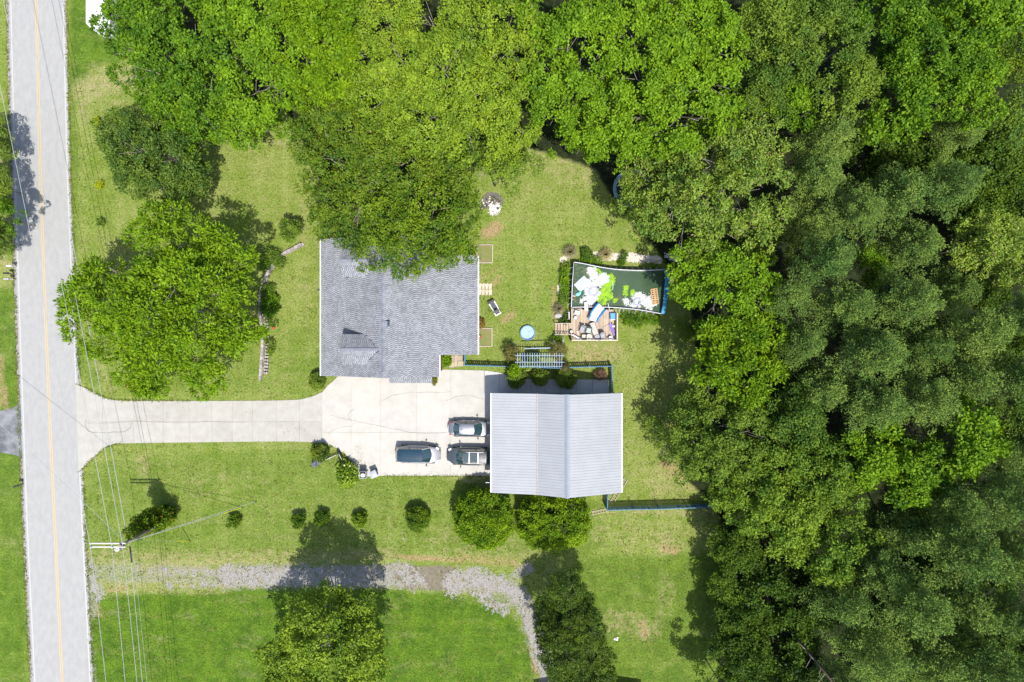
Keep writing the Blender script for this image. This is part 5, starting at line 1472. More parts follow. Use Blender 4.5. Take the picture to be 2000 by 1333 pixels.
# water surface and things afloat
def water_mat():
    m, nt, b, out = _nt('green_water'); L = nt.links.new; N = nt.nodes.new
    geo = N('ShaderNodeNewGeometry'); no = N('ShaderNodeTexNoise'); no.inputs['Scale'].default_value = .7; no.inputs['Detail'].default_value = 8; L(geo.outputs['Position'], no.inputs['Vector'])
    r = N('ShaderNodeValToRGB'); r.color_ramp.elements[0].position = .3; r.color_ramp.elements[1].position = .7
    r.color_ramp.elements[0].color = (.034, .066, .034, 1); r.color_ramp.elements[1].color = (.055, .092, .048, 1); L(no.outputs[0], r.inputs[0]); L(r.outputs[0], b.inputs['Base Color'])
    b.inputs['Roughness'].default_value = .12; b.inputs['Specular IOR Level'].default_value = .5
    n2 = N('ShaderNodeTexNoise'); n2.inputs['Scale'].default_value = 6; L(geo.outputs['Position'], n2.inputs['Vector'])
    bp = N('ShaderNodeBump'); bp.inputs['Strength'].default_value = .06; L(n2.outputs[0], bp.inputs['Height']); L(bp.outputs[0], b.inputs['Normal'])
    return m
zw = 1.0
wsheet = MB().sheet([(cx_ + (x - cx_) * .984, cy_ + (y - cy_) * .968) for x, y in rim], zw).build('pool_water', water_mat(), pool)
WC = [(cx_ + (x - cx_) * .975, cy_ + (y - cy_) * .95) for x, y in rim]
zs = (H - zw) / H        # strokes are in plan pixels; shift a photo pixel on the water to its plan pixel
def wp_(pts): return [(1000 + (x - 1000) * zs, 666.5 + (y - 666.5) * zs) for x, y in pts]
m_alg = M('bright_algae', (0.25, 0.42, 0.015), (0.13, 0.27, 0.01), scale=3, rough=.8)
m_alg2 = M('dull_scum', (0.10, 0.13, 0.06), (0.06, 0.08, 0.04), scale=4, rough=.8)
m_foam = M('white_scum_sheet', (0.52, 0.52, 0.53), (0.34, 0.37, 0.34), scale=2.5, rough=.6)
def float_patch(name, strokes, mt, z, label, cat, thr=.6, namp=.4, kind=None, nscale=3.4, cell=.07, seed=0):
    o = ragged_patch(name, [(wp_(p), r, s) for p, r, s in strokes], mt, z, cell=cell, thr=thr, namp=namp, clip=WC, kind=kind, nscale=nscale, seed=seed, thick=.03, speck=.2, label=label, cat=cat)
float_patch('scum', [([(1128, 520), (1145, 535)], 9, .9), ([(1125, 535), (1122, 590)], 5, .62), ([(1190, 585), (1240, 592)], 9, .62), ([(1135, 600), (1180, 594)], 6, .8)], m_alg2, zw + .012, 'dull brownish scum on the green pool water', 'scum', kind='stuff', thr=.62, namp=.7, nscale=2.4)
float_patch('algae_mat', [([(1192, 545), (1184, 565), (1172, 578), (1165, 585)], 8.5, 1.2), ([(1160, 525), (1172, 535), (1190, 545)], 5, .95), ([(1180, 590), (1190, 580)], 7, .62), ([(1221, 575), (1222, 562)], 5, .85), ([(1235, 577), (1236, 570)], 5, .85), ([(1200, 588)], 6, .55)], m_alg, zw + .022,
    'bright green algae mat in the middle of the pool', 'algae', kind='stuff', thr=.6, namp=.95, nscale=2.8)
float_patch('foam_sheet', [([(1155, 530), (1160, 545), (1168, 552), (1180, 545)], 8.5, 1.3), ([(1152, 558), (1158, 575), (1152, 584)], 11.5, 1.3)], m_foam, zw + .034, 'large white foam sheet at the left end of the pool', 'foam', namp=1.05)
float_patch('foam_sheet', [([(1247, 583), (1262, 588), (1268, 594)], 11, 1.3), ([(1222, 590), (1232, 596), (1245, 595)], 6, 1.0)], m_foam, zw + .034, 'white foam sheet at the lower right of the pool beside the pallet', 'foam', namp=1.05, seed=4)
float_patch('foam_sheet', [([(1135, 590), (1142, 583)], 4, 1.1)], m_foam, zw + .036, 'small white foam scrap by the lower left pool wall', 'foam', namp=1.05, seed=9)
# tray-like boards and toys
bx_, by_ = P(1137, 555, zw)
t = thing('plastic_tray', 'pale rectangular plastic tray sunk at the left end of the pool', 'tray', (bx_, by_, zw + .04), math.radians(42))
m_tray = M('pale_plastic', (0.40, 0.46, 0.54), (0.36, 0.42, 0.50), scale=3, rough=.35)
MB().box(-.72, .72, -.52, .52, 0, .03).build('base', m_tray, t, world=False)
for q in ((-.72, -.66, -.52, .52), (.66, .72, -.52, .52)): MB().box(*q, .031, .07).build('edge', m_tray, t, world=False)
for q in (-.2, .2): MB().box(-.6, .6, q - .02, q + .02, .031, .05).build('rib', m_tray, t, world=False)
for (px_, py_, r_, lab) in ((1159, 570, .50, 'round white float with purple rings in the larger foam sheet'), (1244, 590, .40, 'round white float half sunk in the right hand foam sheet')):
    x, y = P(px_, py_, zw); t = thing('pool_float', lab, 'pool float', (x, y, zw + .05))
    for rr, mt in ((r_, M('lilac_ring', (0.50, 0.45, 0.62), rough=.4)), (r_ * .72, m_tray)):
        MB().tube([(rr * math.cos(a), rr * math.sin(a), .02) for a in np.linspace(0, 6.283, 25)], .05, 6, cap=False).build('ring', mt, t, world=False, smooth=True)
x, y = P(1129, 575, zw); t = thing('inflatable_toy', 'small turquoise inflatable toy afloat near the pool corner', 'toy', (x, y, zw + .02), .4)
m_turq = M('turquoise_vinyl', (0.16, 0.55, 0.52), rough=.3)
MB().ball((0, 0, .08), (.34, .20, .12), 12, 7).ball((.30, .12, .1), (.14, .10, .10), 10, 6).build('body', m_turq, t, world=False, smooth=True)
x, y = P(1120, 582, zw); MBp = MB().tube([(x + .2 * math.cos(a), y + .2 * math.sin(a), zw + .08) for a in np.linspace(.5, 4.6, 14)], .055, 6)
tag(MBp.build('pink_float', M('pink_vinyl', (0.75, 0.45, 0.46), rough=.3), None, origin=(x, y, zw), smooth=True), 'pale pink curled float against the left pool wall', 'pool float')
x, y = P(1278.5, 579.5, zw)
t = thing('wooden_pallet', 'tan wooden pallet floating upright along the right end of the pool', 'pallet', (x, y, zw + .02), math.radians(8))
m_pal = M('pallet_wood', (0.52, 0.34, 0.17), (0.40, 0.25, 0.12), scale=5, rough=.8, objrand=.2)
for sx in (-.31, -.05, .05, .31): MB().box(sx - .045, sx + .045, -.82, .82, 0, .10).build('bearer', m_pal, t, world=False)
for k in range(8): MB().box(-.36, .36, -.82 + k * .218, -.82 + k * .218 + .115, .102, .125).build('board', m_pal, t, world=False)
MB().prism([P(*p) for p in ()] or [(0, 0), (0, 0), (0, 0)], 0, 0)
x0, y0 = P(1196, 551, zw); x1, y1 = P(1196.5, 566, zw)
tag(MB().tube([(x0, y0, zw + .05), (x0 + .06, (y0 + y1) / 2, zw + .05), (x1, y1, zw + .05)], .035, 6).build('foam_noodle', M('mint_foam', (0.45, 0.75, 0.5), rough=.7), None, origin=(x0, y0, zw)), 'thin mint green foam noodle floating mid pool', 'pool noodle')
# uprights round the pool
def brace(px_, py_, dx, dy):
    a = Vector(P3(px_, py_, hp - .05)); d = Vector((dx, -dy, 0)).normalized()
    b_ = MB(); f = a + d * .50; f.z = 0.02
    b_.tube([a, a + d * .06 - Vector((0, 0, hp - .1))], .022, 5); b_.tube([a - Vector((0, 0, .1)), f], .022, 5); b_.tube([f, Vector((a.x + d.x * .06, a.y + d.y * .06, .03))], .02, 5)
    b_.build('brace', m_rail, pool)
for px_ in (1133, 1147, 1160, 1172, 1183, 1195, 1206, 1216, 1227, 1238, 1250, 1261, 1273, 1285):
    brace(px_, float(np.interp(px_, [p[0] for p in pool_pts_top], [p[1] for p in pool_pts_top])), .03, -1)
for px_ in (1212, 1220, 1232, 1243, 1255, 1265, 1278):
    brace(px_, float(np.interp(px_, [p[0] for p in reversed(pool_pts_bot)], [p[1] for p in reversed(pool_pts_bot)])), .03, 1)
for py_ in (522, 534, 546, 558, 570, 582, 593): brace(1120 - (py_ - 512) * .055, py_, -1, .1)

# ------------------------------------------------------------------ DECK
dh = 1.0
m_deck = M('deck_board', (0.46, 0.36, 0.27), (0.34, 0.26, 0.19), scale=5, rough=.85, objrand=.22, stretch=(2, .35, 1))
m_drail = M('deck_rail', (0.60, 0.52, 0.44), (0.50, 0.43, 0.36), scale=4, rough=.8)
m_lattice = M('deck_lattice', (0.36, 0.28, 0.20), (0.26, 0.2, 0.15), scale=4, rough=.85)
dx0, dyt = P(1115.5, 603, dh); dx1, dyb = P(1204, 665.5, dh)
deck_t = thing('pool_deck', 'raised wooden pool deck crowded with furniture', 'deck', ((dx0 + dx1) / 2, (dyt + dyb) / 2, 0))
nb_ = 33
for i in range(nb_):
    xa_ = dx0 + (dx1 - dx0) * i / nb_; xb_ = dx0 + (dx1 - dx0) * (i + 1) / nb_ - .014
    MB().box(xa_, xb_, dyb, dyt - (.0 if i < 8 else .12) + random.uniform(-.02, .02), dh - .035, dh + random.uniform(-.004, .004)).build('deck_board', m_deck, deck_t)
for y in (dyt - .25, (dyt + dyb) / 2, dyb + .1): MB().box(dx0 + .02, dx1 - .05, y - .03, y + .03, dh - .2, dh - .04).build('joist', m_lattice, deck_t)
for x in (dx0 + .1, (dx0 + dx1) / 2, dx1 - .1):
    for y in (dyt - .3, dyb + .1): MB().box(x - .05, x + .05, y - .05, y + .05, 0, dh - .205).build('leg', m_lattice, deck_t)
def railing(a, b_, z0, z1, nbal, top=m_drail):
    a = Vector(a); b_ = Vector(b_)
    MB().bar(a + Vector((0, 0, z1)), b_ + Vector((0, 0, z1)), .10, .04).build('handrail', top, deck_t)
    MB().bar(a + Vector((0, 0, z0 + .1)), b_ + Vector((0, 0, z0 + .1)), .05, .06).build('lower_rail', m_lattice, deck_t)
    for i in range(nbal):
        p = a + (b_ - a) * (i + .5) / nbal
        MB().box(p.x - .022, p.x + .022, p.y - .022, p.y + .022, z0 + .13, z1 - .02).build('baluster', m_lattice, deck_t)
    for p in (a, b_): MB().box(p.x - .05, p.x + .05, p.y - .05, p.y + .05, 0, z1 + .06).build('post', top, deck_t)
rt = dh + .9
railing((dx1 - .05, dyt - .55, 0), (dx1 - .05, dyb + .02, 0), dh, rt, 22)
railing((dx1 - .12, dyb + .02, 0), (dx0 + .05, dyb + .02, 0), dh, rt, 30)
ym = P(0, 631, dh)[1]
for i in range(6):   # steps down to the left
    px0 = 1084 + i * 5.5; xa_ = P(px0, 0, .2 + .15 * i)[0]; z = .17 + .15 * i
    yt_, yb_ = P(0, 633, z)[1], P(0, 653, z)[1]
    MB().box(xa_, xa_ + .24, yb_, yt_, z - .035, z).build('tread', m_deck, deck_t)
for py_ in (632.3, 654):
    y = P(0, py_, 1)[1]
    MB().bar((P(1084, 0, .1)[0], y, .12), (dx0, y, .95), .05, .2).build('stringer', m_drail, deck_t)
    MB().bar((P(1083, 0, .9)[0], y, 1.0), (dx0, y, 1.75), .05, .06).build('handrail', m_drail, deck_t)
    for i in range(4):
        f = i / 3; x = P(1085, 0, .9)[0] * (1 - f) + (dx0 - .05) * f
        MB().box(x - .04, x + .04, y - .04, y + .04, 0, .98 + .75 * f).build('post', m_lattice, deck_t)
    if py_ > 650:
        for i in range(8):
            f = (i + .5) / 8; x = P(1085, 0, .9)[0] * (1 - f) + (dx0 - .05) * f
            MB().box(x - .02, x + .02, y - .02, y + .02, .2 + .6 * f, .98 + .72 * f).build('baluster', m_drail, deck_t)

# deck furniture
m_beige = M('beige_mesh', (0.44, 0.40, 0.37), (0.37, 0.34, 0.31), scale=6, rough=.8)
m_greyf = M('grey_mesh', (0.32, 0.32, 0.35), (0.26, 0.26, 0.29), scale=6, rough=.8)
m_greenf = M('sage_cushion', (0.36, 0.46, 0.40), (0.30, 0.40, 0.34), scale=5, rough=.8)
m_cream = M('cream_cushion', (0.58, 0.53, 0.43), (0.50, 0.45, 0.36), scale=5, rough=.8)
m_brown = M('dark_brown_frame', (0.06, 0.05, 0.045), (0.045, 0.04, 0.035), scale=4, rough=.5)
def chair(px_, py_, rz, mt, lab, w=.50, cat='chair'):
    x, y = P(px_, py_, dh + .6)
    t = thing('deck_chair', lab, cat, (x, y, dh), rz, 'chairs on the pool deck')
    MB().box(-w / 2, w / 2, -w / 2, w / 2, .40, .46).build('seat', mt, t, world=False, bevel=.02)
    MB().obox((0, w / 2 + .06, .70), (w, .06, .52), rx=-.25).build('backrest', m_brown if mt is not m_greyf else m_greyf, t, world=False, bevel=.02)
    for sx in (-1, 1):
        for sy in (-1, 1): MB().box(sx * w / 2 - .02, sx * w / 2 + .02, sy * w / 2 - .02, sy * w / 2 + .02, 0, .40).build('leg', m_brown, t, world=False)
        MB().bar((sx * (w / 2 + .03), -w / 2, .64), (sx * (w / 2 + .03), w / 2 + .05, .64), .05, .03).build('armrest', m_brown, t, world=False)
    return t
chair(1138, 644, math.radians(-20), m_greyf, 'grey chair with dark arms nearest the deck steps')
chair(1150.5, 646, math.radians(-8), m_greenf, 'chair with sage green cushion left of the long lounger')
chair(1141, 658, math.radians(180), m_cream, 'cream cushioned chair at the deck edge beside the round table', .42)
chair(1167, 659, math.radians(200), m_greyf, 'grey chair at the foot of the long lounger')
chair(1178, 657, math.radians(10), m_greyf, 'grey chair rightmost of those along the deck rail')
x, y = P(1150.5, 659.5, dh + .5)
t = thing('round_table', 'small round cream table at the deck rail', 'table', (x, y, dh))
MB().cyl(0, 0, .45, .49, .34, 22).build('table_top', m_cream, t, world=False); MB().tube([(.36 * math.cos(a), .36 * math.sin(a), .47) for a in np.linspace(0, 6.283, 22)], .025, 5, cap=False).build('rim', m_brown, t, world=False)
MB().obox((0, 0, .505), (.05, .18, .02), rz=.3).build('centre_clip', m_brown, t, world=False)
for a in range(3): MB().bar((0, 0, .44), (.26 * math.cos(a * 2.1), .26 * math.sin(a * 2.1), 0.02), .04).build('leg', m_brown, t, world=False)
x, y = P(1161, 644.5, dh + .4)
t = thing('sun_lounger', 'long beige sun lounger lying aslant on the deck', 'sun lounger', (x, y, dh), math.radians(19))
MB().box(-.27, .27, -.85, .75, .30, .35).build('bed', m_beige, t, world=False)
for k in range(4): MB().box(.0, .0, 0, 0, 0, 0)
MB().bar((-.29, .78, .36), (.29, .78, .36), .06, .05).build('head_bar', m_brown, t, world=False)
for sx in (-1, 1):
    MB().bar((sx * .29, -.88, .33), (sx * .29, .78, .33), .035, .05).build('side_rail', m_brown, t, world=False)
    for sy in (-.7, .6): MB().box(sx * .29 - .02, sx * .29 + .02, sy - .02, sy + .02, 0, .30).build('leg', m_brown, t, world=False)
# water slide
m_slw = M('slide_white', (0.52, 0.54, 0.57), (0.44, 0.47, 0.51), scale=3, rough=.3)
m_slb = M('slide_blue', (0.02, 0.20, 0.50), (0.015, 0.15, 0.4), scale=3, rough=.3)
cl = arc([(1176, 598.5), (1171, 604), (1166.5, 610), (1162, 617), (1158, 627)], 5)
m = len(cl); x, y = P(1165, 612, dh + .6)
t = thing('pool_slide', 'curved white pool slide with blue sides lying across the deck and pool rim', 'slide', (x, y, dh))
left, right = [], []
for i, p in enumerate(cl):
    f = i / (m - 1); z = dh + .48 + .12 * math.sin(math.pi * f)
    a = Vector(P3(*cl[max(0, i - 1)], z)); b_ = Vector(P3(*cl[min(m - 1, i + 1)], z)); d = (b_ - a); d.z = 0; d.normalize(); s = Vector((-d.y, d.x, 0)); c = Vector(P3(*p, z))
    wdt = .50 if f < .8 else .46
    left.append((c - s * wdt, z)); right.append((c + s * wdt, z))
bed = MB()
for i in range(m):
    l, r = left[i][0], right[i][0]
    for k in range(7):
        q = k / 6; h = -.14 * (1 - (2 * q - 1) ** 2)
        v = l.lerp(r, q); bed.v.append((v.x, v.y, v.z + h))
for i in range(m - 1):
    for k in range(6): a = i * 7 + k; bed.f.append((a, a + 7, a + 8, a + 1))
bed.build('slide_bed', m_slw, t, smooth=True)
for sd in (left, right):
    MB().tube([v + Vector((0, 0, .06)) for v, z in sd], .085, 8).build('side_wall', m_slb, t, smooth=True)
for i in (2, m - 3):
    for sd in (left, right): v = sd[i][0]; MB().bar((v.x, v.y, dh), (v.x, v.y, v.z), .05).build('support', m_slw, t)
def simple(name, lab, cat, mb, mt, o, **k):
    return tag(mb.build(name, mt, None, origin=o, **k), lab, cat)
x, y = P(1197, 618, dh + .4)
t = thing('storage_box', 'bright blue storage box in the upper right deck corner', 'box', (x, y, dh), .03)
MB().box(-.24, .24, -.32, .30, 0, .42).build('body', M('bright_blue_plastic', (0.05, 0.22, 0.58), rough=.4), t, world=False, bevel=.03)
MB().box(-.25, .25, -.40, -.34, .36, .46).build('handle', m_trim, t, world=False); MB().box(-.26, .26, -.30, .32, .422, .46).build('lid', M('blue_lid', (0.09, 0.30, 0.66), rough=.35), t, world=False, bevel=.02)
x, y = P(1196, 644, dh + .3)
t = thing('folded_parasol', 'folded purple parasol leaning by the right deck rail', 'parasol', (x, y, dh), math.radians(14))
m_purp = M('purple_canvas', (0.26, 0.18, 0.50), (0.19, 0.12, 0.38), scale=5, rough=.8, bump=.5)
for k in range(4):
    MB().add([(-.20 + k * .1, .62, .18 + .03 * k), (-.09 + k * .1, .62, .24 + .03 * k), (.02 + k * .06, -.72, .20), (-.05 + k * .06, -.72, .14), (-.20 + k * .1, .62, .02), (-.09 + k * .1, .62, .02), (.02 + k * .06, -.72, .02), (-.05 + k * .06, -.72, .02)],
             [(3, 2, 1, 0), (4, 5, 6, 7), (0, 1, 5, 4), (2, 3, 7, 6), (1, 2, 6, 5), (3, 0, 4, 7)]).build('canopy_fold', m_purp, t, world=False)
MB().tube([(-.05, .75, .2), (.1, -.8, .16)], .03, 6).build('pole', m_trim, t, world=False)
x, y = P(1198.5, 637.5, dh + .3); simple('crumpled_sheet', 'crumpled white sheet at the head of the purple parasol', 'sheet', MB().ball((x, y, dh + .22), (.22, .14, .16), 8, 5), m_bag, (x, y, dh), smooth=True)
x, y = P(1193, 660.5, dh + .4); t = thing('deck_stool', 'round white topped stool in the lower right deck corner', 'stool', (x, y, dh))
MB().cyl(0, 0, .36, .42, .23, 20).build('seat', m_slw, t, world=False, bevel=.015); MB().cyl(0, 0, 0, .36, .15, 12).build('base', m_brown, t, world=False); MB().cyl(0, 0, .421, .43, .03, 8).build('button', m_brown, t, world=False)
x, y = P(1127, 611, dh + .3); t = thing('cooler_box', 'white and blue cooler at the upper left of the deck', 'cooler', (x, y, dh), -.25)
MB().box(-.26, .26, -.20, .20, 0, .34).build('body', m_slb, t, world=False, bevel=.03); MB().box(-.27, .27, -.21, .21, .345, .42).build('lid', m_slw, t, world=False, bevel=.03); MB().box(-.05, .1, -.08, .0, .425, .44).build('latch', m_greyf, t, world=False)
x, y = P(1124, 621.5, dh + .2); t = thing('white_bucket', 'white bucket below the cooler on the deck', 'bucket', (x, y, dh))
MB().cyl(0, 0, 0, .30, .15, 14, .19).build('body', m_slw, t, world=False); MB().tube([(.19 * math.cos(a), .19 * math.sin(a), .30) for a in np.linspace(0, 6.283, 16)], .015, 5, cap=False).build('rim', m_dark, t, world=False)
x, y = P(1116.5, 648.5, dh + .4); t = thing('metal_pail', 'grey metal pail at the head of the deck steps', 'pail', (x, y, dh)); MB().cyl(0, 0, 0, .32, .16, 14, .2).build('body', m_greyp, t, world=False); MB().cyl(0, 0, .322, .33, .17, 14).build('contents', m_beige, t, world=False)
a, b_ = P3(1118.5, 654.5, dh + .7), P3(1135.5, 664, dh + .45); simple('white_plank', 'white painted plank leaning across the lower left deck corner', 'plank', MB().bar(a, b_, .15, .04), m_slw, a)
a, b_ = P3(1144.5, 590, hp + .06), P3(1145, 608, hp + .02); simple('gangplank', 'grey plank laid from the deck over the pool rim', 'plank', MB().bar(a, b_, .40, .05), M('grey_plank', (0.46, 0.45, 0.44), (0.38, 0.37, 0.36), scale=5, rough=.9), a)
a, b_ = P3(1187, 592, hp + .15), P3(1192, 611, dh + .1); simple('skimmer_pole', 'thin white skimmer pole propped over the pool rim', 'pole', MB().tube([a, b_], .025, 6), m_trim, b_)
a, b_ = P3(1170, 645, dh + .03), P3(1191, 633, dh + .08); simple('broom_handle', 'pale broom handle lying on the deck boards', 'pole', MB().tube([a, b_], .02, 6), m_cream, a)
x, y = P(1128.5, 650, dh + .1); simple('pink_towel', 'small pink towel dropped by the grey chair', 'towel', MB().obox((x, y, dh + .05), (.22, .42, .08), rz=.3), M('pink_cloth', (0.62, 0.42, 0.38), (0.5, .34, .3), scale=6, rough=.9), (x, y, dh), bevel=.03)
# pool ladder on the left of the deck
x, y = P(1112, 617, 1.0); t = thing('pool_ladder', 'white pool ladder standing left of the deck', 'ladder', (x, y, 0), math.radians(90))
for s in (-1, 1): MB().tube([(s * .38, 0, 0), (s * .38, .02, 1.1), (s * .36, .10, 1.25), (s * .38, .20, 1.1), (s * .38, .22, .1)], .03, 6).build('side_rail', m_drail if s < 0 else m_rail, t, world=False)
for k in range(3): MB().bar((-.38, .02, .3 + .3 * k), (.38, .02, .3 + .3 * k), .09, .03).build('rung', m_rail, t, world=False)

# ------------------------------------------------------------------ ROUND PLANTER, TRAMPOLINE, MAILBOXES, STAKES
x, y = P(1091, 666, .3); t = thing('tyre_planter', 'round white painted tyre planter beside the deck steps', 'planter', (x, y, 0))
MB().tube([(.48 * math.cos(a), .48 * math.sin(a), .14) for a in np.linspace(0, 6.283, 25)], .13, 8, cap=False).build('ring', M('chalky_white', (0.60, 0.58, 0.56), (0.36, 0.35, 0.33), scale=4, rough=.8), t, world=False, smooth=True)
MB().cyl(0, 0, .0, .12, .42, 18).build('soil', m_bedsoil, t, world=False)
planter_loc = (x, y)
x, y = P(1235, 368, .9); tr = thing('trampoline', 'trampoline with blue grey padded edge, mostly hidden under the tree', 'trampoline', (x, y, 0))
m_pad = M('faded_blue_pad', (0.20, 0.30, 0.40), (0.14, 0.22, 0.31), scale=4, rough=.6)
Rt = 2.0; pd = MB(); n = 48
for (r, z) in ((Rt, .78), (Rt, .90), (Rt - .34, .92), (Rt - .34, .86)):
    for k in range(n): a = 2 * math.pi * k / n; pd.v.append((r * math.cos(a), r * math.sin(a), z))
for i in range(3):
    for k in range(n): a = i * n + k; c = i * n + (k + 1) % n; pd.f.append((a, c, c + n, a + n))
pd.build('edge_pad', m_pad, tr, world=False, smooth=True)
MB().cyl(0, 0, .85, .862, Rt - .33, 40).build('jumping_mat', m_dark, tr, world=False)
for k in range(4):
    a = math.pi / 4 + k * math.pi / 2; MB().tube([((Rt - .1) * math.cos(a - .25), (Rt - .1) * math.sin(a - .25), .80), (Rt * math.cos(a - .25), Rt * math.sin(a - .25), .05), (Rt * math.cos(a + .25), Rt * math.sin(a + .25), .05), ((Rt - .1) * math.cos(a + .25), (Rt - .1) * math.sin(a + .25), .80)], .025, 6).build('leg', m_rail, tr, world=False)
def mailbox(px_, py_, mt, lab, rz=0, post_c=m_trim, g='mailboxes across the road'):
    x, y = P(px_, py_, 1.1); t = thing('mailbox', lab, 'mailbox', (x, y, 0), rz, g)
    MB().box(-.05, .05, -.05, .05, 0, 1.0).build('post', post_c, t, world=False)
    b_ = MB(); prof = [(-.09, 0), (-.09, .13)] + [(.09 * math.cos(a), .13 + .09 * math.sin(a)) for a in np.linspace(math.pi, 0, 7)[1:-1]] + [(.09, .13), (.09, 0)]
    n = len(prof); vs = [(x_, y_, 1.0 + z_) for x_ in (-.26, .26) for y_, z_ in prof]
    b_.add(vs, [tuple(reversed(range(n))), tuple(range(n, 2 * n))] + [(k, (k + 1) % n, (k + 1) % n + n, k + n) for k in range(n)]); b_.build('box', mt, t, world=False)
    MB().box(.18, .22, .095, .11, 1.08, 1.28).build('flag', m_tail, t, world=False)
    MB().bar((0, 0, .5), (.22, 0, 1.0), .05).build('brace', post_c, t, world=False)
mailbox(18, 519.5, m_trim, 'white mailbox on a white post, topmost of the three across the road')
mailbox(12, 534, m_frame, 'black mailbox between the white and the grey mailbox', post_c=m_greyp)
mailbox(13, 545, M('grey_box', (0.4, 0.42, 0.42), rough=.5), 'grey mailbox, lowest of the group of three')
x, y = P(29, 953, 1.0); mailbox(31, 950, m_frame, 'black mailbox on the verge below the dark side drive', .3, m_frame, None)
x, y = P(790, 1056, .6); simple('stake', 'short pale stake standing in the lower lawn', 'stake', MB().bar((x, y, 0), (x - .1, y + .25, .8), .06), m_trim, (x, y, 0))
x, y = P(1203, 1250, .1)
for k in range(5):
    xx, yy = x + random.uniform(-.25, .35), y + random.uniform(-.15, .2); simple('white_rag', ['torn white rag lying left of the others in the rough grass', 'white rag next to the dark conifer, topmost', 'small white scrap in the rough grass, lowest', 'white scrap at the right of the litter', 'white scrap in the middle of the litter'][k], 'litter', MB().obox((xx, yy, .06), (.22, .13, .06), rz=k), m_bag, (xx, yy, 0))
x, y = P(1413.5, 1119.5, 1.0); simple('white_sign', 'small white sign on a stake at the edge of the woods', 'sign', MB().bar((x, y, 0), (x + .1, y, 1.0), .04).obox((x, y, 1.0), (.30, .26, .04), rz=.4, rx=.5), m_trim, (x, y, 0))
x, y = P(534, 641, .2); simple('red_bucket', 'small red bucket beside the retaining wall plants', 'bucket', MB().cyl(x, y, 0, .25, .12, 12, .15), M('red_plastic', (0.45, 0.06, 0.04), rough=.5), (x, y, 0))
x, y = P(936.5, 658, .5); t = thing('flower_pot', 'pot of red flowers by the house wall at the lower garden bed', 'flower pot', (x, y, 0)); MB().cyl(0, 0, 0, .25, .12, 12, .16).build('pot', m_trim, t, world=False)
b_ = MB()
for k in range(9): a = k * .7; b_.ball((.13 * math.cos(a), .13 * math.sin(a), .33 + .02 * (k % 3)), .07, 6, 4)
b_.build('bloom', M('red_bloom', (0.5, 0.03, 0.04), (.35, .02, .03), scale=9, rough=.7), t, world=False)
# white rock outcrop by the steps
x, y = P(1091, 617, .2); simple('pale_boulder', 'pale grey boulder just above the deck steps', 'boulder', MB().ball((x, y, .15), (.48, .30, .28), 11, 7), M('pale_rock', (0.48, 0.46, 0.45), (0.25, 0.24, 0.22), scale=4, rough=.9, bump=.8, bscale=5), (x, y, 0))

# ------------------------------------------------------------------ UTILITY POLE AND WIRES
m_pole = M('pole_timber', (0.26, 0.22, 0.18), (0.18, 0.15, 0.12), scale=4, rough=.9)
m_xarm = M('crossarm_timber', (0.50, 0.47, 0.42), (0.42, 0.39, 0.35), scale=5, rough=.85)
m_ins = M('porcelain', (0.62, 0.62, 0.66), rough=.25); m_alu = M('aluminium_wire', (0.36, 0.38, 0.38), (0.28, 0.30, 0.30), scale=9, rough=.85, spec=.1)
hpz = 9.65
pbx, pby = P(237.5, 1064.5, hpz)
pole = thing('utility_pole', 'timber utility pole with double crossarm beside the road, swathed in vines', 'utility pole', (pbx, pby, 0))
MB().tube([(pbx, pby, 0), (pbx, pby, hpz + .35)], .17, 12, .12).build('mast', m_pole, pole)
xa1, xa2 = P(178, 0, hpz)[0], P(246, 0, hpz)[0]
for py_ in (1061.5, 1068.5):
    y = P(0, py_, hpz)[1]; MB().box(xa1, xa2, y - .06, y + .06, hpz - .08, hpz + .08).build('crossarm', m_xarm, pole)
INS = [P(179, 1065, hpz), P(221, 1065, hpz), P(242, 1064, hpz)]
for (ix, iy) in INS:
    for dy in (-.19, .19):
        MB().tube([(ix, iy + dy, hpz + .08), (ix, iy + dy, hpz + .16), (ix, iy + dy, hpz + .2), (ix, iy + dy, hpz + .27)], [.05, .09, .06, .04], 10).build('insulator', m_ins, pole)
tx_, ty_ = P(233, 1071, 8.6)
MB().cyl(tx_, ty_, 8.0, 8.9, .20, 14).build('transformer', m_greyf, pole); MB().cyl(tx_, ty_, 8.9, 8.98, .21, 14).build('transformer_lid', m_ins, pole)
for s in (-.1, .1): MB().cyl(tx_ + s, ty_, 8.98, 9.18, .04, 8).build('bushing', m_ins, pole)
MB().bar((tx_, ty_, 8.5), (pbx, pby, 8.5), .08).build('bracket', m_frame, pole)
def wire(label, a, b_, sag, r=.016, cat='cable', n=22, mt=None, group='overhead cables'):
    a = Vector(a); b_ = Vector(b_)
    pts = []
    for i in range(n + 1):
        f = i / n; p = a.lerp(b_, f); p.z -= sag * 4 * f * (1 - f); pts.append(p)
    return tag(MB().tube(pts, r, 5).build('overhead_cable', mt or m_alu, None, origin=tuple(a)), label, cat, group)
zi = hpz + .22
UPS = [P3(179 - .206 * 1500, 1065 - 1500, zi), P3(221 - .206 * 1500, 1065 - 1500, zi), P3(242 - .203 * 1500, 1065 - 1500, zi)]
DNS = [P3(179 + 27 / 268 * 800, 1065 + 800, zi), P3(221 + 22.5 / 268 * 800, 1065 + 800, zi), P3(242 + 24.5 / 268 * 800, 1065 + 800, zi)]
names = ['leftmost', 'middle', 'rightmost']
for k in range(3):
    wire(f'{names[k]} of three power cables running up the road from the crossarm', (*INS[k], zi), UPS[k], .5, .021, group='power cables on the crossarm', n=40)
    wire(f'{names[k]} of three power cables running down the road from the crossarm', (*INS[k], zi), DNS[k], .25, .021, group='power cables on the crossarm')
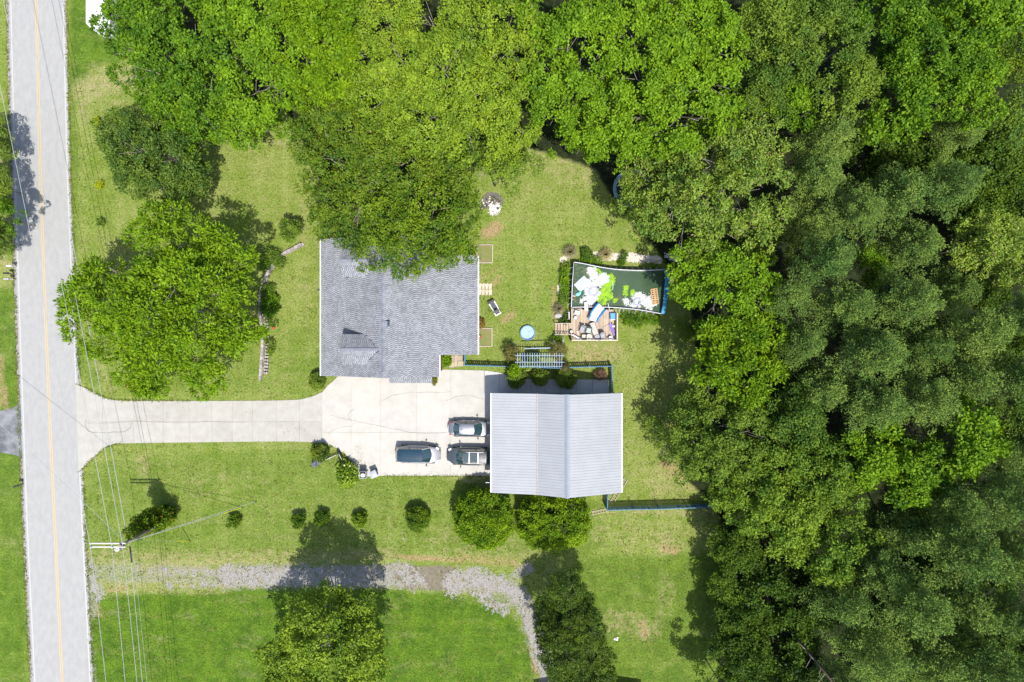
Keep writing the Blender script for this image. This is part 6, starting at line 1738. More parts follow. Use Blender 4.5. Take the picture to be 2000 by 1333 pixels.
zc = 7.4; cpx, cpy = P(253, 1066, zc)
wire('black telephone cable beside the pole leading down the road', (cpx, cpy, zc), P3(253 + .085 * 800, 1066 + 800, zc), .2, .022, group='telephone cables')
wire('thin second telephone cable beside the pole leading down the road', (cpx + .12, cpy, zc - .3), P3(249 + .105 * 800, 1066 + 800, zc - .3), .3, .012, group='telephone cables')
wire('telephone cable leading up the road past the big tree', (cpx - .1, cpy, zc), P3(245 - .19 * 1500, 1066 - 1500, zc), .5, .024, group='telephone cables', n=40)
a, b_ = P3(253.5, 1068, zc), P3(257.5, 1099, zc); simple('splice_case', 'black splice case hanging on the telephone cable below the pole', 'splice case', MB().tube([a, b_], .07, 8), m_dark, a, smooth=True)
wire('service cable crossing the road to the upper left', (pbx, pby, 9.0), P3(215 - 215 * 1.9, 1045 - 204 * 1.9, 6.0), .4, .018, group='service cables')
m_yel = M('yellow_guard', (0.55, 0.55, 0.05), (0.45, 0.45, 0.04), scale=4, rough=.5)
for k, (gx_, gy_, zt_, lab) in enumerate(((474, 991.5, 9.3, 'upper guy wire with yellow guard slanting to the lawn right of the pole'), (500, 980, 9.0, 'longer guy wire slanting to the lawn right of the pole'), (371, 1057, 8.4, 'lower guy wire with yellow guard near the gravel track'))):
    t = thing('guy_wire', lab, 'guy wire', (*P(gx_, gy_), 0), group='guy wires of the utility pole')
    e = Vector(P3(gx_, gy_, 0.0)); s = Vector((pbx, pby, zt_)); MB().tube([s, e], .018 if k < 2 else .010, 5).build('wire', m_alu, t)
    if k != 1: MB().tube([e + (s - e).normalized() * .05, e + (s - e).normalized() * 2.1], .035, 6).build('guard', m_yel, t)
    MB().cyl(e.x, e.y, 0, .12, .06, 8).build('anchor', m_frame, t)
# ------------------------------------------------------------------ TREES AND SHRUBS
m_bark = M('bark_grey', (0.30, 0.27, 0.24), (0.16, 0.14, 0.12), scale=5, rough=.9)
m_bark2 = M('bark_pine', (0.13, 0.09, 0.065), (0.08, 0.055, 0.04), scale=5, rough=.9)
LM = {
 'oak':   leaf_mat('oak_leaves', (0.040, 0.105, 0.008), (0.105, 0.215, 0.014), trans=.33),
 'fine':  leaf_mat('fine_leaves', (0.078, 0.150, 0.012), (0.165, 0.265, 0.028), (0.22, 0.28, 0.06), .05, trans=.33),
 'olive': leaf_mat('olive_leaves', (0.045, 0.100, 0.010), (0.115, 0.190, 0.016), (0.17, 0.17, 0.03), .05, trans=.3),
 'light': leaf_mat('light_leaves', (0.070, 0.140, 0.020), (0.150, 0.240, 0.040), (0.24, 0.20, 0.07), .05, trans=.33, gloss=.6),
 'walnut': leaf_mat('walnut_leaves', (0.045, 0.115, 0.006), (0.125, 0.235, 0.012), trans=.38),
 'dark':  leaf_mat('dark_leaves', (0.036, 0.082, 0.012), (0.098, 0.168, 0.026), trans=.22, gloss=.5),
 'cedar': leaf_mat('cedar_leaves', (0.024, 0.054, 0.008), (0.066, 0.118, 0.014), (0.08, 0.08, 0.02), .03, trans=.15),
 'pine':  leaf_mat('pine_needles', (0.047, 0.104, 0.024), (0.122, 0.208, 0.068), (0.14, 0.12, 0.06), .03, trans=.12, gloss=.15),
 'birch': leaf_mat('birch_leaves', (0.052, 0.115, 0.012), (0.125, 0.215, 0.032), trans=.35),
 'mid':   leaf_mat('mid_leaves', (0.045, 0.100, 0.014), (0.105, 0.180, 0.030), trans=.3),
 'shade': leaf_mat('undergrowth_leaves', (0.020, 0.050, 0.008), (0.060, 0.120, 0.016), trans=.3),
}
# crown meshes by species and size (metres radius, half height)
STYLE = {
 'oak':   dict(clump=.72, tufts=50, k=9, L=.25, W=.15, spread=.7, cflat=.85, keep=.92, flat=.72),
 'fine':  dict(holes=.27, clump=.58, tufts=34, k=8, L=.20, W=.10, spread=.85, cflat=.8, keep=.95, flat=.72),
 'olive': dict(holes=.27, clump=.62, tufts=34, k=8, L=.22, W=.12, spread=.8, cflat=.7, keep=.88, flat=.72),
 'light': dict(clump=.70, tufts=40, k=8, L=.25, W=.12, spread=.75, cflat=.65, keep=.92, flat=.72),
 'walnut': dict(holes=.27, clump=.80, tufts=36, k=12, L=.36, W=.13, spread=.62, cflat=.7, keep=.84, flat=.72),
 'dark':  dict(holes=.25, clump=.60, tufts=36, k=8, L=.20, W=.12, spread=.8, cflat=.7, keep=.92, flat=.72),
 'cedar': dict(holes=.2, clump=.45, tufts=36, k=7, L=.15, W=.10, spread=.8, cflat=.8, keep=1.0, flat=.72),
 'birch': dict(clump=.55, tufts=34, k=8, L=.22, W=.12, spread=.8, cflat=.8, keep=.78, flat=.72),
 'mid':   dict(clump=.65, tufts=34, k=8, L=.22, W=.11, spread=.8, cflat=.7, keep=.85, flat=.72),
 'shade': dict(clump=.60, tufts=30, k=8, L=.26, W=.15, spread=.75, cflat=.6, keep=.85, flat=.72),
}
LIB = {}
def crown_lib(sp, R, var):
    size = min((3.0, 4.2, 6.0, 8.0), key=lambda s: abs(s - R))
    if sp == 'pine': size = 4.2 if R < 4.6 else 5.6
    key = (sp, size, var)
    if key not in LIB:
        seed = abs(hash_(sp)) % 997 + int(size * 10) + var * 101
        rng = np.random.default_rng(seed)
        if sp == 'pine':
            me = pine_crown(seed, size, size * 1.35)
        else:
            hv = size * (.78 if sp != 'birch' else .95)
            me = make_crown(seed, auto_lobes(rng, size, hv, n=7 if size > 5 else 6), **STYLE[sp])
        me.materials.append(LM[sp])
        LIB[key] = (me, size)
    return LIB[key]
def hash_(s):
    h = 7
    for c in s: h = (h * 31 + ord(c)) % 100003
    return h
WOODLIB = {}
def wood_lib(sp, var):
    key = ('pine' if sp == 'pine' else 'leafy', var)
    if key not in WOODLIB:
        me = tree_wood(40 + var + (9 if sp == 'pine' else 0), 1.0, .75 if sp == 'pine' else .8, nl=9, r0=.030, name='trunk', rise=.6, tip=.8)
        me.materials.append(m_bark2 if sp == 'pine' else m_bark)
        WOODLIB[key] = me
    return WOODLIB[key]
NAMES = {'oak': 'oak_tree', 'fine': 'elm_tree', 'olive': 'oak_tree', 'light': 'hickory_tree', 'walnut': 'walnut_tree', 'dark': 'dark_oak_tree', 'cedar': 'cedar_tree', 'pine': 'pine_tree', 'birch': 'birch_tree', 'mid': 'maple_tree', 'shade': 'undergrowth_tree'}
GRP = {'pine': 'pines in the wood', 'shade': 'small trees along the wood edge'}
tcount = 0
def tree(sp, px, py, Rpx, h, label, group=None, var=None):
    """px,py,Rpx describe the crown as the photo shows it; h is the top"""
    global tcount
    tcount += 1
    if sp == 'pine': h += (-2.4, 0, 1.3)[tcount % 3]
    hm = h * .72
    k = (H - hm) / F
    R = Rpx * k * (.88 if sp == 'pine' else .93)
    v = (tcount % 2) if var is None else var
    me, size = crown_lib(sp, R, v)
    s = R / size
    x, y = P(px, py, hm)
    t = thing(NAMES[sp], label, 'tree', (x, y, 0), 0, group or GRP.get(sp, 'broadleaf trees of the wood'))
    rz = (tcount * 2.39996) % 6.283
    hv = (size * 1.35 * .8 if sp == 'pine' else size * .78) * s
    hc = max(h - hv * (1.0 if sp == 'pine' else 1.15), hv * .5)
    mobj('crown', me, LM[sp], t, (0, 0, hc), s, rz)
    mobj('trunk', wood_lib(sp, v), None, t, (0, 0, 0), (R * 1.0 if sp != 'pine' else R * .8, R * 1.0 if sp != 'pine' else R * .8, hc + hv * .1), rz)
    return t

def lobed_tree(sp, name, lobes, label, seed, group=None, rzf=.7, trunk=None, style=None, nl=10, mat_=None, vis=1.0, cat='tree'):
    """crown modelled on lobes read from the photo: (px, py, r px, height of lobe centre)"""
    L_ = []
    for lb in lobes:
        px, py, r, z = lb[:4]
        zt = z + r * .04
        x, y = P(px, py, z)
        L_.append((x, y, z, .9 * r * (H - z) / F, (lb[4] if len(lb) > 4 else rzf) * r * (H - z) / F))
    cx, cy = trunk if trunk else (sum(l[0] for l in L_) / len(L_), sum(l[1] for l in L_) / len(L_))
    zc = sum(l[2] for l in L_) / len(L_)
    t = thing(name, label, cat, (cx, cy, 0), 0, group)
    loc = [(l[0] - cx, l[1] - cy, l[2] - zc, l[3], l[4]) for l in L_]
    st = dict(STYLE[sp]); st.update(style or {})
    me = make_crown(seed, loc, **st)
    mobj('crown', me, mat_ or LM[sp], t, (0, 0, zc))
    Rm = max(math.hypot(l[0], l[1]) + l[3] for l in loc)
    wm = lobe_wood(seed, loc, zc, .027 * Rm); wm.materials.append(m_bark)
    mobj('trunk', wm, None, t)
    return t

# --- single trees on the lawns
lobed_tree('walnut', 'walnut_tree', [(172, 545, 34, 7), (160, 580, 30, 6), (195, 590, 45, 8), (210, 520, 26, 6.5), (180, 640, 42, 6.5), (235, 660, 45, 6.5), (240, 600, 40, 9),
    (300, 450, 30, 8), (340, 430, 26, 8), (310, 500, 45, 9.5), (375, 470, 38, 9), (430, 480, 32, 8.5), (460, 500, 24, 8), (350, 560, 60, 11), (430, 555, 48, 9.5), (478, 560, 26, 8), (290, 620, 60, 11),
    (380, 640, 58, 10.5), (450, 640, 42, 8.5), (475, 665, 26, 7.5), (265, 720, 34, 6), (320, 705, 44, 8), (390, 700, 40, 8), (410, 735, 24, 6.5), (275, 750, 18, 5), (335, 560, 55, 8.5), (300, 745, 18, 5)],
    'big spreading walnut with star shaped leaf bunches at the roadside lawn', 21, 'trees standing on the lawn', rzf=.55, style=dict(clump=.85, tufts=30, keep=.82, cvar=.45), nl=12)
lobed_tree('dark', 'dark_oak_tree', [(240, 270, 42, 5), (220, 250, 26, 4.5), (290, 250, 40, 6), (340, 260, 42, 6), (280, 300, 55, 7), (335, 310, 52, 7), (380, 330, 30, 5), (390, 290, 22, 4.5), (260, 340, 36, 5), (310, 360, 40, 5.5), (355, 365, 32, 5), (395, 350, 18, 4), (320, 225, 24, 5)],
    'round dark green oak on the lawn above the big walnut', 22, 'trees standing on the lawn', style=dict(keep=.97))
lobed_tree('birch', 'beech_tree', [(600, 1195, 34, 8), (645, 1178, 36, 8.5), (692, 1200, 34, 8.5), (572, 1235, 34, 7.5), (630, 1250, 62, 11), (690, 1262, 48, 10), (553, 1285, 38, 7), (640, 1320, 62, 10.5), (722, 1300, 34, 7.5), (560, 1340, 40, 7), (620, 1380, 50, 7.5), (700, 1365, 46, 7.5)],
    'leafy tree at the bottom edge throwing its shadow over the gravel track', 23, 'trees standing on the lawn', style=dict(L=.24, W=.14, clump=.6, keep=.95, holes=.2), mat_=leaf_mat('beech_leaves', (0.056, 0.118, 0.010), (0.150, 0.245, 0.028), trans=.32, gloss=.5))
lobed_tree('cedar', 'cedar_tree', [(1105, 1148, 34, 8.5, 1.0), (1075, 1190, 30, 5), (1130, 1180, 32, 6), (1080, 1230, 36, 6.5), (1135, 1225, 42, 7.5), (1100, 1270, 48, 7.5), (1155, 1270, 36, 6), (1165, 1305, 34, 5.5), (1110, 1310, 42, 6), (1150, 1345, 36, 5)],
    'dark cedar with a domed top at the end of the gravel track', 24, 'trees standing on the lawn', style=dict(clump=.42, keep=1.0, holes=.08, L=.14, W=.09), rzf=.9)
lobed_tree('dark', 'apple_tree', [(566, 449, 15, 2.2), (556, 442, 9, 1.9), (576, 446, 9, 1.9), (565, 459, 10, 1.6)], 'small round young tree on the lawn left of the house', 25, 'trees standing on the lawn', style=dict(clump=.3, tufts=26, L=.18, W=.10), mat_=LM['mid'], nl=6)

# --- named trees of the grove above the house, traced lobe by lobe
lobed_tree('oak', 'oak_tree', [(255, 15, 38, 9), (300, 50, 50, 12), (222, 75, 26, 7.5), (255, 95, 42, 9), (350, 30, 50, 12), (330, 110, 52, 12), (400, 90, 55, 13), (290, 140, 34, 8), (260, 150, 26, 6.5), (360, 170, 50, 10.5), (310, 180, 30, 7.5), (420, 180, 50, 11), (340, 215, 34, 8), (400, 230, 40, 8.5), (450, 240, 36, 8), (385, 265, 24, 6), (440, 272, 24, 6)],
    'bright green oak at the top left, beside the camper roof', 31, 'trees of the grove above the house', nl=12, style=dict(keep=.86))
lobed_tree('oak', 'oak_tree', [(440, 20, 50, 12), (510, 50, 52, 13), (480, 120, 55, 13), (550, 110, 48, 12), (500, 190, 48, 11), (545, 180, 40, 10), (480, 240, 40, 9), (520, 262, 30, 7), (550, 225, 32, 8.5), (565, 30, 45, 12)],
    'bright green oak second from the left along the top edge', 32, 'trees of the grove above the house', style=dict(keep=.86))
lobed_tree('walnut', 'walnut_tree', [(600, 50, 48, 12), (640, 90, 50, 13), (670, 40, 50, 12.5), (610, 130, 46, 12), (660, 150, 50, 12), (690, 190, 40, 11), (620, 190, 40, 10), (700, 110, 34, 12)],
    'walnut with spiky leaf bunches squeezed between oaks and the pale elm', 33, 'trees of the grove above the house', style=dict(clump=.7, L=.30))
lobed_tree('fine', 'elm_tree', [(760, 60, 60, 14), (840, 40, 70, 15), (920, 70, 75, 15.5), (990, 110, 55, 13.5), (790, 140, 70, 15.5), (870, 150, 80, 17), (960, 190, 68, 15), (1010, 180, 40, 12), (740, 190, 50, 13), (830, 230, 65, 14.5), (920, 260, 60, 13), (1000, 250, 45, 11.5), (980, 310, 36, 9.5), (770, 250, 40, 12), (1010, 60, 45, 13)],
    'very wide yellow green elm in the middle of the grove', 34, 'trees of the grove above the house', nl=14)
lobed_tree('olive', 'oak_tree', [(640, 240, 50, 10.5), (610, 280, 36, 8), (690, 260, 52, 11), (740, 290, 50, 11.5), (660, 310, 50, 9.5), (620, 340, 34, 7), (720, 350, 50, 10), (780, 340, 46, 11), (650, 390, 44, 8), (640, 430, 34, 6.5), (700, 410, 46, 8.5), (690, 450, 34, 7), (640, 455, 18, 5), (830, 310, 42, 10.5), (860, 330, 40, 9)],
    'olive tinged oak left above the house roof', 35, 'trees of the grove above the house', nl=12)
lobed_tree('olive', 'oak_tree', [(760, 430, 44, 10), (800, 400, 44, 10.5), (850, 410, 46, 11), (895, 420, 32, 9), (740, 480, 34, 8.5), (790, 470, 50, 11), (850, 465, 50, 11.5), (900, 465, 32, 9), (720, 505, 20, 7), (790, 505, 30, 8.5), (820, 500, 34, 8.5), (870, 495, 28, 8.5), (905, 390, 24, 8), (915, 485, 14, 7)],
    'bushy oak overhanging the house roof', 36, 'trees of the grove above the house', mat_=leaf_mat('roofside_leaves', (0.050, 0.110, 0.008), (0.135, 0.225, 0.014), (0.17, 0.19, 0.03), .05, trans=.33), nl=12)
lobed_tree('light', 'elm_tree', [(940, 330, 40, 8.5), (900, 350, 30, 8), (990, 330, 36, 8), (960, 300, 40, 9), (1020, 300, 30, 8)], 'lower skirt elm at the top edge of the back lawn', 37, 'trees of the grove above the house', mat_=LM['mid'])
lobed_tree('oak', 'oak_tree', [(1060, 40, 50, 13), (1110, 80, 50, 14), (1080, 150, 50, 13), (1150, 140, 52, 14), (1090, 220, 50, 11.5), (1140, 250, 46, 10.5), (1100, 275, 30, 8), (1180, 210, 50, 12.5), (1150, 40, 50, 14), (1180, 290, 36, 8.5), (1135, 290, 26, 7)],
    'bright oak right of the pale elm, above the back lawn', 38, 'trees of the grove above the house', nl=12)
lobed_tree('oak', 'oak_tree', [(1220, 50, 58, 14), (1290, 90, 60, 15.5), (1350, 40, 58, 15), (1400, 90, 50, 14), (1240, 160, 60, 14.5), (1320, 180, 62, 15), (1390, 170, 48, 13), (1240, 240, 50, 12), (1300, 260, 50, 12), (1360, 240, 52, 12.5), (1400, 220, 36, 11), (1230, 300, 32, 8), (1290, 310, 30, 8), (1430, 120, 30, 12)],
    'largest bright oak, top middle of the wood', 39, 'trees of the grove above the house', nl=14)
lobed_tree('light', 'hickory_tree', [(1330, 330, 46, 10), (1250, 345, 34, 8), (1390, 320, 50, 11.5), (1450, 300, 48, 11.5), (1260, 370, 40, 8.5), (1300, 400, 54, 10.5), (1370, 400, 60, 12.5), (1440, 380, 58, 12.5), (1500, 350, 36, 11), (1510, 420, 34, 10.5), (1240, 410, 30, 7), (1270, 445, 36, 7.5), (1330, 460, 48, 9), (1400, 460, 52, 10), (1460, 455, 44, 10), (1490, 280, 30, 10.5)],
    'broad light green hickory right of the back lawn', 40, 'trees at the wood edge by the pool', nl=14, style=dict(keep=.95))
lobed_tree('oak', 'oak_tree', [(1350, 520, 40, 8), (1400, 520, 44, 9.5), (1360, 560, 34, 7.5), (1420, 570, 48, 9.5), (1460, 530, 40, 9.5), (1390, 610, 40, 8), (1440, 630, 46, 9), (1480, 590, 34, 9)],
    'green oak between the pool and the pines', 41, 'trees at the wood edge by the pool')
lobed_tree('walnut', 'walnut_tree', [(1400, 670, 42, 8.5), (1450, 680, 46, 9.5), (1490, 660, 30, 8.5), (1420, 720, 46, 9.5), (1470, 740, 44, 9.5), (1380, 700, 26, 7), (1450, 780, 30, 8)],
    'vivid yellow green tree at the wood edge right of the garage', 42, 'trees at the wood edge by the pool')
lobed_tree('mid', 'maple_tree', [(1345, 790, 26, 6), (1385, 770, 34, 7), (1315, 848, 26, 4.5), (1360, 850, 42, 7), (1405, 830, 44, 8), (1460, 840, 48, 9), (1355, 895, 34, 6), (1405, 895, 46, 8.5), (1275, 835, 16, 3), (1300, 875, 18, 3.5), (1345, 925, 20, 4.5), (1450, 900, 46, 9)],
    'dark leaved maple with low boughs right of the metal garage', 43, 'trees at the wood edge by the pool', style=dict(keep=.97, holes=.18))

# --- the rest of the wood
W = [
 ('oak', 1010, -10, 60, 14, 'oak at the top edge left of the largest oak'), ('birch', 1420, 945, 52, 9, 'yellow green birch overhanging the end of the long blue fence'),
 ('birch', 1475, 975, 72, 11, 'yellow green birch second from the end of the blue fence'), ('birch', 1540, 1010, 80, 12, 'wide yellow green birch in the middle of the lower wood'),
 ('birch', 1610, 1060, 78, 12, 'yellow green birch bordering the lower pines'), ('birch', 1520, 900, 72, 11, 'birch between the dark maple and the lower pines'),
 ('mid', 1550, 830, 70, 11, 'dark maple right below the middle pines'), ('birch', 1600, 930, 70, 12, 'birch left of the bright pair of oaks'),
 ('oak', 1700, 880, 75, 12, 'left oak of the bright pair in the lower right wood'), ('oak', 1850, 860, 82, 13, 'right oak of the bright pair in the lower right wood'), ('oak', 1770, 930, 70, 12.5, 'oak just below the bright pair'),
 ('mid', 1580, 90, 105, 15, 'wide fine leaved maple at the top right'), ('mid', 1500, 60, 75, 14, 'maple between the largest oak and the fine leaved maple'), ('mid', 1640, 170, 75, 14, 'maple below the wide fine leaved maple'),
 ('mid', 1480, 200, 62, 12, 'dark maple right of the largest oak'), ('oak', 1520, 210, 60, 11, 'small oak above the uppermost pine'), ('oak', 1800, 120, 90, 15, 'oak with a bare branch near the top right'),
 ('oak', 1740, 200, 78, 13, 'oak right of the uppermost pine'), ('oak', 1890, 60, 80, 14, 'oak beside the tin shed'), ('oak', 1870, 170, 85, 14, 'deep green oak below the tin shed'), ('olive', 1960, 110, 60, 12, 'rusty tinged oak at the right edge below the shed'),
 ('olive', 1975, 30, 50, 8, 'low oak in front of the tin shed'), ('oak', 1700, 40, 70, 13, 'oak at the top edge right of the fine leaved maple'), ('mid', 1950, 230, 75, 9, 'shaded maple at the right edge near the top'), ('shade', 1940, 330, 90, 6, 'low dark thicket tree at the right edge'), ('shade', 1970, 420, 70, 6, 'dark low tree at the right edge above the bright poplar'),
 ('pine', 1610, 275, 78, 15, 'uppermost pine of the wood, pale and round'), ('pine', 1590, 350, 70, 14, 'pine just below the uppermost one'), ('pine', 1870, 250, 70, 10, 'shaded blue pine among the top right oaks'),
 ('pine', 1740, 390, 88, 17, 'largest pine of the upper group'), ('pine', 1840, 370, 82, 16, 'pine with long boughs reaching to the right'), ('pine', 1660, 420, 66, 14, 'pine left of the largest upper pine'), ('pine', 1580, 440, 66, 13.5, 'pine beside the light green hickory'),
 ('oak', 1690, 520, 40, 8, 'small bright oak caught between four pines'), ('pine', 1600, 510, 72, 15, 'pine at the left border level with the pool'), ('pine', 1780, 480, 74, 15, 'pine left of the bright poplar'), ('pine', 1530, 580, 66, 13, 'pine nearest to the pool'),
 ('light', 1910, 480, 64, 13, 'bright yellow green poplar near the right edge'), ('light', 1975, 520, 55, 12, 'light green tree at the right edge beside the poplar'), ('pine', 1640, 600, 76, 15, 'pine in the middle of the wood level with the deck'), ('pine', 1760, 590, 78, 15, 'pine right of the middle pine'),
 ('pine', 1860, 570, 66, 13, 'pine below the bright poplar'), ('pine', 1560, 670, 66, 13, 'pine beside the vivid yellow green tree'), ('pine', 1690, 690, 80, 16, 'pine above the broad pale pine'), ('pine', 1800, 680, 72, 15, 'pine in the dark gap of the right wood'),
 ('pine', 1900, 650, 78, 15, 'pine near the right edge level with the deck'), ('pine', 1985, 620, 60, 13, 'pine cut by the right edge level with the pool deck'), ('pine', 1600, 760, 76, 15, 'pine left of the broad pale pine'), ('pine', 1700, 790, 84, 16, 'broad pale pine in the middle of the wood'), ('pine', 1790, 780, 76, 15, 'pine right of the broad pale pine'),
 ('pine', 1880, 740, 84, 16, 'tall pine above the bright pair of oaks'), ('pine', 1970, 740, 70, 15, 'pine at the right edge level with the garage'), ('mid', 1950, 800, 50, 12, 'leafy tree squeezed between pines at the right'), ('pine', 1965, 870, 72, 15, 'pine right of the bright pair of oaks'),
 ('pine', 1850, 980, 82, 15, 'shaded pine below the bright pair of oaks'), ('pine', 1950, 970, 84, 16, 'pine at the right edge, upper of the lower group'), ('pine', 1760, 1040, 80, 15, 'pine between the birches and the lower pines'), ('pine', 1700, 1110, 76, 15, 'pine beside the birch border'),
 ('pine', 1870, 1070, 92, 17, 'tall leaning pine of the lower right wood'), ('pine', 1970, 1080, 84, 16, 'pine at the right edge in the lower wood'), ('pine', 1640, 1170, 76, 14, 'pine at the left border of the lower wood'), ('pine', 1770, 1170, 90, 17, 'largest pine of the lower group'),
 ('pine', 1880, 1180, 88, 16, 'pine right of the largest lower pine'), ('pine', 1975, 1200, 80, 15, 'pine at the right edge near the bottom'), ('pine', 1700, 1270, 84, 15, 'pine near the bottom edge, left of centre of the pines'), ('pine', 1810, 1290, 90, 16, 'pine at the bottom edge below the largest lower pine'),
 ('pine', 1920, 1300, 86, 16, 'pine in the bottom right corner'), ('pine', 2010, 1330, 70, 15, 'pine cut by the bottom right corner'), ('pine', 1640, 1340, 70, 14, 'leftmost pine at the bottom edge'), ('pine', 2040, 1000, 70, 15, 'pine mostly beyond the right edge, lower wood'), ('pine', 2040, 850, 70, 15, 'pine mostly beyond the right edge, middle wood'),
 ('shade', 1440, 1070, 52, 7, 'low leafy tree at the wood edge below the blue fence'), ('shade', 1430, 1140, 46, 6, 'low tree beside the small white sign'), ('shade', 1440, 1210, 50, 6.5, 'low tree at the wood edge above the bottom shadow'), ('shade', 1500, 1160, 66, 7, 'dark undergrowth tree left of the lower pines'),
 ('shade', 1450, 1280, 56, 7.5, 'spiky leaved low tree near the bottom of the wood edge'), ('shade', 1530, 1240, 70, 6.5, 'dark undergrowth tree near the fallen looking pine trunk'), ('shade', 1560, 1320, 66, 6, 'dark undergrowth tree at the bottom edge'), ('shade', 1410, 1340, 52, 7.5, 'low leafy tree at the bottom edge beside the rough grass'), ('shade', 1590, 1180, 60, 7, 'undergrowth tree below the birches'),
 ('shade', 1490, 800, 60, 6, 'dark undergrowth tree behind the maple'), ('shade', 1530, 740, 56, 7, 'undergrowth tree beside the vivid yellow green tree'), ('shade', 1500, 480, 50, 6, 'undergrowth tree in the dark gap below the hickory'), ('mid', 1340, 640, 30, 4, 'small dark tree in the shade right of the pool'),
 ('shade', 1690, 300, 60, 6, 'undergrowth tree in the gap between the uppermost pine and the deep green oak'), ('shade', 1790, 310, 70, 6, 'undergrowth tree above the largest pine of the upper group'), ('shade', 1720, 640, 60, 7, 'undergrowth tree hidden between the middle pines'), ('shade', 1920, 400, 60, 6, 'dark undergrowth tree above the bright poplar'), ('shade', 1830, 640, 50, 6, 'undergrowth tree in the gap right of the middle pines'), ('shade', 1930, 570, 50, 6, 'undergrowth tree below the poplar'),
 ('shade', 1840, 1030, 60, 6, 'undergrowth tree between the tall leaning pine and the shaded pine'), ('shade', 1830, 1120, 60, 6, 'undergrowth tree left below the tall leaning pine'), ('shade', 1930, 1140, 60, 6, 'undergrowth tree right below the tall leaning pine'), ('shade', 1840, 1240, 60, 6, 'undergrowth tree below the largest lower pine'), ('shade', 1930, 1240, 60, 6, 'undergrowth tree above the bottom right corner pine'), ('shade', 1760, 1230, 60, 6, 'undergrowth tree left below the largest lower pine'), ('shade', 1990, 1270, 60, 6, 'undergrowth tree at the right edge near the bottom'), ('shade', 1750, 1340, 60, 6, 'undergrowth tree at the bottom edge between two pines'), ('shade', 1870, 1330, 60, 6, 'undergrowth tree at the bottom edge left of the corner pine'), ('shade', 1980, 690, 50, 6, 'undergrowth tree at the right edge level with the deck'), ('shade', 1990, 940, 50, 6, 'undergrowth tree at the right edge right of the bright oaks'),
 ('dark', -20, 360, 42, 6, 'dark tree at the left edge, upper of the three across the road'), ('oak', 0, 425, 40, 7, 'green tree at the left edge whose shadow falls on the road'), ('dark', -8, 470, 36, 5, 'lowest tree at the left edge above the mailboxes'), ('dark', -30, 270, 50, 6, 'dark tree beyond the left edge near the top'),
]
for row in W:
    sp, px, py, Rp, h, lab = row
    g = None
    if px < 100: g = 'trees across the road'
    tree(sp, px, py, Rp, h, lab, g)
# leaning bare trunk at the bottom
a, b_ = P3(1560, 1250, 9), P3(1640, 1345, 11)
t0 = P(1545, 1240, 0)
tl = thing('dead_tree', 'leaning bare trunk showing in the dark gap near the bottom', 'tree', (t0[0], t0[1], 0))
MB().tube([(t0[0], t0[1], 0), P3(1562, 1254, 7), P3(1600, 1300, 10), P3(1635, 1345, 12)], [.15, .13, .10, .06], 8).build('trunk', m_bark2, tl, smooth=True)
for q in range(6):
    f = .2 + q * .12; p = Vector(P3(1562 + 73 * f, 1254 + 91 * f, 7 + 5 * f)); MB().tube([p, p + Vector((random.uniform(-1, 1), random.uniform(-1, 1), .3))], .035, 5, .01).build('branch', m_bark, tl)

# --- shrubs
def shrub(name, px, py, Rpx, h, sp, label, group=None, flat=None, seed=1, style=None, mat_=None, lob=None, cat='shrub', ball_=False, stem=True):
    hm = h * .55; k = (H - hm) / F; R = Rpx * k * .86; x, y = P(px, py, hm)
    t = thing(name, label, cat, (x, y, 0), 0, group)
    lobes = lob or [(0, 0, hm, R, h - hm)]
    st = dict(STYLE[sp]); st.update(dict(clump=max(.14, R * .30), tufts=26, k=8, L=.12, W=.07, keep=1.0, skirt=-.8, holes=-1)); st.update(style or {})
    me = make_crown(seed, [(l[0], l[1], l[2] - hm, l[3], l[4]) for l in lobes], **st)
    mobj('foliage', me, mat_ or LM[sp], t, (0, 0, hm))
    if stem: mobj('stem', *(lambda mm: (mm, m_bark))(tree_wood(seed, max(.2, h * .5), R * .7, nl=5, r0=.03, twigs=False, name='stem')), t)
    return t
priv = leaf_mat('privet_leaves', (0.060, 0.130, 0.006), (0.150, 0.265, 0.010), trans=.25)
for (px, py, rx, ry, lab, sd) in ((944, 1013, 60, 54, 'left of the two big clipped round bushes below the garage', 51), (1082, 1020, 72, 50, 'right and wider of the two big clipped round bushes below the garage', 52)):
    h = 4.6; z = 2.3; kx_ = (H - z) / F
    x, y = P(px, py, z); t = thing('clipped_bush', lab, 'bush', (x, y, 0), 0, 'clipped round bushes')
    rx_, ry_ = rx * kx_ * .93, ry * kx_ * .93
    if sd == 51: lobes = [(0, 0, 0, ry_, 2.25), (-.2, 0, 0, ry_ * .98, 2.2), (.15, 0, 0, ry_, 2.2)]
    else: lobes = [(-rx_ + ry_, 0, 0, ry_, 2.2), (0, .05, 0, ry_, 2.25), (rx_ - ry_, .1, 0, ry_ * .97, 2.2)]
    me = make_crown(sd, lobes, clump=.34, spacing=.42, tufts=22, k=8, L=.15, W=.10, spread=.75, cflat=.85, skirt=-.95, keep=1, holes=.33, inner=False, flat=.5, cvar=.3)
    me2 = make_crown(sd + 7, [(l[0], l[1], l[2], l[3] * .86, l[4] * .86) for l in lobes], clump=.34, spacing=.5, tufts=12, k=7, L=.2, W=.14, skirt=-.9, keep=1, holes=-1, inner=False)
    mobj('foliage', me, priv, t, (0, 0, z)); mobj('shade_toned_inner_foliage', me2, LM['cedar'], t, (0, 0, z))  # inner leaves take the dark cedar colour, painting shade into the gaps
    mobj('trunk', tree_wood(sd, 2, 1.6, nl=7, r0=.12, name='trunk', twigs=False), m_bark, t)
rowg = 'row of small bushes across the lower lawn'
gl = leaf_mat('boxwood_leaves', (0.030, 0.075, 0.008), (0.090, 0.165, 0.014), trans=.25)
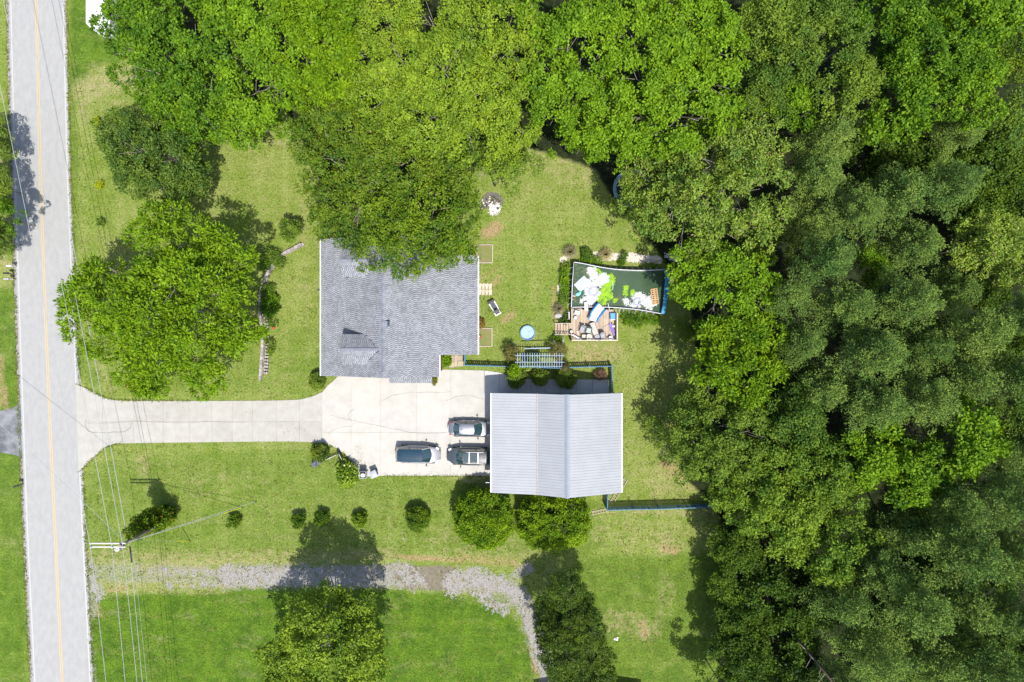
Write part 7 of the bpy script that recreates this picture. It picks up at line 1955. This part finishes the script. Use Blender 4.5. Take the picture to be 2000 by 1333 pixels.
for i, (px, py, r, h, lab) in enumerate(((457, 1018, 9, 1.1, 'smallest bush of the row, nearest the guy wires'), (583, 1016, 10.5, 1.4, 'second bush of the row, left of the tree shadow'), (629, 1015, 12, 1.4, 'third bush of the row, inside the tree shadow'),
        (702, 1016, 12, 1.5, 'fourth bush of the row, just right of the tree shadow'), (816, 1013, 22, 1.9, 'largest and rightmost bush of the row'))):
    shrub('boxwood_bush', px, py, r, h, 'dark', lab, rowg, seed=60 + i, mat_=gl, style=dict(L=.14, W=.08, clump=.2, k=9))
shrub('holly_bush', 620, 744.5, 14, 1.3, 'dark', 'dark round bush in the lawn corner by the driveway bend', None, seed=70, style=dict(L=.15, W=.07))
shrub('laurel_bush', 625.5, 885, 13, 1.6, 'dark', 'upright bush standing against the fallen basketball hoop', None, seed=71, style=dict(L=.2, W=.09), mat_=leaf_mat('laurel_dark', (0.03, .065, .008), (.10, .15, .018), trans=.2, gloss=.6))
shrub('magnolia_bush', 679, 928, 20.5, 1.7, 'dark', 'broad leaved glossy bush left of the bins', None, seed=72, style=dict(L=.30, W=.15, k=6, tufts=14, clump=.3, spread=.85), mat_=leaf_mat('magnolia_leaves', (0.035, 0.095, 0.008), (0.16, 0.26, 0.025), trans=.2, gloss=.9, rough=.3))
for i, (px, py, lab) in enumerate(((1008, 737, 'left of three dark conifers in the garage shade'), (1056, 737, 'middle of three dark conifers in the garage shade'), (1103, 739, 'right of three dark conifers in the garage shade'))):
    shrub('conifer_shrub', px, py, (17, 13, 17)[i], 1.6, 'cedar', lab, 'dark conifers behind the patio', seed=75 + i, style=dict(L=.22, W=.06, k=9, spread=.9), mat_=LM['dark'])
shrub('leafy_vine', 1005, 724, 10, 2.6, 'light', 'light green climber where fence and arbour meet, over the left conifer', 'vines on the arbour', seed=80, mat_=LM['walnut'], style=dict(L=.2, W=.12, tufts=10))
vin = leaf_mat('vine_brownish', (0.045, 0.055, 0.022), (0.13, 0.135, 0.06), trans=.2)
for i, (px, py, r, lab) in enumerate(((998, 690, 15, 'bare brownish vine at the left end of the arbour'), (1090, 685, 16, 'bare brownish vine over the right end of the arbour'), (1102, 715, 9, 'thin vine at the arbour corner above the right conifer'))):
    shrub('arbour_vine', px, py, r, 2.7, 'cedar', lab, 'vines on the arbour', seed=82 + i, mat_=vin, style=dict(L=.14, W=.05, tufts=16, keep=.55, spread=.95))
for i, (px, py, r, lab) in enumerate(((1042, 703, 12, 'bright green plant growing up under the middle slats'), (1031, 709, 8, 'bright green plant growing under the left slats'),)):
    shrub('bean_plant', px, py, r, 1.9, 'light', lab, 'plants under the arbour', seed=86 + i, mat_=LM['walnut'], style=dict(L=.17, W=.12, tufts=8))
shrub('dry_bush', 1172, 731, 9, .9, 'cedar', 'twiggy reddish brown bush in the fence corner behind the garage', None, seed=89, mat_=leaf_mat('dry_twigs', (.10, .06, .05), (.22, .15, .13), trans=.1), style=dict(L=.16, W=.03, keep=.6))
# vine on the pole
t = pole
vl = []
for (px, py, r, z) in ((322, 1010, 15, 1.0), (312, 1012, 18, 2.2), (300, 1014, 20, 3.4), (290, 1020, 19, 4.4), (276, 1030, 16, 5.6), (264, 1038, 13, 6.6), (252, 1048, 8, 7.8)):
    x, y = P(px, py, z); vl.append((x - pbx, y - pby, z, r * (H - z) / F * .95, r * (H - z) / F * .9))
vm = make_crown(90, vl, clump=.32, tufts=22, k=8, L=.18, W=.11, skirt=-.8, keep=.95)
vt = thing('pole_vine', 'trumpet vine climbing the utility pole, with orange flowers', 'vine', (pbx, pby, 0))
mobj('foliage', vm, leaf_mat('pole_vine_leaves', (0.035, .085, .006), (.095, .17, .012), (.50, .16, .015), .025, trans=.3), vt)
MB().tube([(pbx + .2, pby, 0), (pbx + .15, pby + .1, 4), (pbx + .16, pby, 7.8)], .05, 6, .02).build('stem', m_bark, vt)
# pool surround plants
gg = leaf_mat('fountain_grass', (0.13, 0.13, 0.085), (0.27, 0.27, 0.18), trans=.3)
def grass_clump(px, py, Rpx, lab, seed, h=1.1):
    x, y = P(px, py, .5); R = Rpx * .0537; rng = np.random.default_rng(seed)
    t = thing('ornamental_grass', lab, 'grass clump', (x, y, 0), 0, 'ornamental grasses by the pool'); n = 420
    a = rng.uniform(0, 6.283, n); rr = R * rng.uniform(.35, 1.05, n); zz = h * rng.uniform(.35, 1.0, n)
    T = np.stack([rr * np.cos(a), rr * np.sin(a), zz * .55], 1); Mid = np.stack([rr * .5 * np.cos(a), rr * .5 * np.sin(a), zz * .8], 1); B = np.stack([.06 * np.cos(a), .06 * np.sin(a), np.zeros(n)], 1)
    S = np.stack([-np.sin(a), np.cos(a), np.zeros(n)], 1) * .018
    V = np.concatenate([np.stack([B - S, B + S, Mid + S, Mid - S], 1).reshape(-1, 3), np.stack([Mid - S, Mid + S, T + S * .2, T - S * .2], 1).reshape(-1, 3)])
    mobj('blades', mesh_np('blades', V, np.arange(len(V)).reshape(-1, 4)), gg, t)
grass_clump(1113, 492, 16, 'ornamental grass tuft at the top left corner of the pool', 1)
grass_clump(1183, 497, 15, 'ornamental grass tuft in the middle above the pool', 2)
grass_clump(1092, 603, 13, 'grey grass tuft left of the pool deck', 3, .9)
leafy = LM['walnut']
for i, (px, py, r, h, lab, mt) in enumerate(((1147, 497, 11, 1.0, 'dark green bush between the two grass tufts above the pool', LM['mid']), (1146, 508, 11, .5, 'low light green plant at the pool rim below the dark bush', leafy), (1169, 511, 7, .4, 'low light green plant under the middle grass tuft', leafy),
        (1218, 502, 7.5, .9, 'small leafy bush on the white pebbles', LM['mid']), (1213, 513, 5, .3, 'tiny plant between pebbles and pool rim', leafy), (1104, 522, 9, .8, 'dark leafed plant left of the pool, uppermost', LM['mid']), (1102, 534, 8, .7, 'plant left of the pool, second from the top', LM['oak']),
        (1102, 548, 9, .6, 'yellow green plant left of the pool, third from the top', leafy), (1104, 566, 9, .6, 'plant left of the pool beside the foam', LM['oak']), (1100, 580, 9, .5, 'plant left of the pool, second from the bottom', LM['mid']), (1100, 590, 8, .5, 'pale flowering plant left of the pool, lowest', LM['light']),
        (1104, 626, 10, .8, 'dark bush between boulder and deck', LM['dark']), (1276, 520, 6, .4, 'small plant at the right end of the pebbles', leafy), (1090, 664, 8, .55, 'green plants in the tyre planter', LM['oak']))):
    shrub('garden_plant', px, py, r * .84, h, 'mid', lab, 'plants round the pool', seed=100 + i, mat_=mt, style=dict(L=.15, W=.08, clump=.18, tufts=14), cat='plant')
# weeds strip right of the deck
for i, (px, py, r) in enumerate(((1222, 618, 9), (1236, 621, 10), (1251, 622, 10), (1266, 624, 10), (1280, 626, 9), (1228, 630, 8), (1246, 633, 8))):
    shrub('weed_clump', px, py, r, .45, 'mid', ['weed clump touching the right deck rail', 'weed clump second from the deck under the pool wall', 'weed clump in the middle under the pool wall', 'weed clump fourth from the deck under the pool wall', 'rightmost weed clump under the pool wall', 'weed clump a little below the deck rail corner', 'weed clump lowest under the pool wall'][i], 'weeds under the pool wall', seed=120 + i, mat_=LM['oak'], style=dict(L=.13, W=.06, clump=.2, tufts=9), cat='weeds', stem=False)
# plants along the retaining wall
for i, (px, py, r, h, lab, mt) in enumerate(((532, 500, 14, 1.2, 'leafy plant over the upper bend of the retaining wall', LM['mid']), (545, 508, 9, .7, 'dark tuft right of the upper bend of the retaining wall', LM['dark']), (519, 520, 7, .8, 'small plant left of the retaining wall below the bend', leafy), (524, 568, 9, 1.0, 'top plant of the dense group right of the retaining wall', LM['mid']),
        (528, 586, 13, 1.1, 'upper middle plant of the dense group right of the retaining wall', LM['oak']), (526, 604, 13, 1.1, 'lower middle plant of the dense group right of the retaining wall', LM['oak']), (533, 630, 7, .7, 'plant just above the red bucket', LM['mid']), (510, 650, 9, .9, 'bright bush left of the retaining wall', leafy), (531, 671, 6, .5, 'bluish plant right of the pierced blocks', LM['dark']), (529, 688, 3, .3, 'tiny plant right of the pierced blocks', LM['mid']))):
    shrub('border_plant', px, py, r, h, 'mid', lab, 'plants along the retaining wall', seed=140 + i, mat_=mt, style=dict(L=.2, W=.09, clump=.24, tufts=16), cat='plant')
yb = leaf_mat('yellow_blooms', (0.20, 0.26, 0.008), (0.27, 0.33, 0.01), trans=.2)
shrub('yellow_shrub', 191, 239, 5, .5, 'dark', 'tiny yellow shrub left of the dark oak, upper of two', 'tiny yellow shrubs', seed=160, mat_=yb, stem=False); shrub('yellow_shrub', 195, 361, 5, .5, 'dark', 'tiny yellow shrub lower left of the dark oak', 'tiny yellow shrubs', seed=161, mat_=yb, stem=False)
shrub('sapling', 197, 435, 4, .8, 'dark', 'tiny sapling on the lawn above the walnut', None, seed=162, mat_=LM['mid'])
shrub('red_leaf_shrub', 267, 752, 13, .9, 'dark', 'reddish brown shrub peeping out under the walnut near the driveway', None, seed=163, mat_=leaf_mat('red_leaves', (.07, .03, .02), (.16, .07, .04), trans=.2))
shrub('corner_flower', 847, 743, 5, .7, 'dark', 'small flowering plant at the garage corner of the house', None, seed=164, mat_=leaf_mat('flowers', (.06, .13, .01), (.12, .22, .02), (.35, .02, .03), .25), stem=False)
shrub('hosta', 867, 703, 9, .5, 'dark', 'green plants in the corner between house and flagstones', None, seed=165, mat_=LM['oak'], style=dict(L=.25, W=.12), stem=False)
shrub('wall_plant', 938, 630, 7, .6, 'dark', 'rusty leafed plant against the house wall near the treadmill', None, seed=166, mat_=leaf_mat('rusty', (.07, .10, .02), (.16, .14, .04), (.3, .08, .05), .2), stem=False)
